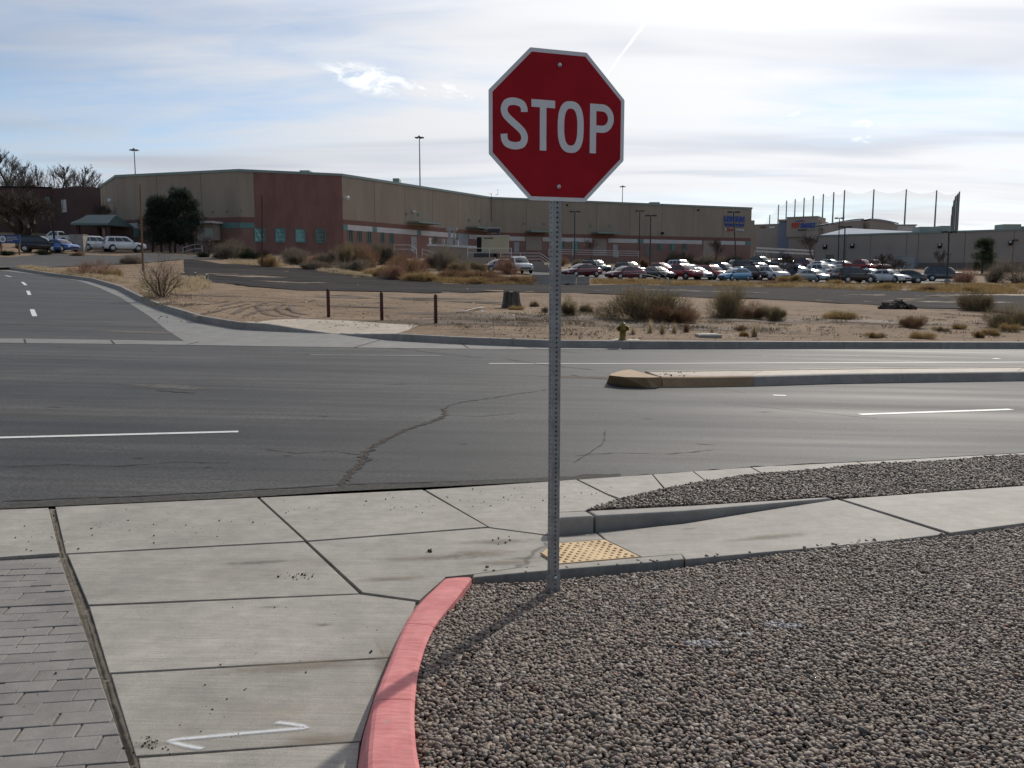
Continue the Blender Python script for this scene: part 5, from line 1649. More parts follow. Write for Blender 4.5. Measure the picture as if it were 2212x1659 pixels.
# metal roof rising behind the wall, and the end wall
l0 = side.location
ra, rb2 = wb.pt(-0.0, 0, -0.6), wb.pt(wb.L, 0, -0.6)
rc_, rd_ = wb.pt(wb.L * 0.41, 0, -20), wb.pt(-1.0, 0, -20)
zroof = zt_r + 1.55
MB().add([(ra.x - l0.x, ra.y - l0.y, zt_r - 0.1 - l0.z), (wb.pt(wb.L * 0.44, 0, -0.6).x - l0.x, wb.pt(wb.L * 0.44, 0, -0.6).y - l0.y, zt_r - 0.1 - l0.z),
          (rc_.x - l0.x, rc_.y - l0.y, zt_r + 0.1 - l0.z), (rd_.x - l0.x, rd_.y - l0.y, zroof + 0.7 - l0.z), (rd_.x - l0.x, rd_.y - l0.y, -1 - l0.z), (ra.x - l0.x, ra.y - l0.y, -1 - l0.z), (rc_.x - l0.x, rc_.y - l0.y, -1 - l0.z), (wb.pt(wb.L * 0.44, 0, -0.6).x - l0.x, wb.pt(wb.L * 0.44, 0, -0.6).y - l0.y, -1 - l0.z)],
         [(0, 1, 2, 3), (3, 4, 5, 0), (2, 6, 4, 3), (1, 7, 6, 2), (0, 5, 7, 1)]).build('roof', m_roof, side)
for x0, x1, y0, y1, off in ((2069 - 3, 2126 - 15, 538 - 6, 0, 0),):
    pass
for px0, px1, py0, py1 in ((2164.5, 2203, 484.5, 494.5), (2207, 2240, 489, 494), (1984, 2021, 490, 500), (2030, 2052, 488, 499)):
    p0, p1 = PY(px0, py1, 158.0), PY(px1, py0, 158.0)
    MB().box(((p0.x + p1.x) / 2 - l0.x, 159 - l0.y, (p0.z + p1.z) / 2 - 0.5 - l0.z), (p1.x - p0.x, 3.0, p1.z - p0.z + 1.0)).build('roof_unit', m_trim, side)
# ------------------------------------------------------------------ two curved-roof blocks further back
def curved_block(x_tall, x_low, y_tall, y_low, Y, label, y_base=505):
    p0, p1 = PY(x_low, y_low, Y), PY(x_tall, y_tall, Y)
    pb_ = PY(x_low, y_base, Y)
    root = thing('retail_block', (p0.x, Y, pb_.z), label, 'building', 'curved roof blocks behind the panel building')
    n = 10; prof = []
    for k in range(n + 1):
        t = k / n
        prof.append((p0.x + (p1.x - p0.x) * t - p0.x, p0.z + (p1.z - p0.z) * math.sin(t * math.pi / 2) - pb_.z))
    front = [(x, 0, z) for x, z in prof] + [(p1.x - p0.x, 0, -4), (0, 0, -4)]
    m = len(front)
    mb = MB().add(front + [(x, 14, z) for x, y, z in front], [tuple(range(m)), tuple(reversed(range(m, 2 * m)))] + [(i, m + i, m + (i + 1) % m, (i + 1) % m) for i in range(m)])
    me = mb.mesh('wall'); bm = bmesh.new(); bm.from_mesh(me); bmesh.ops.recalc_face_normals(bm, faces=bm.faces[:]); bm.to_mesh(me); bm.free()
    link('wall', me, m_petb, root)
    top = MB()
    for i in range(n):
        (xa, za_), (xb, zb_) = prof[i], prof[i + 1]
        top.add([(xa, -0.3, za_ + 0.02), (xb, -0.3, zb_ + 0.02), (xb, 14, zb_ + 0.02), (xa, 14, za_ + 0.02), (xa, -0.3, za_ + 0.4), (xb, -0.3, zb_ + 0.4), (xb, 14, zb_ + 0.4), (xa, 14, za_ + 0.4)],
                [(4, 5, 6, 7), (0, 1, 5, 4), (3, 7, 6, 2)])
    top.build('roof_edge', m_roof, root)
curved_block(1865.5, 1800, 475.5, 484.5, 232.0, 'tan block whose curved roof climbs to the right')
curved_block(1880, 1940, 475.5, 485, 230.0, 'tan block whose curved roof falls to the right')
pa = PY(1939, 487, 236); pb2 = PY(1978, 489, 236)
blk = thing('roof_block', (pa.x, 236, PY(1939, 505, 236).z), 'pale boxy rooftop block right of the curved roofs', 'building')
MB().box(((pb2.x - pa.x) / 2, 5, (pa.z - PY(1939, 505, 236).z) / 2 - 2), (pb2.x - pa.x, 10, pa.z - PY(1939, 505, 236).z + 4)).build('wall', m_pale, blk)
MB().box(((pb2.x - pa.x) / 2, 5, pa.z - PY(1939, 505, 236).z + 0.1), (pb2.x - pa.x + 0.5, 10.5, 0.35)).build('coping', m_trim, blk)
pa = PY(1768, 494, 240); pb2 = PY(1800, 494, 240)
blk = thing('low_block', (pa.x, 240, PY(1768, 505, 240).z), 'low beige parapet between the store and the curved roofs', 'building')
MB().box(((pb2.x - pa.x) / 2, 5, 0), (pb2.x - pa.x, 10, 2 * (pa.z - PY(1768, 505, 240).z))).build('wall', m_petb, blk)
MB().box(((pb2.x - pa.x) / 2, 5, pa.z - PY(1768, 505, 240).z + 0.1), (pb2.x - pa.x + 0.4, 10.5, 0.3)).build('coping', m_trim, blk)

# ------------------------------------------------------------------ dark brick building far left
q0, q1, q2 = PY(-160, 404, 152.0), PY(113, 407, 156.0), PY(167, 401.5, 150.0)
lb = thing('brick_building', (q1.x, q1.y, T(q1.x, q1.y)), 'dark maroon brick building behind the bare trees at far left', 'building')
wl1, wl2 = Wall(q0, q1), Wall(q1, q2)
wl1.block(lb, 'wall', 0, wl1.L, 2, q1.z, -8, 0, m_maroon); wl2.block(lb, 'wall', 0.003, wl2.L, 2, q1.z - 0.1, -8, 0, m_maroon, q2.z)
wl1.block(lb, 'coping', 0, wl1.L, q1.z, q1.z + 0.25, -8, 0.15, m_dark)
wl1.pxblock(lb, 'rooftop_box', 40, 68, 396.5, 404.5, -6, -2, m_maroon); wl1.pxblock(lb, 'rooftop_box', -30, 16, 400, 404.5, -6, -2, m_maroon)
for x0, x1, y0, y1 in ((20, 34, 420, 440), (60, 74, 425, 445), (96, 108, 425, 445)):
    wl1.window(lb, x0, x1, y0, y1, m_dark, m_glass)
wl2.window(lb, 133, 143, 432, 458, m_elec, m_pale)

# ------------------------------------------------------------------ entrance kiosk with teal roof, pillar, notice board
kp = P(190, 546)
kz = T(kp.x, 118.0)
kio = thing('entry_canopy', (PY(192, 546, 118).x, 118.0, kz), 'dark entry shelter with a sloping teal metal roof beside white SUVs', 'shelter')
a0, a1 = PY(152, 482, 117.0), PY(233, 482, 117.0); t0 = PY(158, 464.5, 121.0)
lk = kio.location
x0, x1 = a0.x - lk.x, a1.x - lk.x; zl, zh = a0.z - lk.z, t0.z - lk.z
MB().add([(x0, -1.0, zl), (x1, -1.0, zl), (x1 - 0.6, 3.0, zh), (x0 + 0.6, 3.0, zh), (x0, 7, zl), (x1, 7, zl), (x0, -1, zl - 0.25), (x1, -1, zl - 0.25), (x1, 7, zl - 0.25), (x0, 7, zl - 0.25)],
         [(0, 1, 2, 3), (3, 2, 5, 4), (0, 3, 4, 9, 6), (1, 7, 8, 5, 2), (6, 7, 1, 0), (9, 8, 7, 6)]).build('roof', mat('teal_metal_roof', (0.10, 0.155, 0.16), 0.45, 0.1, 1.5, metal=0.3), kio)
for sx in np.linspace(x0 + 0.4, x1 - 0.4, 12):
    t_ = (sx - x0) / (x1 - x0)
    MB().bar((sx, -1.02, zl + 0.03), (sx * 0.96, 3.0, zh + 0.03), 0.06, 0.06).build('roof_seam', MATS['teal_metal_roof'], kio)
for sx in (x0 + 0.5, x1 - 0.5):
    for sy in (0, 6): MB().box((sx, sy, zl / 2 - 0.15), (0.4, 0.4, zl + 0.2)).build('column', m_maroon, kio)
MB().box(((x0 + x1) / 2 + 1, 5.5, zl / 2 - 0.2), ((x1 - x0) * 0.75, 0.3, zl)).build('back_wall', m_maroon, kio)
pp = P(167, 544)
pil = thing('gate_pillar', pp, 'square grey concrete pillar with a dark panel left of the SUVs', 'pillar')
kk = ppm(pp)
MB().box((0, 0.6, 18 / kk), (28 / kk, 1.2, 36 / kk)).build('shaft', m_conc_far, pil)
MB().box((0, 0.6, 36.5 / kk), (29.5 / kk, 1.3, 1.6 / kk)).build('cap', m_conc_far, pil)
MB().box((-7 / kk, -0.02, 9 / kk), (6 / kk, 0.06, 8 / kk)).build('panel', m_dark, pil)
bp = P(23, 551)
kk = ppm(bp)
bsg = thing('notice_board', bp, 'blue sign board with round white seal on wooden posts at far left', 'sign')
m_blue_s = mat('sign_blue', (0.03, 0.065, 0.19), 0.5, 0.05); m_wood = mat('weathered_wood', (0.20, 0.115, 0.06), 0.9, 0.25, 4, stretch=(1, 1, 0.1))
MB().box((0, 0, 34 / kk), (46 / kk, 0.12, 18 / kk)).build('board', m_blue_s, bsg)
for sx in (-20.5, 18): MB().box((sx / kk, 0.14, 16 / kk), (3.2 / kk, 0.14, 34 / kk)).build('post', m_wood, bsg)
seal = MB().lathe([(7 / kk, -0.01), (7 / kk, 0.0), (0, 0.0)], (0, 0, 0), 20, 'y').build('seal', m_white_l, bsg, loc=(-14 / kk, -0.075, 34 / kk)); seal.scale = (1, -1, 1)
sl2 = MB().lathe([(4.2 / kk, -0.004), (4.2 / kk, 0.0), (0, 0.0)], (0, 0, 0), 16, 'y').build('emblem', mat('seal_grey_blue', (0.25, 0.28, 0.36), 0.6, 0.3, 8), seal, loc=(0, 0.012, 0))
for dz, wd in ((38, 22), (34, 25), (30.5, 13)):
    MB().box(((7 - (25 - wd) / 2) / kk, -0.067, dz / kk), (wd / kk, 0.012, 1.3 / kk)).build('text_line', m_pale, bsg)

# ------------------------------------------------------------------ driving-range netting
m_pole = mat('net_pole_grey', (0.20, 0.20, 0.20), 0.5, 0.1, 0.2)
def net_mat(name, alpha, col):
    m, t, b = new_mat(name)
    b.inputs['Base Color'].default_value = (*col, 1); b.inputs['Roughness'].default_value = 0.9
    b.inputs['Alpha'].default_value = alpha
    return m
m_net = net_mat('range_netting', 0.13, (0.10, 0.11, 0.12)); m_net2 = net_mat('range_netting_dense', 0.9, (0.055, 0.07, 0.065))
tops = [(1663, 464), (1682, 442), (1699.5, 433), (1718, 430), (1737.4, 427), (1757.4, 423), (1778.8, 419), (1801.3, 415), (1824.7, 410.6), (1888, 409), (1958, 408.8), (2023.6, 411), (2073, 413.7)]
depth = [495, 470, 455, 440, 425, 410, 395, 378, 360, 352, 346, 342, 340]
rt = PY(1888, 500, 352)
net = thing('range_net', (rt.x, rt.y, T(rt.x, rt.y)), 'tall driving range netting hung on thin poles above the far roofs', 'netting')
ln = net.location
tp = [PY(x, y, d) for (x, y), d in zip(tops, depth)]
for p in tp:
    MB().tube([(p.x - ln.x, p.y - ln.y, -8), (p.x - ln.x, p.y - ln.y, (p.z - ln.z) * 0.45), (p.x - ln.x, p.y - ln.y, p.z - ln.z)], [0.42, 0.36, 0.26], 6).build('pole', m_pole, net)
lowp = [PY(1640, 492, 505)] + tp
for a, b in zip(lowp[:-1], lowp[1:]):
    mb = MB(); n = 6
    for k in range(n + 1):
        t = k / n
        q = a.lerp(b, t); sag = -1.6 * math.sin(math.pi * t)
        mb.v += [(q.x - ln.x, q.y - ln.y, q.z - ln.z + sag), (q.x - ln.x, q.y - ln.y, -4)]
    for k in range(n): mb.f.append((2 * k, 2 * k + 2, 2 * k + 3, 2 * k + 1)); mb.mi.append(0)
    mb.build('net', m_net, net)
rs = [(2073, 413.7, 340), (2069, 419, 343), (2064, 424, 347), (2060.5, 433, 351), (2057.5, 446, 355), (2055.5, 465, 359), (2054, 500, 363)]
rp_ = [PY(x, y, d) for x, y, d in rs]
for a, b in zip(rp_[:-1], rp_[1:]):
    mb = MB()
    mb.add([(a.x - ln.x, a.y - ln.y, a.z - ln.z), (b.x - ln.x, b.y - ln.y, b.z - ln.z), (b.x - ln.x, b.y - ln.y, -4), (a.x - ln.x, a.y - ln.y, -4)], [(0, 1, 2, 3)])
    mb.build('side_net', m_net2, net)
for p in rp_[1:-1]:
    MB().tube([(p.x - ln.x, p.y - ln.y, -4), (p.x - ln.x, p.y - ln.y, p.z - ln.z)], 0.22, 5).build('pole', m_pole, net)

# ------------------------------------------------------------------ lamps
def lamp_post(x_top, y_top, x_bot, y_bot, heads, label, lean=True, hw=8, base=True, group='parking lot lamp posts'):
    p = P(x_bot, y_bot)
    k = ppm(p)
    top = PY(x_top, y_top, p.y)
    root = thing('lamp_post', p, label, 'lamp post', group)
    t = top - p
    MB().tube([(0, 0, -0.3), (t.x * 0.5, 0, t.z * 0.5), (t.x, 0, t.z)], [0.105, 0.095, 0.08], 8).build('pole', m_black, root)
    if base: MB().lathe([(0.3, -0.3), (0.3, 0.55), (0.26, 0.6), (0.0, 0.6)], n=12).build('footing', m_conc_far, root)
    for s in heads:
        hw_m = hw / k
        h = MB().box((t.x + s * (0.25 + hw_m / 2), 0, t.z - 0.02), (hw_m, 0.5, 0.22), 0).build('lamp_head', m_black, root)
        MB().box((t.x + s * (0.25 + hw_m / 2), 0, t.z - 0.15), (hw_m * 0.7, 0.36, 0.03)).build('lens', m_lens, h)
        MB().bar((t.x, 0, t.z - 0.02), (t.x + s * 0.26, 0, t.z - 0.02), 0.1, 0.1).build('arm', m_black, root)
    return root
lamp_post(592.7, 454, 592.7, 541, (-1,), 'slim black lamp post in front of the red bay windows', hw=6)
lamp_post(780, 458, 780.5, 541, (-1,), 'black lamp post just right of the red bay corner', hw=7)
b_ = lamp_post(868, 466, 868, 543, (-1,), 'black lamp post carrying a small pale banner', hw=7)
t_ = PY(864, 483, b_.location.y) - b_.location
MB().box((t_.x, -0.05, t_.z), (0.4, 0.05, 1.2)).build('banner', m_pale, b_)
lamp_post(997.4, 441, 997.4, 556, (1,), 'black lamp post left of the beige generator box', hw=6)
lamp_post(1241.8, 457, 1241, 577, (-1, 1), 'twin head lamp post just right of the sign post')
lamp_post(1382, 455.5, 1381, 570, (-1, 1), 'twin head lamp post, farther of the close pair', hw=7)
lamp_post(1405.7, 465.5, 1404, 592, (-1, 1), 'twin head lamp post, nearer of the close pair', hw=8.5)
lamp_post(1584.4, 458, 1592, 592, (-1, 1), 'leaning twin head lamp post before the blue wall letters', hw=9)
lamp_post(1630, 517, 1630, 550, (-1, 1), 'short distant twin lamp post beside the warehouse end', hw=4)
lamp_post(1654.5, 505, 1654, 550, (-1, 1), 'short distant twin lamp post before the grey store wall', hw=4)
lamp_post(1813.5, 471, 1810, 574, (-1, 1), 'twin head lamp post rising above the left end of the panel building', hw=7)
lamp_post(1825.5, 490, 1821, 608, (-1, 1), 'nearer lamp post standing among the front row of cars', hw=9)
lamp_post(2050, 501, 2046, 615, (-1, 1), 'lone twin lamp post by the dark SUV at right', hw=9)
lamp_post(2200.8, 518.5, 2199, 585, (-1, 1), 'lamp post at the right edge behind brush', hw=8)
for x, yt, lb_, Y in ((289.5, 322, 'far high mast light above the left warehouse roof', 300), (906, 295, 'far high mast light above the middle warehouse roof', 280), (1345, 402, 'far high mast light right of the stop sign', 420)):
    p = PY(x, yt, Y)
    r_ = thing('mast_light', (p.x, Y, T(p.x, Y)), lb_, 'mast light', 'high mast lights behind the warehouse')
    h_ = p.z - T(p.x, Y)
    MB().tube([(0, 0, -1), (0, 0, h_)], [0.34, 0.15], 8).build('pole', m_galv, r_)
    MB().lathe([(0.5, 0), (0.6, 0.3), (0.3, 0.7), (0, 0.75)], (0, 0, h_ - 0.4), 10).build('ring', m_galv, r_)
    for k in range(6):
        a = k * math.pi / 3 + 0.3
        MB().box((math.cos(a) * 1.15, math.sin(a) * 0.9, h_ - 0.35), (0.7, 0.5, 0.35)).build('floodlight', m_black, r_)

# ------------------------------------------------------------------ cars
def paint(name, col, metal=0.25, rough=0.22):
    m, t, b = new_mat(name)
    pos = t.new('ShaderNodeNewGeometry').outputs['Position']
    c = t.mix(t.rng(t.noise(pos, 1.3, 4), 0.3, 0.7), sc(col, 0.88), sc(col, 1.08))
    t.put(b.inputs['Base Color'], c)
    b.inputs['Metallic'].default_value = metal; b.inputs['Roughness'].default_value = rough
    b.inputs['Coat Weight'].default_value = 0.8; b.inputs['Coat Roughness'].default_value = 0.2
    return m
CP = {'white': paint('car_white', (0.68, 0.68, 0.67), 0.0, 0.3), 'silver': paint('car_silver', (0.42, 0.43, 0.44), 0.5, 0.25), 'black': paint('car_black', (0.012, 0.012, 0.014), 0.1, 0.2),
      'grey': paint('car_grey', (0.09, 0.095, 0.10), 0.4, 0.25), 'red': paint('car_red', (0.30, 0.012, 0.012), 0.15, 0.22), 'maroon': paint('car_maroon', (0.12, 0.014, 0.022), 0.2, 0.22),
      'blue': paint('car_blue', (0.12, 0.30, 0.46), 0.3, 0.22), 'navy': paint('car_navy', (0.015, 0.03, 0.075), 0.3, 0.22), 'green': paint('car_green', (0.05, 0.075, 0.06), 0.3, 0.25), 'sage': paint('car_sage', (0.36, 0.40, 0.37), 0.4, 0.25),
      'purple': paint('car_mauve', (0.15, 0.12, 0.15), 0.3, 0.25), 'brightblue': paint('car_bright_blue', (0.03, 0.09, 0.32), 0.2, 0.22)}
m_cglass = mat('car_glass', (0.018, 0.022, 0.024), 0.2, 0.1, 1, spec=1.0)
m_tyre = mat('tyre_rubber', (0.018, 0.018, 0.018), 0.85, 0.15, 10)
m_rim = mat('wheel_rim', (0.42, 0.42, 0.43), 0.3, 0.1, 6, metal=0.7)
m_head = mat('headlight_glass', (0.65, 0.66, 0.66), 0.08, 0.05, 4, spec=0.7)
m_tail = mat('tail_light', (0.33, 0.012, 0.012), 0.15, 0.05, 4)
m_bump = mat('bumper_dark', (0.03, 0.03, 0.032), 0.6, 0.1, 4)

def loft(stations, sect):
    """stations: list of dicts; sect(st)-> closed ring of points at that station"""
    mb = MB(); rings = [sect(s) for s in stations]; n = len(rings[0])
    for r in rings: mb.v += r
    for i in range(len(rings) - 1):
        for k in range(n):
            a, b = i * n + k, i * n + (k + 1) % n
            mb.f.append((a, b, b + n, a + n)); mb.mi.append(0)
    mb.f.append(tuple(reversed(range(n)))); mb.mi.append(0)
    e = (len(rings) - 1) * n
    mb.f.append(tuple(e + k for k in range(n))); mb.mi.append(0)
    return mb
def fix(me):
    bm = bmesh.new(); bm.from_mesh(me); bmesh.ops.recalc_face_normals(bm, faces=bm.faces[:]); bm.to_mesh(me); bm.free(); return me

def make_car(kind):
    if kind == 'sedan':
        L, Wd, H, wb_, wr = 4.7, 1.80, 1.45, 1.38, 0.33
        body = [(-2.34, .66, .42, .70), (-2.28, .90, .30, .80), (-2.0, 1.00, .24, .87), (-1.5, 1.02, .20, .90), (-0.4, .97, .19, .90), (0.8, .95, .19, .90), (1.3, .91, .19, .90), (1.9, .82, .22, .87), (2.22, .70, .28, .78), (2.34, .56, .36, .62)]
        base, roof, bz = (-1.80, 1.12), (-0.95, 0.22), (0.97, 0.93)
        bw_, rw = 0.80, 0.60
    elif kind == 'hatch':
        L, Wd, H, wb_, wr = 4.3, 1.76, 1.50, 1.30, 0.32
        body = [(-2.10, .70, .42, .74), (-2.05, .98, .30, .82), (-1.6, 1.02, .22, .88), (-0.4, .98, .19, .88), (0.8, .95, .19, .88), (1.25, .92, .19, .88), (1.75, .82, .22, .85), (2.02, .70, .28, .76), (2.12, .56, .36, .60)]
        base, roof, bz = (-2.02, 1.25), (-1.35, 0.15), (1.0, 0.92)
        bw_, rw = 0.80, 0.60
    elif kind == 'suv':
        L, Wd, H, wb_, wr = 4.8, 1.90, 1.78, 1.42, 0.38
        body = [(-2.38, .72, .46, .80), (-2.34, 1.10, .36, .88), (-2.1, 1.16, .30, .94), (-0.4, 1.13, .28, .95), (0.8, 1.12, .28, .95), (1.25, 1.10, .28, .95), (1.9, 1.03, .30, .93), (2.25, .92, .36, .86), (2.38, .72, .42, .74)]
        base, roof, bz = (-2.30, 1.10), (-2.02, 0.28), (1.13, 1.09)
        bw_, rw = 0.86, 0.70
    else:           # pickup
        L, Wd, H, wb_, wr = 5.6, 1.98, 1.88, 1.72, 0.40
        body = [(-2.80, .80, .52, .90), (-2.76, 1.14, .46, .95), (-2.3, 1.16, .36, .98), (-0.6, 1.16, .33, .98), (0.8, 1.15, .33, .98), (1.3, 1.15, .33, .98), (2.2, 1.09, .35, .96), (2.68, 1.00, .40, .92), (2.8, .78, .46, .84)]
        base, roof, bz = (-0.92, 1.42), (-0.74, 0.62), (1.15, 1.13)
        bw_, rw = 0.88, 0.72
    root = bpy.data.objects.new('car', None); COL.objects.link(root)
    def ring(s):
        x, zt, zb, hw = s
        return [(x, -hw * .90, zb), (x, -hw, zb + .16 * (zt - zb)), (x, -hw * .995, zb + .62 * (zt - zb)), (x, -hw * .93, zt - .05), (x, -hw * .80, zt), (x, 0, zt + .025),
                (x, hw * .80, zt), (x, hw * .93, zt - .05), (x, hw * .995, zb + .62 * (zt - zb)), (x, hw, zb + .16 * (zt - zb)), (x, hw * .90, zb)]
    me = fix(loft(body, ring).mesh('body', True))
    link('body', me, CP['white'], root)
    # cabin: pillars and roof in body colour, panes set on its faces
    zb0, zb1 = bz
    zr = H
    A = [(base[0], -bw_, zb0), (base[1], -bw_, zb1), (base[1] - 0.05, 0, zb1 + .02), (base[1], bw_, zb1), (base[0], bw_, zb0), (base[0], 0, zb0)]
    mid = []
    def cabin_ring(t):
        # t 0 belt .. 1 roof
        x0 = base[0] + (roof[0] - base[0]) * t; x1 = base[1] + (roof[1] - base[1]) * t
        wv = bw_ + (rw - bw_) * t
        z0 = zb0 + (zr - 0.05 - zb0) * t; z1 = zb1 + (zr - 0.03 - zb1) * t
        return x0, x1, wv, z0, z1
    mb = MB()
    for t in (0.0, 0.85, 1.0):
        x0, x1, wv, z0, z1 = cabin_ring(t)
        if t == 1.0: x0 += 0.10; x1 -= 0.12; wv -= 0.06; z0 += 0.05; z1 += 0.03
        mb.v += [(x0, -wv, z0), ((x0 + x1) / 2, -wv * 1.02, (z0 + z1) / 2 + (0.02 if t else 0)), (x1, -wv * .94, z1), (x1 + 0.08, 0, z1), (x1, wv * .94, z1), ((x0 + x1) / 2, wv * 1.02, (z0 + z1) / 2 + (0.02 if t else 0)), (x0, wv, z0), (x0 - 0.06, 0, z0)]
    for i in range(2):
        for k in range(8):
            a, b = i * 8 + k, i * 8 + (k + 1) % 8
            mb.f.append((a, b, b + 8, a + 8)); mb.mi.append(0)
    mb.f.append(tuple(16 + k for k in range(8))); mb.mi.append(0)
    link('cabin', fix(mb.mesh('cabin', False)), CP['white'], root)
    def pane(name, pts, out):
        q = [Vector(p) for p in pts]
        nrm = (q[1] - q[0]).cross(q[-1] - q[0]).normalized()
        if nrm.dot(out) < 0: nrm = -nrm
        mbp = MB(); n = len(q)
        mbp.add([p + nrm * 0.012 for p in q] + [p - nrm * 0.01 for p in q], [tuple(range(n)), tuple(reversed(range(n, 2 * n)))] + [(i, (i + 1) % n, n + (i + 1) % n, n + i) for i in range(n)])
        link(name, fix(mbp.mesh(name)), m_cglass, root)
    def cp(t, front, y):
        x0, x1, wv, z0, z1 = cabin_ring(t)
        x = (x1 + 0.08 * (1 - abs(y))) if front else (x0 - 0.06 * (1 - abs(y)))
        return (x, y * wv * (.94 if front else 1.0), z1 if front else z0)
    for fr, nm in ((True, 'windscreen'), (False, 'rear_window')):
        for sgn in (-1, 1):
            pass
        pts = [cp(0.10, fr, -.88), cp(0.10, fr, 0), cp(0.10, fr, .88), cp(0.84, fr, .86), cp(0.84, fr, 0), cp(0.84, fr, -.86)]
        out = Vector((1, 0, 0.5)) if fr else Vector((-1, 0, 0.5))
        mbp = MB()
        sg = 1 if fr else -1
        NU, NV = 8, 5
        for j in range(NV + 1):
            t = 0.10 + 0.74 * j / NV
            for i in range(NU + 1):
                y = -0.88 + 1.76 * i / NU
                q = Vector(cp(t, fr, y))
                bul = 0.02 + 0.05 * (1 - y * y) + 0.045 * math.sin(math.pi * j / NV)
                mbp.v.append((q.x + sg * bul * 0.7, q.y, q.z + bul * 0.5 + 0.01))
        for j in range(NV):
            for i in range(NU):
                a = j * (NU + 1) + i; mbp.f.append((a, a + 1, a + NU + 2, a + NU + 1)); mbp.mi.append(0)
        link(nm, fix(mbp.mesh(nm, True)), m_cglass, root)
    for sgn in (-1, 1):
        def sp(t, u):
            x0, x1, wv, z0, z1 = cabin_ring(t)
            return (x0 + (x1 - x0) * u, sgn * (wv * (1.015 - 0.07 * max(0, u - 0.5) * 2) + 0.006), z0 + (z1 - z0) * u)
        splits = ((0.10, 0.34), (0.37, 0.63), (0.66, 0.90)) if kind == 'suv' else (((0.14, 0.50), (0.54, 0.88)) if kind != 'pickup' else ((0.12, 0.46), (0.50, 0.86)))
        for a, b in splits:
            pane('side_window', [sp(.10, a), sp(.10, b), sp(.84, b - (0.02 if b > .85 else 0)), sp(.84, a + (0.03 if a < .2 else 0))], Vector((0, sgn, 0)))
        MB().box((base[1] - 0.15, sgn * (bw_ + 0.13), zb1 + 0.06), (0.12, 0.22, 0.14)).build('mirror', m_bump, root)
        for fx in (-wb_, wb_):
            y = sgn * (Wd / 2 - 0.10)
            wh_ = MB().lathe([(wr - .1, -.11), (wr, -.07), (wr, .07), (wr - .1, .11)], n=16, axis='y').build('wheel', m_tyre, root, loc=(fx, y, wr))
            MB().lathe([(wr * .62, -.02), (wr * .62, .012), (wr * .2, .03), (0, .03)], n=12, axis='y').build('rim', m_rim, wh_, loc=(0, sgn * 0.10, 0)).scale = (1, sgn, 1)
            # dark arch behind the tyre
            MB().lathe([(wr + .07, -.02), (wr + .07, .004), (0, .004)], n=16, axis='y').build('wheel_arch', m_bump, root, loc=(fx, sgn * (Wd / 2 - 0.012), wr + 0.02)).scale = (1, sgn, 1)
            wh_.location.y = sgn * (Wd / 2 - 0.09)
        xf, xr = body[-2][0], body[1][0]
        zf = body[-2][1]
        MB().box((xf - 0.04, sgn * body[-2][3] * 0.76, zf - 0.12), (0.26, 0.34, 0.15)).build('headlight', m_head, root)
        MB().box((xr + 0.04, sgn * body[1][3] * 0.86, body[1][1] - 0.16), (0.16, 0.2, 0.26)).build('tail_light', m_tail, root)
    MB().box((body[-1][0] - 0.02, 0, body[-1][2] + 0.12), (0.10, body[-1][3] * 1.5, 0.16)).build('grille', m_bump, root)
    MB().box((body[0][0] - 0.0, 0, body[0][2] + 0.04), (0.10, body[0][3] * 1.7, 0.14)).build('rear_bumper', m_bump, root)
    if kind == 'pickup':
        MB().box((-1.85, 0, 1.165), (1.62, 1.62, 0.03)).build('bed', m_bump, root)
        for sgn in (-1, 1): MB().box((-1.85, sgn * 0.88, 1.19), (1.75, 0.12, 0.10)).build('bed_rail', CP['white'], root)
    if kind == 'suv':
        for sgn in (-1, 1): MB().bar((-1.7, sgn * .58, H + .04), (0.0, sgn * .58, H + .05), .05, .06).build('roof_rail', m_bump, root)
    return root
PROTO = {k: make_car(k) for k in ('sedan', 'hatch', 'suv', 'pickup')}
USED = set()
def car(kind, color, x, y, heading, label, group='cars in the parking lot', Y=None, lift=0.05):
    """heading: degrees, 0 = nose towards the right, 90 = away from the camera"""
    src = PROTO[kind]
    if kind not in USED:
        o = src; USED.add(kind)
    else:
        o = copy_tree(src)
    o.name = {'sedan': 'sedan', 'hatch': 'hatchback', 'suv': 'parked_suv', 'pickup': 'pickup_truck'}[kind]
    p = P(x, y) if Y is None else Vector((PY(x, y, Y).x, Y, 0))
    o.location = (p.x, p.y, T(p.x, p.y) + lot_off(p.x, p.y) + lift)
    o.rotation_euler = (0, 0, R(heading + random.uniform(-7, 7)))
    cat = {'sedan': 'car', 'hatch': 'car', 'suv': 'SUV', 'pickup': 'pickup truck'}[kind]
    tag(o, label, cat, group)
    for c in o.children:
        if c.name.split('.')[0] in ('body', 'cabin', 'bed_rail'):
            c.material_slots[0].link = 'OBJECT'
            c.material_slots[0].material = CP[color]
    return o
FR = -60           # nose to the right and towards the camera
car('sedan', 'purple', 1077, 590, -150, 'dull mauve sedan beside a white pickup below the generator platform')
car('pickup', 'white', 1120, 592, -70, 'white pickup facing the camera left of the sign post')
car('sedan', 'maroon', 1256, 600, -155, 'maroon sedan just behind the concrete barrier')
car('suv', 'green', 1287, 592, -58, 'dark green SUV with nose to the right behind the maroon sedan')
car('sedan', 'maroon', 1351, 605, -155, 'maroon sedan standing alone at the front edge, nose left')
car('suv', 'black', 1361, 598, -52, 'black SUV directly behind the front maroon sedan')
car('sedan', 'black', 1420, 605, FR, 'black sedan at the foot of the nearer twin lamp post')
car('hatch', 'red', 1428, 590, FR, 'red hatchback one row behind the black sedan')
car('suv', 'white', 1472, 588, FR, 'white SUV behind the red pickup, second row')
car('pickup', 'red', 1470, 606, FR, 'red pickup behind the big brush, front row')
car('sedan', 'white', 1505, 606, FR, 'white sedan between the red pickup and a red SUV')
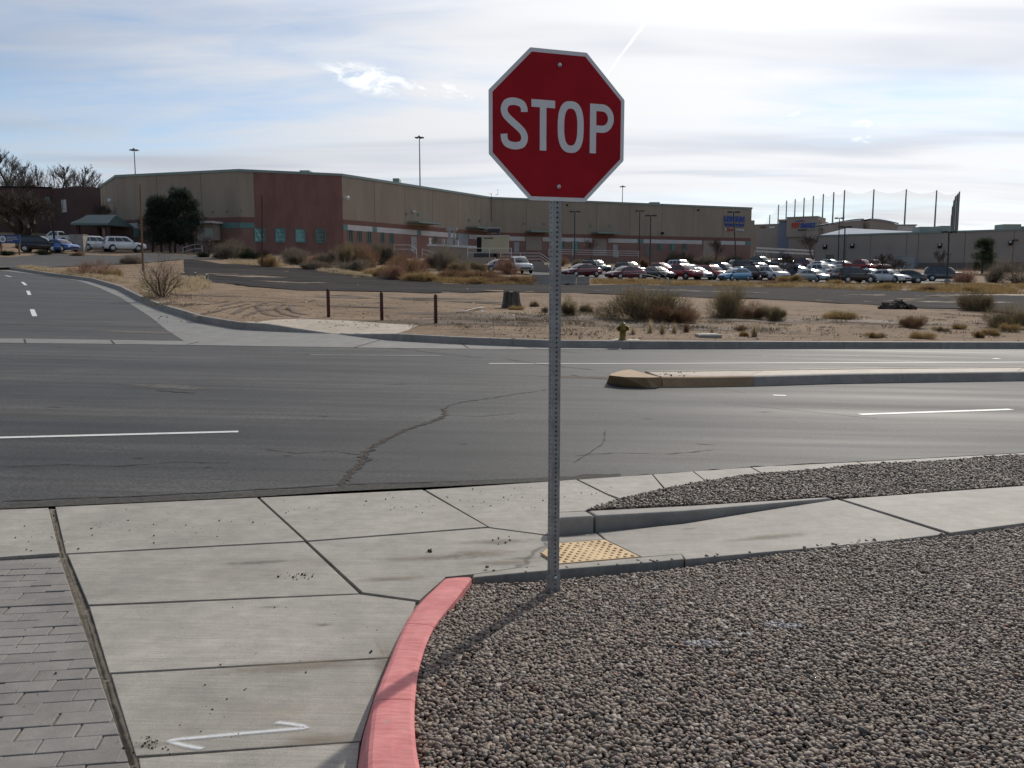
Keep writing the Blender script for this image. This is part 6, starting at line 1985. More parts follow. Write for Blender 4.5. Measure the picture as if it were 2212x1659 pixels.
car('suv', 'red', 1538, 606, FR, 'red SUV left of the light blue hatchback')
car('suv', 'grey', 1562, 596, FR, 'grey SUV peeking over the red SUV, second row')
car('hatch', 'blue', 1587, 608, -150, 'light blue hatchback facing left in the front row')
car('sedan', 'white', 1604, 603, FR, 'white sedan half hidden behind the light blue hatchback')
car('suv', 'black', 1637, 606, FR, 'black SUV between the light blue hatchback and a white SUV')
car('suv', 'white', 1667, 607, FR, 'white SUV at the right end of the front cluster')
car('suv', 'black', 1606, 588, 10, 'black van sized SUV at the foot of the leaning lamp post, back row')
car('sedan', 'white', 1642, 589, FR, 'white sedan behind the black SUV, back row')
car('suv', 'green', 1645, 577, FR, 'dark green SUV at the warehouse corner, top row left end')
car('sedan', 'grey', 1684, 579, FR, 'grey sedan beside the round bare tree, top row')
car('sedan', 'silver', 1712, 582, FR, 'silver sedan right of the round bare tree, top row')
car('suv', 'maroon', 1742, 583, FR, 'maroon SUV between silver and white cars, top row')
car('sedan', 'white', 1774, 585, FR, 'white sedan directly right of the maroon SUV, top row')
car('hatch', 'white', 1796, 580, FR, 'white hatchback behind the white sedans, top row')
car('sedan', 'silver', 1823, 584, FR, 'silver sedan left of the red pickup, top row')
car('pickup', 'red', 1858, 587, FR, 'red pickup right of the lamp posts, top row')
car('pickup', 'maroon', 1886, 587, FR, 'dark maroon pickup at the right end of the top row')
car('hatch', 'navy', 1729, 600, FR, 'navy hatchback left of the white pickup, middle row')
car('pickup', 'white', 1770, 603, FR, 'white pickup behind the sage sedan, middle row')
car('sedan', 'sage', 1757, 610, FR, 'sage silver sedan in front of the white pickup')
car('sedan', 'silver', 1812, 607, FR, 'silver sedan left of the near lamp post, front row')
car('suv', 'black', 1843, 614, 15, 'black SUV sunk behind the weeds right of the near lamp post')
car('hatch', 'silver', 1882, 611, FR, 'silver hatchback right of the black SUV, front row')
car('sedan', 'white', 1918, 613, FR, 'white sedan low behind the weeds, front row right')
car('sedan', 'grey', 1950, 613, 165, 'grey sedan at the right end of the front row')
car('suv', 'grey', 2041, 609, -20, 'dark grey SUV alone by the right lamp post')
car('suv', 'white', 211, 543.5, 40, 'white SUV with tall tail lamps beside the grey pillar', 'white SUVs on the upper drive')
car('suv', 'white', 270, 546, 38, 'white SUV behind the leaning wooden pole, right of its twin', 'white SUVs on the upper drive')
car('pickup', 'white', 122, 498, 170, 'white pickup on the hill before the brick building', 'cars at the far left', Y=135)
car('suv', 'black', 88, 546, 20, 'black SUV right of the blue notice board', 'cars at the far left')
car('sedan', 'brightblue', 132, 547, -20, 'bright blue sedan left of the grey pillar', 'cars at the far left')

# ------------------------------------------------------------------ things in the lot
m_boll = mat('bollard_rust_red', (0.085, 0.032, 0.027), 0.75, 0.2, 8, 0.2, 30)
for x, yb, yt, lb_ in ((710, 685.5, 626, 'left rust red steel bollard behind the lowered kerb'), (825, 692.5, 633.5, 'middle rust red steel bollard of three'), (941.5, 699.5, 638.5, 'right rust red steel bollard nearest the stump')):
    p = P(x, yb, lot_off); k = ppm(p); h_ = (yb - yt) / k; r_ = 3.7 / k
    b_ = thing('bollard', p, lb_, 'bollard', 'rust red bollards')
    MB().lathe([(r_, -0.2), (r_, h_ - 0.012), (r_ * 0.96, h_)], n=16).build('pipe', m_boll, b_, True)
    MB().lathe([(r_ * 0.985, h_ - 0.004), (r_ * 0.7, h_ + 0.03), (0, h_ + 0.045)], n=16).build('cap', m_boll, b_, True)
# stump
def bark_mat():
    m, t, b = new_mat('stump_bark')
    pos = t.new('ShaderNodeNewGeometry').outputs['Position']
    n = t.noise(t.mapping(pos, (14, 14, 1.2)), 1.0, 5, 0.7)
    t.put(b.inputs['Base Color'], t.mix(t.rng(n, 0.3, 0.7), (0.03, 0.024, 0.02, 1), (0.12, 0.10, 0.082, 1)))
    b.inputs['Roughness'].default_value = 0.95
    bn = t.new('ShaderNodeBump'); bn.inputs['Strength'].default_value = 0.9; bn.inputs['Distance'].default_value = 0.04
    t.put(bn.inputs['Height'], n); t.put(b.inputs['Normal'], bn.outputs[0])
    return m
m_bark = bark_mat()
p = P(1105, 664.5, lot_off); k = ppm(p)
st_ = thing('tree_stump', p, 'dark sawn tree stump standing on the sandy lot', 'tree stump')
mb = MB(); n, rows = 30, [(0.0, 22.5), (0.08, 20.5), (0.3, 18.8), (0.65, 17.2), (0.93, 16.3), (1.0, 15.6)]
H_ = 34.5 / k
for i, (t_, r_) in enumerate(rows):
    for j in range(n):
        a = 2 * math.pi * j / n
        lob = 1 + 0.05 * math.sin(7 * a) + 0.035 * math.sin(13 * a + 1) + (0.12 * max(0, math.sin(4 * a + 0.5)) if i < 2 else 0)
        z = H_ * t_ + (0.02 * math.sin(5 * a) if i > 3 else 0) - (0.1 if i == 0 else 0)
        mb.v.append((math.cos(a) * r_ / k * lob, math.sin(a) * r_ / k * lob, z))
for i in range(len(rows) - 1):
    for j in range(n):
        a0, a1 = i * n + j, i * n + (j + 1) % n
        mb.f.append((a0, a1, a1 + n, a0 + n)); mb.mi.append(0)
mb.build('bark', m_bark, st_)
mb = MB(); b0 = [(math.cos(2 * math.pi * j / n) * 14.8 / k, math.sin(2 * math.pi * j / n) * 14.8 / k, H_ - 0.015 + 0.02 * math.sin(5 * 2 * math.pi * j / n)) for j in range(n)]
mb.add(b0 + [(0, 0, H_)], [(j, (j + 1) % n, n) for j in range(n)]); mb.build('cut_face', mat('cut_wood', (0.16, 0.13, 0.10), 0.9, 0.3, 12), st_)
# hydrant
m_hyd = mat('hydrant_yellow', (0.19, 0.135, 0.02), 0.5, 0.18, 9)
p = P(1345, 734.3, 0.064); k = ppm(p)
hy = thing('fire_hydrant', p, 'yellow fire hydrant just behind the far kerb', 'fire hydrant')
s = 1 / k
MB().lathe([(9.5 * s, -0.1), (9.5 * s, 1.6 * s), (7.2 * s, 2.4 * s), (7.0 * s, 18 * s), (9 * s, 18.6 * s), (9 * s, 20.4 * s), (7.4 * s, 21 * s), (7.6 * s, 29 * s)], n=18).build('barrel', m_hyd, hy, True)
MB().lathe([(10.0 * s, 28.6 * s), (10.0 * s, 30.2 * s), (8.2 * s, 31 * s), (7.4 * s, 34 * s), (4.4 * s, 37 * s), (2.2 * s, 37.8 * s), (2.0 * s, 40 * s), (0, 40.2 * s)], n=18).build('bonnet', m_hyd, hy, True)
for a in (0, math.pi):
    nz = MB().lathe([(4.0 * s, 5.5 * s), (4.0 * s, 10 * s), (4.6 * s, 10 * s), (4.6 * s, 12.5 * s), (1.6 * s, 12.7 * s), (1.6 * s, 13.8 * s), (0, 13.8 * s)], n=12, axis='x').build('outlet_cap', m_hyd, hy, True, loc=(0, 0, 24.5 * s), rz=a)
MB().lathe([(5.2 * s, 5 * s), (5.2 * s, 9.5 * s), (5.9 * s, 9.5 * s), (5.9 * s, 12 * s), (1.8 * s, 12.2 * s), (1.8 * s, 13.5 * s), (0, 13.5 * s)], n=14, axis='x').build('pumper_cap', m_hyd, hy, True, loc=(0, 0, 23.5 * s), rz=-math.pi / 2)
bo_me = MB().lathe([(1.1 * s, 0), (1.1 * s, 1.3 * s), (0, 1.3 * s)], n=6).mesh('flange_bolt')
bo_me.materials.append(m_hyd)
for j in range(8):
    a = j * math.pi / 4
    o = bpy.data.objects.new('flange_bolt', bo_me); o.parent = hy; o.location = (8.2 * s * math.cos(a), 8.2 * s * math.sin(a), 20.4 * s); COL.objects.link(o)
# little slab under the hydrant, meter box lid
slab('hydrant_pad', pxpoly([(1318, 735.2), (1332, 732.6), (1378, 733.2), (1384, 735.6)], 0.055), 0.064, lot, m_conc_tan, 0.05, 0, 0.004)
mbx = thing('meter_box', P(1535, 730, lot_off), 'low concrete meter box lid on the dirt by the far kerb', 'meter box')
kk = ppm(P(1535, 730, lot_off))
me = MB().box((0, 0.3, 0.02), (48 / kk, 0.7, 0.14)).mesh('box'); bevel_mesh(me, 0.02); link('box', me, m_conc_far, mbx)
MB().box((0, 0.3, 0.095), (36 / kk, 0.5, 0.012)).build('lid', m_conc_kerb, mbx)
# concrete barrier in two blocks
for x0, x1, y0, y1, lb_ in ((1149, 1244, 593.5, 614.5, 'long low concrete barrier block behind the sign post'), (1245.5, 1273, 597.5, 615, 'short end block of the concrete barrier')):
    p = P((x0 + x1) / 2, y1, lot_off); k = ppm(p)
    b_ = thing('concrete_barrier', p, lb_, 'barrier', 'concrete barrier blocks')
    wd, hh = (x1 - x0) / k, (y1 - y0) / k
    prof = [(-0.30, -0.05), (0.30, -0.05), (0.30, 0.10), (0.20, 0.28), (0.11, hh), (-0.11, hh), (-0.20, 0.28), (-0.30, 0.10)]
    n = len(prof)
    mb = MB().add([(-wd / 2, a, c) for a, c in prof] + [(wd / 2, a, c) for a, c in prof], [tuple(range(n)), tuple(reversed(range(n, 2 * n)))] + [(i, n + i, n + (i + 1) % n, (i + 1) % n) for i in range(n)])
    link('block', bevel_mesh(fix(mb.mesh('block')), 0.02, 2, 25), m_conc_kerb, b_)
    for sx in (-0.3, 0.3):
        MB().box((sx * wd, -0.305, 0.03), (0.35, 0.03, 0.09)).build('lifting_slot', m_dark, b_)
# blue survey stakes and their stone
for x, y, h_, lb_ in ((422, 603, 13, 'short blue stake with a white top left of its twin'), (446, 602, 8, 'shorter blue stake at the edge of the old asphalt')):
    p = P(x, y, lot_off); k = ppm(p)
    s_ = thing('marker_stake', p, lb_, 'stake', 'blue marker stakes')
    MB().tube([(0, 0, -0.1), (0.02, 0, h_ / k)], 1.6 / k, 8).build('stake', CP['navy'], s_)
    MB().lathe([(2.1 / k, 0), (2.1 / k, 1.6 / k), (0, 2.2 / k)], (0.02, 0, h_ / k), 8).build('top', m_white_l, s_)
# thin rusty poles
for xt, yt, xb, yb, rad, lb_, mm in ((302.5, 401, 309, 586, 2.3, 'thin leaning wooden pole left of the dark evergreens', m_wood), (566, 424, 566, 577, 1.9, 'thin rust brown pole before the red bay', m_boll)):
    p = P(xb, yb, lot_off); k = ppm(p); t_ = PY(xt, yt, p.y) - p
    o = thing('wood_pole' if mm is m_wood else 'rusty_pole', p, lb_, 'pole')
    MB().tube([(0, 0, -0.3), (t_.x * .5, 0, t_.z * .5), (t_.x, 0, t_.z)], [rad / k, rad / k * .9, rad / k * .75], 8).build('shaft', mm, o)
    MB().lathe([(rad / k * .8, 0), (rad / k * .8, 0.12), (0, 0.16)], tuple(t_), 8).build('cap', mm, o)
# generator enclosure on its platform
p = PY(1064, 556, 112.0); p.z = T(p.x, 112.0)
k = ppm(PY(1064, 556, 112.0)); base_z = PY(1064, 548, 112.0).z - p.z
gen = thing('generator', p, 'beige generator enclosure with black exhaust silencer on a platform', 'generator')
zt_ = PY(1064, 510, 112).z - p.z; zb_ = PY(1064, 545, 112).z - p.z
x0, x1 = PY(1030, 520, 112).x - p.x, PY(1099, 520, 112).x - p.x
link('enclosure', bevel_mesh(MB().box(((x0 + x1) / 2, 1.5, (zt_ + zb_) / 2), (x1 - x0, 3, zt_ - zb_)).mesh('enclosure'), 0.06), m_gen, gen)
MB().box((x0 + 5 / k, -0.02, (zt_ + zb_) / 2 - 0.05), (10 / k, 0.06, (zt_ - zb_) * 0.9)).build('louvre', m_dark, gen)
MB().box(((x0 + x1) / 2, 1.5, zt_ + 0.03), (x1 - x0 + 0.2, 3.2, 0.12)).build('lid', m_pale, gen)
MB().tube([(x0 + 24 / k, 1.0, zt_ + 0.75), (x0 + 50 / k, 1.0, zt_ + 0.75)], 6 / k, 12).build('silencer', m_black, gen)
MB().tube([(x0 + 15 / k, 1.0, zt_ + 0.75), (x0 + 25 / k, 1.0, zt_ + 0.75)], 2 / k, 8).build('exhaust_pipe', m_black, gen)
for sx in (28, 46): MB().box((x0 + sx / k, 1.0, zt_ + 0.25), (0.2, 0.5, 0.6)).build('bracket', m_black, gen)
MB().box((x0 + 18 / k, 1.4, zb_ - 0.45), (50 / k, 2.6, 0.9)).build('fuel_tank', m_black, gen)
MB().box(((x0 + x1) / 2 + 20 / k, 1.4, zb_ - 0.5), (40 / k, 2.6, 0.5)).build('skid', m_black, gen)
text_dark = MB()
MB().box((x0 + 26 / k, -0.03, zt_ - 0.28), (20 / k, 0.02, 0.14)).build('marking', m_dark_l, gen)
# platform and stepped retaining walls with pipe rails
pw = PY(1040, 585, 108.0); pw.z = T(pw.x, 108.0)
rw = thing('retaining_wall', pw, 'tan retaining wall below the generator with pipe railing', 'wall')
zt2 = PY(1040, 556, 108).z - pw.z
xa, xb = PY(1005, 570, 108).x - pw.x, PY(1070, 570, 108).x - pw.x
MB().box(((xa + xb) / 2, 0.3, zt2 / 2 - 1), (xb - xa, 0.6, zt2 + 2)).build('wall', m_petb, rw)
MB().box(((xa + xb) / 2, 2.5, zt2 / 2 - 1), (xb - xa, 3.8, zt2 + 1.9)).build('fill', m_conc_far, rw)
def railing(root, pts, hgt, nbar=3, posts=2.2, mm=m_steel_w, rad=0.035):
    for a, b in zip(pts[:-1], pts[1:]):
        a, b = Vector(a), Vector(b); L = (b - a).length; n = max(1, int(L / posts))
        for i in range(n + 1):
            q = a.lerp(b, i / n); MB().tube([q, q + Vector((0, 0, hgt))], rad, 6).build('rail_post', mm, root)
        for j in range(nbar):
            z = Vector((0, 0, hgt * (j + 1) / nbar)); MB().tube([a + z, b + z], rad, 6).build('rail', mm, root)
railing(rw, [(xa + 0.3, 0.3, zt2), (xb + 2.0, 0.3, zt2)], 1.15, 2)
pw = PY(1170, 589, 106.0); pw.z = T(pw.x, 106.0)
rw2 = thing('retaining_wall', pw, 'tan retaining wall with stepped end and railing right of the pickup', 'wall')
zt2 = PY(1160, 566, 106).z - pw.z
xa, xb = PY(1125, 570, 106).x - pw.x, PY(1176, 570, 106).x - pw.x
MB().box(((xa + xb) / 2, 0.3, zt2 / 2 - 1), (xb - xa, 0.6, zt2 + 2)).build('wall', m_petb, rw2)
for j in range(4):
    MB().box((xb + 0.25 + j * 0.5, 0.3, zt2 * (0.75 - j * .2) / 2 - .5), (0.5, 0.6, zt2 * (.75 - j * .2) + 1)).build('step', m_petb, rw2)
railing(rw2, [(xa - 2.5, 0.3, zt2), (xb - 0.5, 0.3, zt2), (xb + 1.4, 0.3, zt2 - 1.3)], 1.1, 3)
# white fence wall and cabinets beside the generator
pc = PY(950, 528, 128.0)
cab = thing('switch_cabinet', (pc.x, 128.0, T(pc.x, 128.0)), 'grey electrical cabinets with cable risers against the warehouse', 'cabinet')
kz = cab.location
def cbox(name, x0, x1, y0, y1, Y, dep, mm):
    a, b = PY(x0, y1, Y), PY(x1, y0, Y)
    return MB().box(((a.x + b.x) / 2 - kz.x, Y + dep / 2 - kz.y, (a.z + b.z) / 2 - kz.z), (b.x - a.x, dep, b.z - a.z)).build(name, mm, cab)
cbox('cabinet', 965, 979, 516, 533, 128.0, 1.2, m_elec); cbox('cabinet', 954, 960, 516, 533, 128.0, 1.0, m_elec); cbox('cabinet', 983, 990, 518, 533, 128.0, 1.0, m_elec)
cbox('riser', 968, 974, 494, 516, 128.4, 0.5, m_elec); cbox('riser', 980, 983, 497, 533, 128.4, 0.4, m_elec); cbox('cable_box', 964, 987, 491.5, 498, 128.2, 0.9, m_elec)
pf = PY(975, 545, 124.0)
fen = thing('screen_wall', (pf.x, 124.0, T(pf.x, 124.0)), 'low white topped screen wall left of the generator', 'wall')
a, b = PY(925, 529, 124.0), PY(1032, 534, 121.0)
lf = fen.location
MB().bar((a.x - lf.x, 0, a.z - lf.z), (b.x - lf.x, b.y - 124, b.z - lf.z), 0.45, 0.3).build('cap', m_steel_w, fen)
MB().add([(a.x - lf.x, 0, a.z - lf.z - .16), (b.x - lf.x, b.y - 124, b.z - lf.z - .16), (b.x - lf.x, b.y - 124, -2), (a.x - lf.x, 0, -2), (a.x - lf.x, .35, a.z - lf.z - .16), (b.x - lf.x, b.y - 123.65, b.z - lf.z - .16), (b.x - lf.x, b.y - 123.65, -2), (a.x - lf.x, .35, -2)],
         [(3, 2, 1, 0), (4, 5, 6, 7), (0, 1, 5, 4), (1, 2, 6, 5), (3, 0, 4, 7)]).build('wall', m_petb, fen)
# handrails by the steps in the shrubs
for i, (pts, lb_) in enumerate(([[(852, 529), (884, 529), (900, 538)], 'white stair handrail in the brush below the grey door'], [[(912, 538), (935, 545), (960, 556)], 'white stair handrail in the brush, middle flight'], [[(972, 553), (1000, 565), (1015, 566)], 'white stair handrail in the brush, lowest flight'],
                               [[(395, 535), (420, 528), (436, 527)], 'pale handrail beside the entrance left of centre'], [[(1185, 538), (1290, 541), (1380, 543)], 'long pipe railing in front of the loading doors'], [[(1630, 541), (1640, 541), (1657, 541)], 'white pipe railing at the warehouse right end'])):
    Y = 112 if i < 3 else (110 if i == 3 else (150 if i == 4 else 172))
    w_ = [PY(x, y, Y) for x, y in pts]
    r_ = thing('handrail', (w_[0].x, Y, w_[0].z - 1.1), lb_, 'railing', 'pipe railings')
    railing(r_, [(q.x - w_[0].x, 0, q.z - w_[0].z) for q in w_], 1.1, 2 if i < 4 else 3, 2.0 if i != 4 else 3.5)
# guard rails along the far road
for y0, y1, lb_ in ((535.5, 542, 'upper bright guard rail along the road before the store'), (543, 549, 'lower bright guard rail along the road before the store')):
    a, b = PY(1634, y0, 205), PY(1757, y1, 190)
    g_ = thing('guard_rail', (a.x, a.y, a.z - 0.8), lb_, 'guard rail', 'guard rails')
    MB().bar((0, 0, 0.8), (b.x - a.x, b.y - a.y, b.z - a.z + 0.8), 0.08, 0.4).build('rail', m_steel_w, g_)
    for j in range(8):
        q = a.lerp(b, j / 7) - a; MB().box((q.x, q.y + 0.12, q.z - 0.4), (0.15, 0.15, 2.2)).build('rail_post', m_galv, g_)
# transformer and gate beside the panel building
A_, B_ = PY(1944, 579, 151), PY(1984, 554, 151)
trf = thing('transformer', ((A_.x + B_.x) / 2, 151.0, A_.z), 'large grey blue transformer against the panel building', 'transformer')
wd, hh = B_.x - A_.x, B_.z - A_.z
MB().box((-wd * .1, 1, hh / 2 - .3), (wd * .8, 2, hh + .6)).build('cabinet', m_elec, trf)
MB().box((wd * .4, 1, hh * .4), (wd * .2, 1.6, hh * .55)).build('radiator', m_bluegrey, trf)
MB().box((-wd * .1, 1, hh + 0.06), (wd * .84, 2.2, 0.12)).build('lid', m_elec, trf)

# ------------------------------------------------------------------ vegetation
def veg_mat(name, c1, c2, isl=0.35, objvar=0.15):
    m = mat(name, c1, 0.9, 0.2, 2.0, spec=0.1, col2=(*c2, 1), island=isl, objvar=objvar)
    t = NT(m.node_tree); b = m.node_tree.nodes['Principled BSDF']; out = m.node_tree.nodes['Material Output']
    tr = t.new('ShaderNodeBsdfTranslucent'); src = b.inputs['Base Color'].links[0].from_socket
    t.l.new(src, tr.inputs['Color'])
    mx = t.new('ShaderNodeMixShader'); mx.inputs[0].default_value = 0.4
    t.l.new(b.outputs[0], mx.inputs[1]); t.l.new(tr.outputs[0], mx.inputs[2]); t.l.new(mx.outputs[0], out.inputs['Surface'])
    return m
m_sage = veg_mat('brush_olive', (0.165, 0.13, 0.078), (0.24, 0.19, 0.11))
m_rust = veg_mat('brush_rust', (0.19, 0.11, 0.068), (0.24, 0.15, 0.09))
m_grey = veg_mat('brush_grey', (0.145, 0.12, 0.09), (0.205, 0.17, 0.13))
m_gold = veg_mat('brush_gold', (0.28, 0.19, 0.085), (0.36, 0.25, 0.12))
m_redtw = veg_mat('brush_red_twigs', (0.23, 0.13, 0.09), (0.29, 0.175, 0.125))
m_straw = veg_mat('grass_straw', (0.42, 0.33, 0.21), (0.52, 0.42, 0.28))
m_everg = veg_mat('evergreen_dark', (0.038, 0.052, 0.038), (0.065, 0.085, 0.06), 0.5)
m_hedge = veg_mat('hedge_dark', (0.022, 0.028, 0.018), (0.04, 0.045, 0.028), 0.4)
m_pine = veg_mat('pine_green', (0.045, 0.065, 0.034), (0.075, 0.10, 0.052), 0.5)
m_twig = mat('twig_brown', (0.10, 0.076, 0.058), 0.9, 0.3, 3, island=0.25)
m_twig_g = mat('twig_grey', (0.13, 0.112, 0.096), 0.9, 0.3, 3, island=0.25)
m_dead = mat('dead_branch_pale', (0.42, 0.37, 0.31), 0.9, 0.2, 6)
m_trunk = mat('trunk_bark', (0.06, 0.048, 0.038), 0.95, 0.3, 5, stretch=(1, 1, 0.2))

def np_mesh(name, tri_v):
    """tri_v: (n,3,3) separate triangles"""
    n = len(tri_v)
    me = bpy.data.meshes.new(name)
    me.vertices.add(n * 3); me.loops.add(n * 3); me.polygons.add(n)
    me.vertices.foreach_set('co', tri_v.reshape(-1).astype(np.float32))
    me.loops.foreach_set('vertex_index', np.arange(n * 3, dtype=np.int32))
    me.polygons.foreach_set('loop_start', np.arange(0, n * 3, 3, dtype=np.int32))
    me.update(calc_edges=True)
    return me
def unit(v): return v / np.maximum(np.linalg.norm(v, axis=-1, keepdims=True), 1e-9)
def slivers(p, d, L, wv, r):
    """thin triangles starting at p along d"""
    s = unit(np.cross(d, r.normal(size=p.shape)))
    a = p - s * wv[:, None] / 2; b = p + s * wv[:, None] / 2; c = p + d * L[:, None]
    return np.stack([a, b, c], 1)

def brush_mesh(name, seed, n=2600, lobes=7, twig=0.17, wid=0.012, flat=0.75, stem=60, up=0.5):
    """unit-size bush: radius about 1, height about flat*1.4"""
    r = np.random.default_rng(seed)
    cen = np.stack([r.uniform(-0.68, 0.68, lobes), r.uniform(-0.5, 0.5, lobes), r.uniform(0.12, 0.72, lobes) * flat], 1)
    cen[:, 2] *= 1.15 - 0.7 * np.abs(cen[:, 0])
    rad = r.uniform(0.20, 0.50, lobes)
    k = r.integers(0, lobes, n)
    dirs = unit(r.normal(size=(n, 3)))
    rr = r.beta(3.5, 1.6, n)
    p = cen[k] + dirs * (rad[k] * rr)[:, None] * np.array([1, 1, flat])
    p[:, 2] = np.maximum(p[:, 2], 0.02)
    out = unit(p - np.array([0, 0, -0.15]))
    d = unit(out * 1.0 + np.array([0, 0, up]) + r.normal(size=(n, 3)) * 0.55)
    L = twig * r.uniform(0.5, 1.6, n)
    stray = r.random(n) < 0.10
    L[stray] *= r.uniform(1.5, 2.6, stray.sum())
    tri = [slivers(p, d, L, np.full(n, wid) * r.uniform(0.6, 1.5, n), r)]
    b = np.stack([r.normal(0, .12, stem), r.normal(0, .12, stem), np.zeros(stem)], 1)
    tgt = p[r.integers(0, n, stem)]
    tri.append(slivers(b, unit(tgt - b), np.linalg.norm(tgt - b, axis=1), np.full(stem, 0.03), r))
    return np_mesh(name, np.concatenate(tri))
def tuft_mesh(name, seed, n=260, wid=0.03):
    r = np.random.default_rng(seed)
    a = r.uniform(0, 6.28, n); q = r.beta(1.2, 2.2, n) * 0.45
    p = np.stack([np.cos(a) * q, np.sin(a) * q, np.zeros(n)], 1)
    tilt = q * 1.5 + r.normal(0, 0.22, n)
    d = unit(np.stack([np.cos(a) * tilt, np.sin(a) * tilt, np.ones(n)], 1))
    return np_mesh(name, slivers(p, d, r.uniform(0.5, 1.05, n), np.full(n, wid), r))
BR = [brush_mesh('brush', 100 + i, 9000, 13 + i, 0.17, 0.008, 0.8) for i in range(4)]
BRL = [brush_mesh('low_brush', 200 + i, 4500, 10, 0.20, 0.012, 0.62) for i in range(3)]
BRT = [brush_mesh('twig_brush', 300 + i, 1500, 7, 0.34, 0.010, 0.85, 160, 0.9) for i in range(2)]
TU = [tuft_mesh('grass_tuft', 400 + i) for i in range(3)]
_cnt = [0]
def bush(x0, x1, yt, yb, material, label, meshes=BR, name='bush', cat='bush', group='dry bushes', Y=None, dens=1.0):
    xc = (x0 + x1) / 2
    p = P(xc, yb, lot_off) if Y is None else Vector((PY(xc, yb, Y).x, Y, T(PY(xc, yb, Y).x, Y)))
    k = ppm(p)
    wd, hh = (x1 - x0) / k, (yb - yt) / k
    if Y is not None: hh = PY(xc, yt, Y).z - p.z
    if 538 < yb < 608 and 590 < xc < 1130 and Y is None: wd *= 1.15; hh *= 1.15
    src = meshes[_cnt[0] % len(meshes)]; _cnt[0] += 1
    me = src
    o = bpy.data.objects.new(name, me)
    if not me.materials: me.materials.append(material)
    COL.objects.link(o)
    o.material_slots[0].link = 'OBJECT'; o.material_slots[0].material = material
    zmax = max(v.co.z for v in me.vertices) * 0.76; xm = 0.80
    o.location = (p.x, p.y + wd * 0.15, p.z - 0.03)
    o.scale = (wd / 2 / xm, wd / 2 / xm, hh / zmax)
    o.rotation_euler = (0, 0, random.uniform(0, 6.28))
    tag(o, label, cat, group)
    return o
# near the far kerb
bush(1322, 1486, 608, 695, m_sage, 'largest olive brown brush right of the sign, behind the hydrant')
bush(1400, 1500, 648, 698, m_rust, 'rust brown brush at the right foot of the largest brush')
bush(1530, 1616, 612, 685, m_sage, 'tall round olive brush right of the largest one')
bush(1600, 1660, 650, 690, m_rust, 'low rust brush right of the tall round one')
bush(1640, 1694, 653, 692, m_sage, 'small olive brush at the right end of the brush cluster')
bush(1779, 1851, 665, 690, m_gold, 'flat golden brush alone on the sand', BRL)
bush(2076, 2142, 624, 671, m_sage, 'rounded olive brush right of the debris pile')
bush(2150, 2235, 655, 710, m_sage, 'broad olive brush cut by the right edge of the picture')
bush(1954, 2012, 676, 709, m_rust, 'rust brown brush in front of the debris pile')
bush(1965, 2018, 709, 732, m_gold, 'low golden tuft bush near the far kerb, right side', BRL)
bush(1866, 1900, 711, 730, m_gold, 'small golden bush alone near the far kerb', BRL)
bush(1893, 1914, 714, 729, m_sage, 'tiny olive bush touching the small golden one', BRL)
bush(2060, 2090, 694, 711, m_gold, 'small golden bush between rust brush and the right edge', BRL)
bush(2104, 2126, 708, 730, m_gold, 'narrow golden bush near the kerb at right', BRL)
bush(2122, 2165, 703, 725, m_gold, 'wide low golden bush near the kerb at right', BRL)
bush(2160, 2200, 690, 717, m_gold, 'golden bush at the foot of the broad right brush', BRL)
bush(2020, 2050, 700, 716, m_sage, 'small olive bush behind the golden row at right', BRL)
bush(1144, 1166, 645, 665, m_sage, 'small brush just right of the stump', BRL)
bush(1172, 1188, 655, 676, m_grey, 'small grey brush left of the sign post', BRL)
bush(1211, 1244, 637, 682, m_sage, 'upright brush touching the right side of the sign post')
bush(1252, 1282, 648, 677, m_sage, 'compact brush between sign post and largest brush', BRL)
bush(1095, 1130, 655, 669, m_gold, 'dry weed at the foot of the stump', BRL)
bush(1580, 1612, 697, 715, m_rust, 'small rust bush left of the pale grass tuft', BRL)
bush(1595, 1617, 709, 727, m_gold, 'small golden bush touching the pale grass tuft', BRL)
for x0, x1, yt, yb, lb_ in ((1617, 1645, 695, 728, 'tall pale grass tuft right of the meter box'), (1392, 1419, 690, 720, 'pale grass tuft second from the hydrant'), (1418, 1444, 695, 721, 'pale grass tuft third from the hydrant'), (1357, 1379, 700, 723, 'pale grass tuft closest to the hydrant'), (1446, 1468, 697, 720, 'pale grass tuft fourth from the hydrant'), (1470, 1496, 694, 718, 'rusty grass tuft left of the meter box'),
                        (1530, 1546, 702, 722, 'thin straw tuft above the meter box')):
    bush(x0, x1, yt, yb, m_straw if 'rusty' not in lb_ else m_rust, lb_, TU, 'grass_tuft', 'grass', 'pale grass tufts')
# left of centre
bush(150, 250, 546, 597, m_redtw, 'red brown twig bush beside the side street kerb', BRT)
bush(258, 302, 546, 570, m_grey, 'pale grey bush behind the red brown twig bush', BRL)
bush(225, 262, 575, 600, m_gold, 'golden weeds right of the red brown twig bush', BRL)
bush(78, 114, 535, 551, m_hedge, 'dark clipped shrub below the black SUV', BRL)
bush(148, 182, 541, 553, m_rust, 'low rust shrub at the foot of the grey pillar', BRL)
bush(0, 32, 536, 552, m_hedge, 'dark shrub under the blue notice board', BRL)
bush(415, 448, 540, 556, m_hedge, 'dark green low shrub right of the evergreens', BRL)
bush(455, 492, 542, 556, m_hedge, 'dark green low shrub nearest the entrance', BRL)
bush(470, 545, 515, 560, m_grey, 'tall grey shrub under the teal stripe')
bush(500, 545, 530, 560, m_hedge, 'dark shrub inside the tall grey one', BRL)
bush(644, 688, 518, 545, m_hedge, 'dark round shrub under the third square window')
bush(556, 596, 549, 576, m_gold, 'tan weeds around the rust brown pole')
bush(600, 660, 540, 572, m_grey, 'purple grey brush below the square windows')
bush(652, 712, 560, 582, m_grey, 'grey brush at the old asphalt edge', BRL)
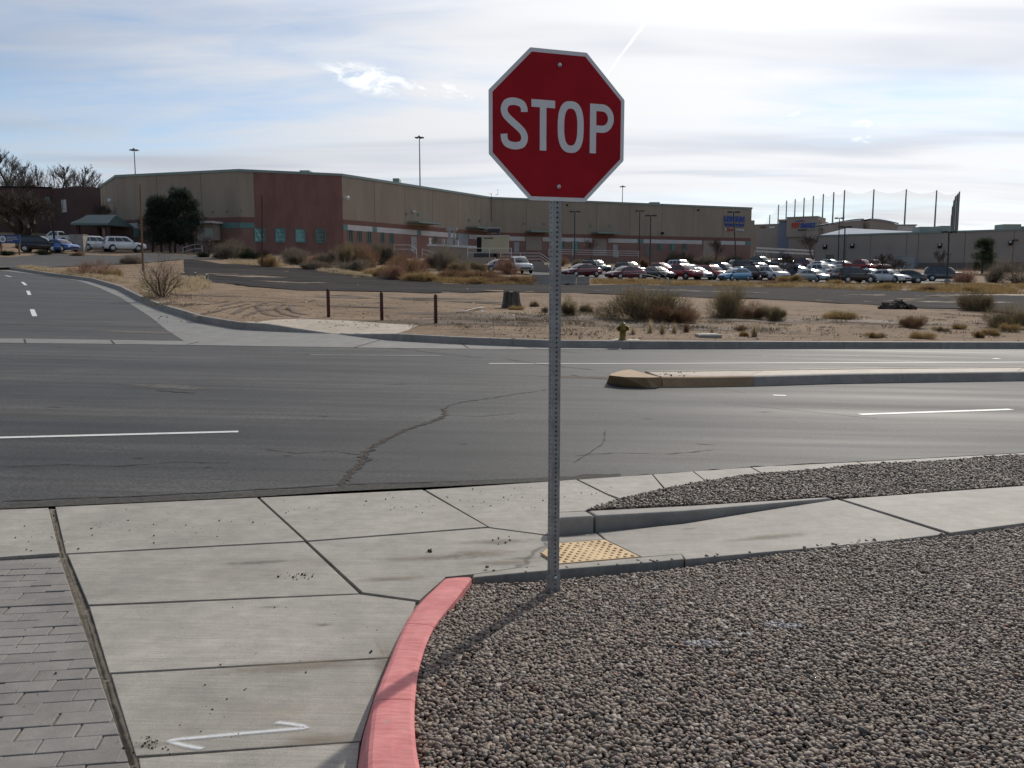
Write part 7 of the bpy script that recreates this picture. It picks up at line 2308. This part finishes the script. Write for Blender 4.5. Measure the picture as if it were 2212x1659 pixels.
bush(686, 730, 538, 579, m_grey, 'grey green brush right of the dark round shrub')
bush(722, 763, 528, 572, m_sage, 'yellow green topped brush below the bay corner')
bush(760, 808, 533, 578, m_rust, 'rust brush right of the yellow green one')
bush(803, 849, 523, 572, m_grey, 'tall pale topped brush below the narrow windows')
bush(845, 885, 545, 585, m_rust, 'rust brush left of the stair handrails')
bush(880, 930, 548, 590, m_redtw, 'reddish twig brush among the handrails', BRT)
bush(920, 988, 535, 584, m_grey, 'large grey brush left of the generator')
bush(974, 1014, 563, 592, m_sage, 'dark olive brush under the lowest handrail')
bush(1012, 1047, 562, 589, m_sage, 'round olive brush below the generator platform')
bush(1076, 1124, 543, 593, m_redtw, 'reddish twig bush in front of the white pickup', BRT)
bush(780, 850, 570, 598, m_gold, 'golden weeds along the lot edging', BRL)
bush(870, 960, 580, 608, m_gold, 'wide golden weeds below the grey brush', BRL)
bush(960, 1060, 590, 612, m_gold, 'golden weeds left of the reddish twig bush', BRL)
bush(1050, 1150, 592, 613, m_rust, 'rust weeds left of the concrete barrier', BRL)
bush(1233, 1266, 555, 578, m_grey, 'grey brush at the foot of the first twin lamp post', BRL)
bush(1196, 1224, 548, 575, m_rust, 'brush bank right of the sign post below the railing', BRL)
bush(1382, 1405, 553, 577, m_rust, 'rust brush between the close pair of lamp posts', BRL)
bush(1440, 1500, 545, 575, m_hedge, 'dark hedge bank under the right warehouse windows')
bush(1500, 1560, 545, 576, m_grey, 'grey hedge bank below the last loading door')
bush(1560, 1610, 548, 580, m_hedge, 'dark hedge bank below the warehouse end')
bush(1685, 1740, 588, 612, m_gold, 'golden brush between the two clusters of cars')
bush(1795, 1830, 600, 614, m_gold, 'golden weeds before the near lamp post', BRL)
bush(1880, 1935, 608, 624, m_gold, 'golden weeds before the white sedan', BRL)
bush(1985, 2030, 612, 628, m_rust, 'rust weeds left of the lone dark SUV', BRL)
bush(2080, 2130, 612, 630, m_gold, 'golden weeds right of the lone dark SUV', BRL)
bush(1310, 1400, 598, 612, m_gold, 'golden weeds before the front maroon sedan', BRL)
bush(1640, 1700, 602, 616, m_rust, 'rust weeds before the black and white SUVs', BRL)
bush(2120, 2180, 545, 610, m_grey, 'bare grey thicket below the pine at right', BRT)
bush(2170, 2240, 540, 612, m_grey, 'bare grey thicket at the right edge', BRT)
bush(2060, 2120, 570, 612, m_redtw, 'bare thicket left of the pine foot', BRT)

# a second rank of shrubs on the bank below the warehouse
for i, (x0, x1, yt, yb, mm, lb_) in enumerate([
    (600, 650, 532, 556, m_grey, 'grey shrub on the bank left of the dark round one'), (695, 735, 527, 552, m_grey, 'pale shrub on the bank below the fourth square window'),
    (740, 785, 528, 556, m_sage, 'olive shrub on the bank at the bay corner'), (785, 822, 533, 560, m_grey, 'grey shrub on the bank left of the pale topped brush'),
    (640, 700, 550, 574, m_redtw, 'reddish brush on the bank under the dark round shrub'), (845, 905, 556, 592, m_rust, 'broad rust brush below the first stair handrail'),
    (905, 960, 545, 580, m_rust, 'rust brush behind the large grey one'), (820, 880, 572, 603, m_redtw, 'reddish brush along the lot edging'), (940, 1000, 578, 604, m_rust, 'low rust brush left of the mauve sedan'),
    (1000, 1075, 582, 606, m_rust, 'low rust brush directly below the mauve sedan'), (730, 790, 556, 588, m_grey, 'grey brush at the top of the lot edging'), (520, 575, 536, 562, m_hedge, 'dark hedge left of the rust brown pole')]):
    bush(x0, x1, yt, yb, mm, lb_, BR if i % 2 else BRL)

# strip of dry grass between the old asphalt and the car park, grass along kerbs
def grass_field(name, polys, n, hmin, hmax, material, label, seed):
    r = np.random.default_rng(seed)
    pts = []
    per = n // len(polys)
    for poly in polys:
        q = pxpoly(poly)
        xs = [a[0] for a in q]; ys = [a[1] for a in q]
        c = 0
        while c < per:
            x, y = r.uniform(min(xs), max(xs), 400), r.uniform(min(ys), max(ys), 400)
            k = pip(x, y, q)
            for a, b in zip(x[k], y[k]):
                if math.sin(a * .9 + b * .7) * math.sin(a * .37 - b * 1.3 + 1) + .5 * math.sin(a * 2.3 + b) < r.uniform(-.7, .45): continue
                pts.append((a, b, T(a, b) + lot_off(a, b) + 0.03)); c += 1
                if c >= per: break
    base = np.array(pts)
    m = 14
    p = np.repeat(base, m, 0) + np.concatenate([r.normal(0, .16, (len(base) * m, 2)), np.zeros((len(base) * m, 1))], 1)
    d = unit(np.concatenate([r.normal(0, .45, (len(p), 2)), np.ones((len(p), 1))], 1))
    sz = np.repeat(r.uniform(hmin, hmax, len(base)), m)
    me = np_mesh(name, slivers(p, d, sz * r.uniform(.6, 1.1, len(p)), np.full(len(p), 0.03), r))
    o = link(name, me, material); tag(o, label, 'grass', None, 'stuff')
grass_field('dry_grass', [[(900, 606), (1150, 600), (1150, 616), (965, 616)], [(1280, 606), (1500, 610), (1500, 619), (1280, 615)], [(1500, 611), (1760, 614), (1760, 624), (1500, 619)], [(1760, 614), (2212, 622), (2212, 640), (1760, 625)], [(1900, 616), (2212, 616), (2212, 632), (1900, 626)]],
            5200, 0.12, 0.42, m_gold, 'golden dry grass strip between old asphalt and parked cars', 5)
grass_field('pale_grass', [[(486, 563), (575, 565), (640, 578), (500, 572)], [(690, 585), (800, 594), (800, 601), (690, 588)], [(1100, 600), (1700, 616), (2200, 628), (1700, 622)], [(30, 578), (150, 588), (250, 600), (330, 640), (260, 612), (120, 592)], [(300, 618), (440, 600), (450, 622), (330, 648)]],
            2600, 0.12, 0.4, m_straw, 'pale straw grass tufts on the verges', 6)
grass_field('lot_weeds', [[(960, 690), (1180, 680), (1300, 705), (1000, 715)], [(1380, 700), (1700, 700), (1700, 722), (1380, 722)], [(1750, 690), (2212, 680), (2212, 735), (1750, 735)], [(300, 640), (420, 640), (420, 670), (330, 665)], [(1220, 670), (1330, 670), (1330, 730), (1220, 730)]],
            520, 0.04, 0.12, m_grey, 'short dead weeds scattered over the sandy lot', 7)

# ---- trees
def grow(seed, height, levels=5, spread=0.55, trunk_r=0.2, n_child=(3, 4), up=0.25, trunk_frac=0.3, twigs=4):
    """bare tree: list of (p0, p1, r0, r1, level)"""
    r = random.Random(seed)
    segs = []
    def rec(p, d, L, rad, lev):
        pts = [p]; q = p.copy(); dd = d.copy(); nseg = 3 if lev < 3 else 2
        for s in range(nseg):
            dd = (dd + Vector((r.gauss(0, .10), r.gauss(0, .10), r.gauss(0, .06) + up * .18))).normalized()
            q2 = q + dd * (L / nseg)
            segs.append((q.copy(), q2.copy(), rad * (1 - .28 * s / nseg), rad * (1 - .28 * (s + 1) / nseg), lev))
            q = q2; pts.append(q.copy())
        if lev >= levels: return
        nc = r.randint(*n_child) + (twigs - 3 if lev >= levels - 1 else 0)
        for c in range(nc):
            base = pts[-1] if c < 2 else pts[r.randint(max(1, len(pts) - 2), len(pts) - 1)].lerp(pts[-2], r.random() * .7)
            a = r.uniform(0, 6.28); tilt = spread * r.uniform(.5, 1.25)
            side = dd.cross(Vector((math.cos(a), math.sin(a), .3))).normalized()
            nd = (dd * math.cos(tilt) + side * math.sin(tilt) + Vector((0, 0, up))).normalized()
            rec(base.copy(), nd, L * r.uniform(.62, .88), rad * r.uniform(.40, .56), lev + 1)
    rec(Vector((0, 0, -0.2)), Vector((0, 0, 1)), height * trunk_frac, trunk_r, 0)
    return segs
def poplar(seed, height, trunk_r, width):
    """tall bare tree with a leader and steep side limbs"""
    r = random.Random(seed); segs = []
    def limb(p, d, L, rad, lev):
        n = 4; q = p.copy(); pts = [q.copy()]
        for s in range(n):
            d = (d + Vector((r.gauss(0, .07), r.gauss(0, .07), .10))).normalized()
            q2 = q + d * (L / n)
            segs.append((q.copy(), q2.copy(), rad * (1 - .2 * s), rad * (1 - .2 * (s + 1)), lev)); q = q2; pts.append(q.copy())
        if lev >= 4: return
        for c in range((9, 8, 6, 5)[lev - 1]):
            i = r.randint(1, n); b = pts[i].lerp(pts[i - 1], r.random())
            a = r.uniform(0, 6.28); t = r.uniform(.25, .6)
            sd_ = d.cross(Vector((math.cos(a), math.sin(a), .2))).normalized()
            limb(b, (d * math.cos(t) + sd_ * math.sin(t) + Vector((0, 0, .25))).normalized(), L * r.uniform(.3, .55), rad * .45, lev + 1)
    q = Vector((0, 0, -.3)); pts = []
    nn_ = 12
    for s in range(nn_):
        q2 = q + Vector((r.gauss(0, .012) * height, r.gauss(0, .012) * height, height / nn_))
        segs.append((q.copy(), q2.copy(), trunk_r * (1 - .93 * s / nn_), trunk_r * (1 - .93 * (s + 1) / nn_), 0)); pts.append(q2.copy()); q = q2
    for c in range(22):
        t = .22 + .74 * (c / 21) + r.uniform(-.02, .02)
        b = pts[min(nn_ - 1, int(t * nn_))]
        a = r.uniform(0, 6.28); el = r.uniform(.75, 1.2)
        limb(b.copy(), Vector((math.cos(a) * math.cos(el), math.sin(a) * math.cos(el), math.sin(el))), height * (.42 * (1 - t) + .10) * r.uniform(.8, 1.2), trunk_r * (.26 - .2 * t), 1)
    return segs
def tree_meshes(segs, height):
    zmax = max(s[1].z for s in segs); k = height / zmax
    tr, cr = MB(), MB()
    for a, b, r0, r1, lev in segs:
        mb, n = (tr, 8) if lev < 1 or (lev < 2 and r0 > .09) else (cr, 3)
        mb.tube([a * k, b * k], [max(r0, .010) * k, max(r1, .007) * k], n, False)
    return tr.mesh('trunk'), cr.mesh('crown')
def bare_tree(x, yb, yt, label, seed, Y=None, width=None, levels=5, trunk_r=0.2, spread=.55, mm=m_twig_g, up=.25, frac=.28, name='bare_tree', group='bare winter trees', base_z=None, n_child=(3, 4)):
    p = P(x, yb, lot_off) if Y is None else Vector((PY(x, yb, Y).x, Y, T(PY(x, yb, Y).x, Y)))
    hgt = PY(x, yt, p.y).z - p.z
    segs = poplar(seed, hgt, trunk_r, width) if up > .4 else grow(seed, hgt, levels, spread, trunk_r, n_child, up, frac)
    t_, c_ = tree_meshes(segs, hgt)
    root = thing(name, p, label, 'tree', group)
    to, co = link('trunk', t_, m_trunk, root), link('crown', c_, mm, root)
    if width:
        xs = [v.co.x for v in c_.vertices]
        k = (width / ppm(p)) / max(.1, max(xs) - min(xs))
        for o in (to, co): o.scale = (k, k, 1)
    return root
bare_tree(12, 490, 322, 'tallest bare tree at the left edge behind the brick building', 3, Y=172, levels=6, trunk_r=.45, spread=.42, width=110, up=.45, frac=.34)
bare_tree(64, 490, 359, 'narrow bare tree above the brick roof, left of a pair', 9, Y=176, levels=6, trunk_r=.35, spread=.3, width=58, up=.45, frac=.34)
bare_tree(88, 490, 355, 'narrow bare tree above the brick roof, right of a pair', 14, Y=178, levels=6, trunk_r=.35, spread=.3, width=58, up=.45, frac=.34)
bare_tree(140, 490, 352, 'bare tree just left of the brick building corner', 21, Y=180, levels=6, trunk_r=.4, spread=.38, width=92, up=.45, frac=.34)
bare_tree(180, 505, 352, 'bare tree between the brick building and the warehouse', 25, Y=165, levels=6, trunk_r=.4, spread=.42, width=92, up=.45, frac=.34)
bare_tree(207, 520, 420, 'low bare tree against the warehouse left corner', 31, Y=128, levels=6, trunk_r=.22, spread=.5, width=60, mm=m_twig)
bare_tree(57, 536, 405, 'big bare cottonwood behind the blue notice board', 37, Y=118, levels=6, trunk_r=.55, spread=.62, width=150, mm=m_twig, frac=.2)
bare_tree(0, 530, 420, 'bare tree cut by the left edge', 38, Y=122, levels=6, trunk_r=.35, spread=.6, width=90, mm=m_twig, frac=.22)
bare_tree(116, 508, 420, 'small bare tree on the hill before the brick building', 41, Y=126, levels=6, trunk_r=.22, spread=.6, width=75, mm=m_twig, frac=.25)
bare_tree(954, 541, 436, 'slim bare sapling before the warehouse grey cabinets', 47, levels=5, trunk_r=.10, spread=.4, width=24, mm=m_twig, frac=.3)
bare_tree(1278, 572, 512, 'bare sapling before the loading door', 53, levels=5, trunk_r=.09, spread=.55, width=40, mm=m_twig)
bare_tree(1540, 590, 512, 'bare sapling left of the leaning lamp post', 55, levels=5, trunk_r=.10, spread=.5, width=46, mm=m_twig)
bare_tree(1384 + 80, 585, 540, 'small bare tree over the white SUV', 56, levels=5, trunk_r=.08, spread=.6, width=40, mm=m_twig)
bare_tree(1691, 600, 540, 'round headed bare tree among the parked cars', 59, levels=6, trunk_r=.11, spread=.75, width=52, mm=m_twig, frac=.3)
bare_tree(1759, 575, 505, 'bare tree at the left end of the panel building', 61, levels=5, trunk_r=.10, spread=.45, width=46, mm=m_twig)
bare_tree(1655, 556, 512, 'thin bare tree before the store wall', 62, levels=5, trunk_r=.10, spread=.45, width=40, mm=m_twig)
bare_tree(1943, 612, 555, 'bare tree behind the grey sedan', 67, levels=5, trunk_r=.10, spread=.6, width=46, mm=m_twig)
bare_tree(1908, 611, 545, 'bare tree behind the white sedan at right', 68, levels=5, trunk_r=.10, spread=.6, width=50, mm=m_twig)
bare_tree(2036, 596, 535, 'bare tree behind the lone dark SUV', 71, levels=5, trunk_r=.10, spread=.5, width=46, mm=m_twig)
bare_tree(452, 548, 505, 'leafless shrub tree before the entrance', 73, levels=5, trunk_r=.08, spread=.7, width=50, mm=m_twig_g, Y=108)
# many-stemmed bare shrub by the side street
def stem_shrub(x, yb, yt, width, label, seed):
    p = P(x, yb, lot_off); k = ppm(p); hgt = (yb - yt) / k
    r = random.Random(seed); segs = []
    tr, cr = MB(), MB()
    def rec(q, d, L, rad, lev):
        n = 4
        pts = [q.copy()]
        for s in range(n):
            d = (d + Vector((r.gauss(0, .09), r.gauss(0, .09), .03 - .02 * lev))).normalized()
            q = q + d * (L / n); pts.append(q.copy())
        (tr if lev == 0 else cr).tube(pts, [rad * (1 - .18 * i) for i in range(n + 1)], 6 if lev == 0 else 3, False)
        if lev >= 3: return
        for c in range(6 if lev == 0 else 4):
            b = pts[r.randint(1, n)]
            a = r.uniform(0, 6.28); sd = d.cross(Vector((math.cos(a), math.sin(a), .2))).normalized(); t = r.uniform(.35, .8)
            rec(b.copy(), (d * math.cos(t) + sd * math.sin(t)).normalized(), L * r.uniform(.4, .65), rad * .42, lev + 1)
    for i in range(24):
        a = r.uniform(0, 6.28); t = r.uniform(.15, 1.0)
        d = Vector((math.cos(a) * math.sin(t) * 1.1, math.sin(a) * math.sin(t), math.cos(t))).normalized()
        rec(Vector((math.cos(a) * .12, math.sin(a) * .12, -.05)), d, hgt * r.uniform(.55, .8), .035 * r.uniform(.6, 1.2), 0)
    root = thing('bare_shrub', p, label, 'shrub')
    t_, c_ = tr.mesh('stems'), cr.mesh('twigs')
    zm = max(v.co.z for v in c_.vertices); xs = [v.co.x for v in c_.vertices]
    sc_ = ((width / k) / (max(xs) - min(xs)), (width / k) / (max(xs) - min(xs)), hgt / zm)
    for nm, me, mm in (('stem', t_, m_twig), ('twigs', c_, mat('shrub_twig', (0.12, 0.075, 0.05), .9, .25, 3, island=.2))):
        o = link(nm, me, mm, root); o.scale = sc_
    return root
stem_shrub(350, 641, 536, 128, 'many stemmed bare shrub on the verge beside the side street', 5)
# pale dead branches over the largest brush
p = P(1410, 690, lot_off); k = ppm(p)
db = thing('dead_branch', p, 'pale dead branches sticking out of the largest brush', 'branch')
r_ = random.Random(4)
br_px = [[(1380, 668), (1402, 645), (1425, 620), (1440, 600), (1420, 585), (1400, 575)], [(1425, 620), (1445, 628), (1462, 640)], [(1440, 600), (1450, 615), (1456, 628)], [(1395, 668), (1420, 672), (1450, 668)], [(1345, 640), (1380, 650), (1420, 664)], [(1436, 604), (1410, 596), (1385, 592), (1362, 590)], [(1402, 645), (1392, 622), (1385, 605)], [(1408, 655), (1404, 668), (1408, 676)]]
for q in br_px:
    pts = []
    for i, (x, y) in enumerate(q):
        w_ = PY(x, y, p.y - 0.9 + r_.uniform(-.12, .12)); pts.append(w_ - p)
    pts = smooth_line(pts, 4)
    n_ = len(pts)
    MB().tube(pts, [max(.006, .022 * (1 - .75 * i / n_)) for i in range(n_)], 5).build('twig', m_dead, db)

# evergreens: foliage in clumps of small blades
def evergreen(x0, x1, yt, yb, label, seed, material, Y=None, cone=0.35, n=7000, name='evergreen_tree', trunks=1, low=0.12):
    xc = (x0 + x1) / 2
    p = P(xc, yb, lot_off) if Y is None else Vector((PY(xc, yb, Y).x, Y, T(PY(xc, yb, Y).x, Y)))
    k = ppm(p); wd = (x1 - x0) / k; hgt = PY(xc, yt, p.y).z - p.z
    r = np.random.default_rng(seed)
    m = 70
    t = r.uniform(low, 1.0, m)
    rad = wd / 2 * r.uniform(.75, 1.1, m) * np.where(t < .45, .75 + .5 * t, 1 - cone * (t - .45) / .55 * 1.6).clip(.18, 1.0)
    a = r.uniform(0, 6.28, m); q = rad * np.sqrt(r.uniform(.1, 1, m)) * .8
    cen = np.stack([np.cos(a) * q, np.sin(a) * q, t * hgt * .93], 1)
    cr = wd * r.uniform(.07, .19, m)
    kk = r.integers(0, m, n)
    dirs = unit(r.normal(size=(n, 3)))
    pp = cen[kk] + dirs * (cr[kk] * r.beta(3, 1.5, n))[:, None] * np.array([1, 1, .8])
    d = unit(dirs + np.array([0, 0, .35]) + r.normal(size=(n, 3)) * .6)
    tri = slivers(pp, d, r.uniform(.18, .42, n) * wd / 4, np.full(n, .05) * wd / 4, r)
    root = thing(name, p, label, 'tree', 'evergreen trees')
    link('crown', np_mesh('crown', tri), material, root)
    for j in range(trunks):
        bx = (j - (trunks - 1) / 2) * wd * .16
        MB().tube([(bx * 1.3, 0, -.2), (bx, .05, hgt * .35), (bx * .4, 0, hgt * .85)], [.16, .12, .05], 8).build('trunk', m_trunk, root)
    return root
evergreen(302, 396, 419, 548, 'left of two dark evergreens before the warehouse', 2, m_everg, Y=111, trunks=3, low=.18, n=16000)
evergreen(348, 450, 402, 548, 'taller right one of two dark evergreens', 3, m_everg, Y=112, trunks=3, low=.16, n=17000)
evergreen(2090, 2153, 514, 590, 'dark green pine before the panel building at right', 4, m_pine, Y=132, n=9000, low=.08)

# debris pile, litter
p = P(1932, 666, lot_off); k = ppm(p)
pile = thing('debris_pile', p, 'dark heap of broken asphalt and dirt on the lot at right', 'debris pile')
m_clod = mat('clod_dark', (0.045, 0.034, 0.028), .95, .35, 6, .6, 20)
r_ = random.Random(8)
for i in range(34):
    t = r_.uniform(-1, 1); hx = 36 / k * t
    hz = (1 - abs(t - .1) ** 1.4) * 14 / k
    sz = r_.uniform(.10, .30)
    bm = bmesh.new(); bmesh.ops.create_icosphere(bm, subdivisions=1, radius=1)
    for v in bm.verts: v.co = Vector((v.co.x * sz * r_.uniform(.8, 1.6), v.co.y * sz * r_.uniform(.7, 1.2), v.co.z * sz * r_.uniform(.35, .8)))
    me = bpy.data.meshes.new('clod'); bm.to_mesh(me); bm.free()
    o = link('clod', me, m_clod, pile); o.location = (hx, r_.uniform(-.5, .5), max(.02, hz * r_.uniform(.1, .95))); o.rotation_euler = (r_.uniform(-.6, .6), r_.uniform(-.6, .6), r_.uniform(0, 6))
m_litter = mat('litter_white', (0.70, 0.70, 0.68), .7, .1)
def chips(name, boxes, n, smin, smax, material, label, seed, flat=.25):
    r = random.Random(seed); mb = MB()
    for i in range(n):
        x0, x1, y0, y1 = boxes[i % len(boxes)]
        q = P(r.uniform(x0, x1), r.uniform(y0, y1), lot_off); s = smin + (smax - smin) * r.random() ** 2.5
        a = r.uniform(0, 6.28); t = r.uniform(-.5, .5)
        u_, v_ = Vector((math.cos(a), math.sin(a), t * .6)), Vector((-math.sin(a), math.cos(a), r.uniform(-.4, .4)))
        w_ = Vector((0, 0, 1))
        c = q + Vector((0, 0, s * flat + .02))
        b = len(mb.v)
        for sx, sy, sz in ((-1, -1, 0), (1, -.6, 0), (.7, 1, 0), (-.8, .8, 0), (0, 0, 1)):
            mb.v.append(tuple(c + u_ * sx * s + v_ * sy * s * .6 + w_ * sz * s * flat * 2))
        for f in ((0, 1, 4), (1, 2, 4), (2, 3, 4), (3, 0, 4), (3, 2, 1, 0)): mb.f.append(tuple(b + j for j in f)); mb.mi.append(0)
    o = mb.build(name, material); tag(o, label, 'debris', None, 'stuff')
chips('white_litter', [(950, 1330, 650, 730), (1340, 1700, 690, 730), (1700, 2212, 640, 735), (430, 700, 600, 690), (700, 1100, 600, 660), (1100, 2100, 610, 640)], 150, .012, .07, m_litter, 'scraps of white litter over the sandy lot', 3)
chips('wood_litter', [(950, 1330, 650, 735), (1340, 1750, 680, 735), (1750, 2212, 670, 738), (330, 700, 620, 700), (1080, 1320, 655, 735), (700, 950, 650, 710)], 2600, .008, .05, mat('wood_chip_dark', (.09, .066, .048), .95, .4, 5), 'dark wood chips and clods over the sandy lot', 4)
p = P(1160, 667, lot_off)
st2 = thing('fallen_branch', P(1035, 674, lot_off), 'pale fallen stick on the ground left of the stump', 'branch')
q0 = st2.location
MB().tube(smooth_line([P(x, y, lot_off) - q0 + Vector((0, 0, .05)) for x, y in ((986, 678), (1005, 675.5), (1022, 671), (1045, 666.5))], 4), .035, 6).build('stick', m_dead, st2)
MB().tube([P(1012, 674, lot_off) - q0 + Vector((0, 0, .05)), P(1035, 673, lot_off) - q0 + Vector((0, 0, .12))], .02, 5).build('twig', m_dead, st2)
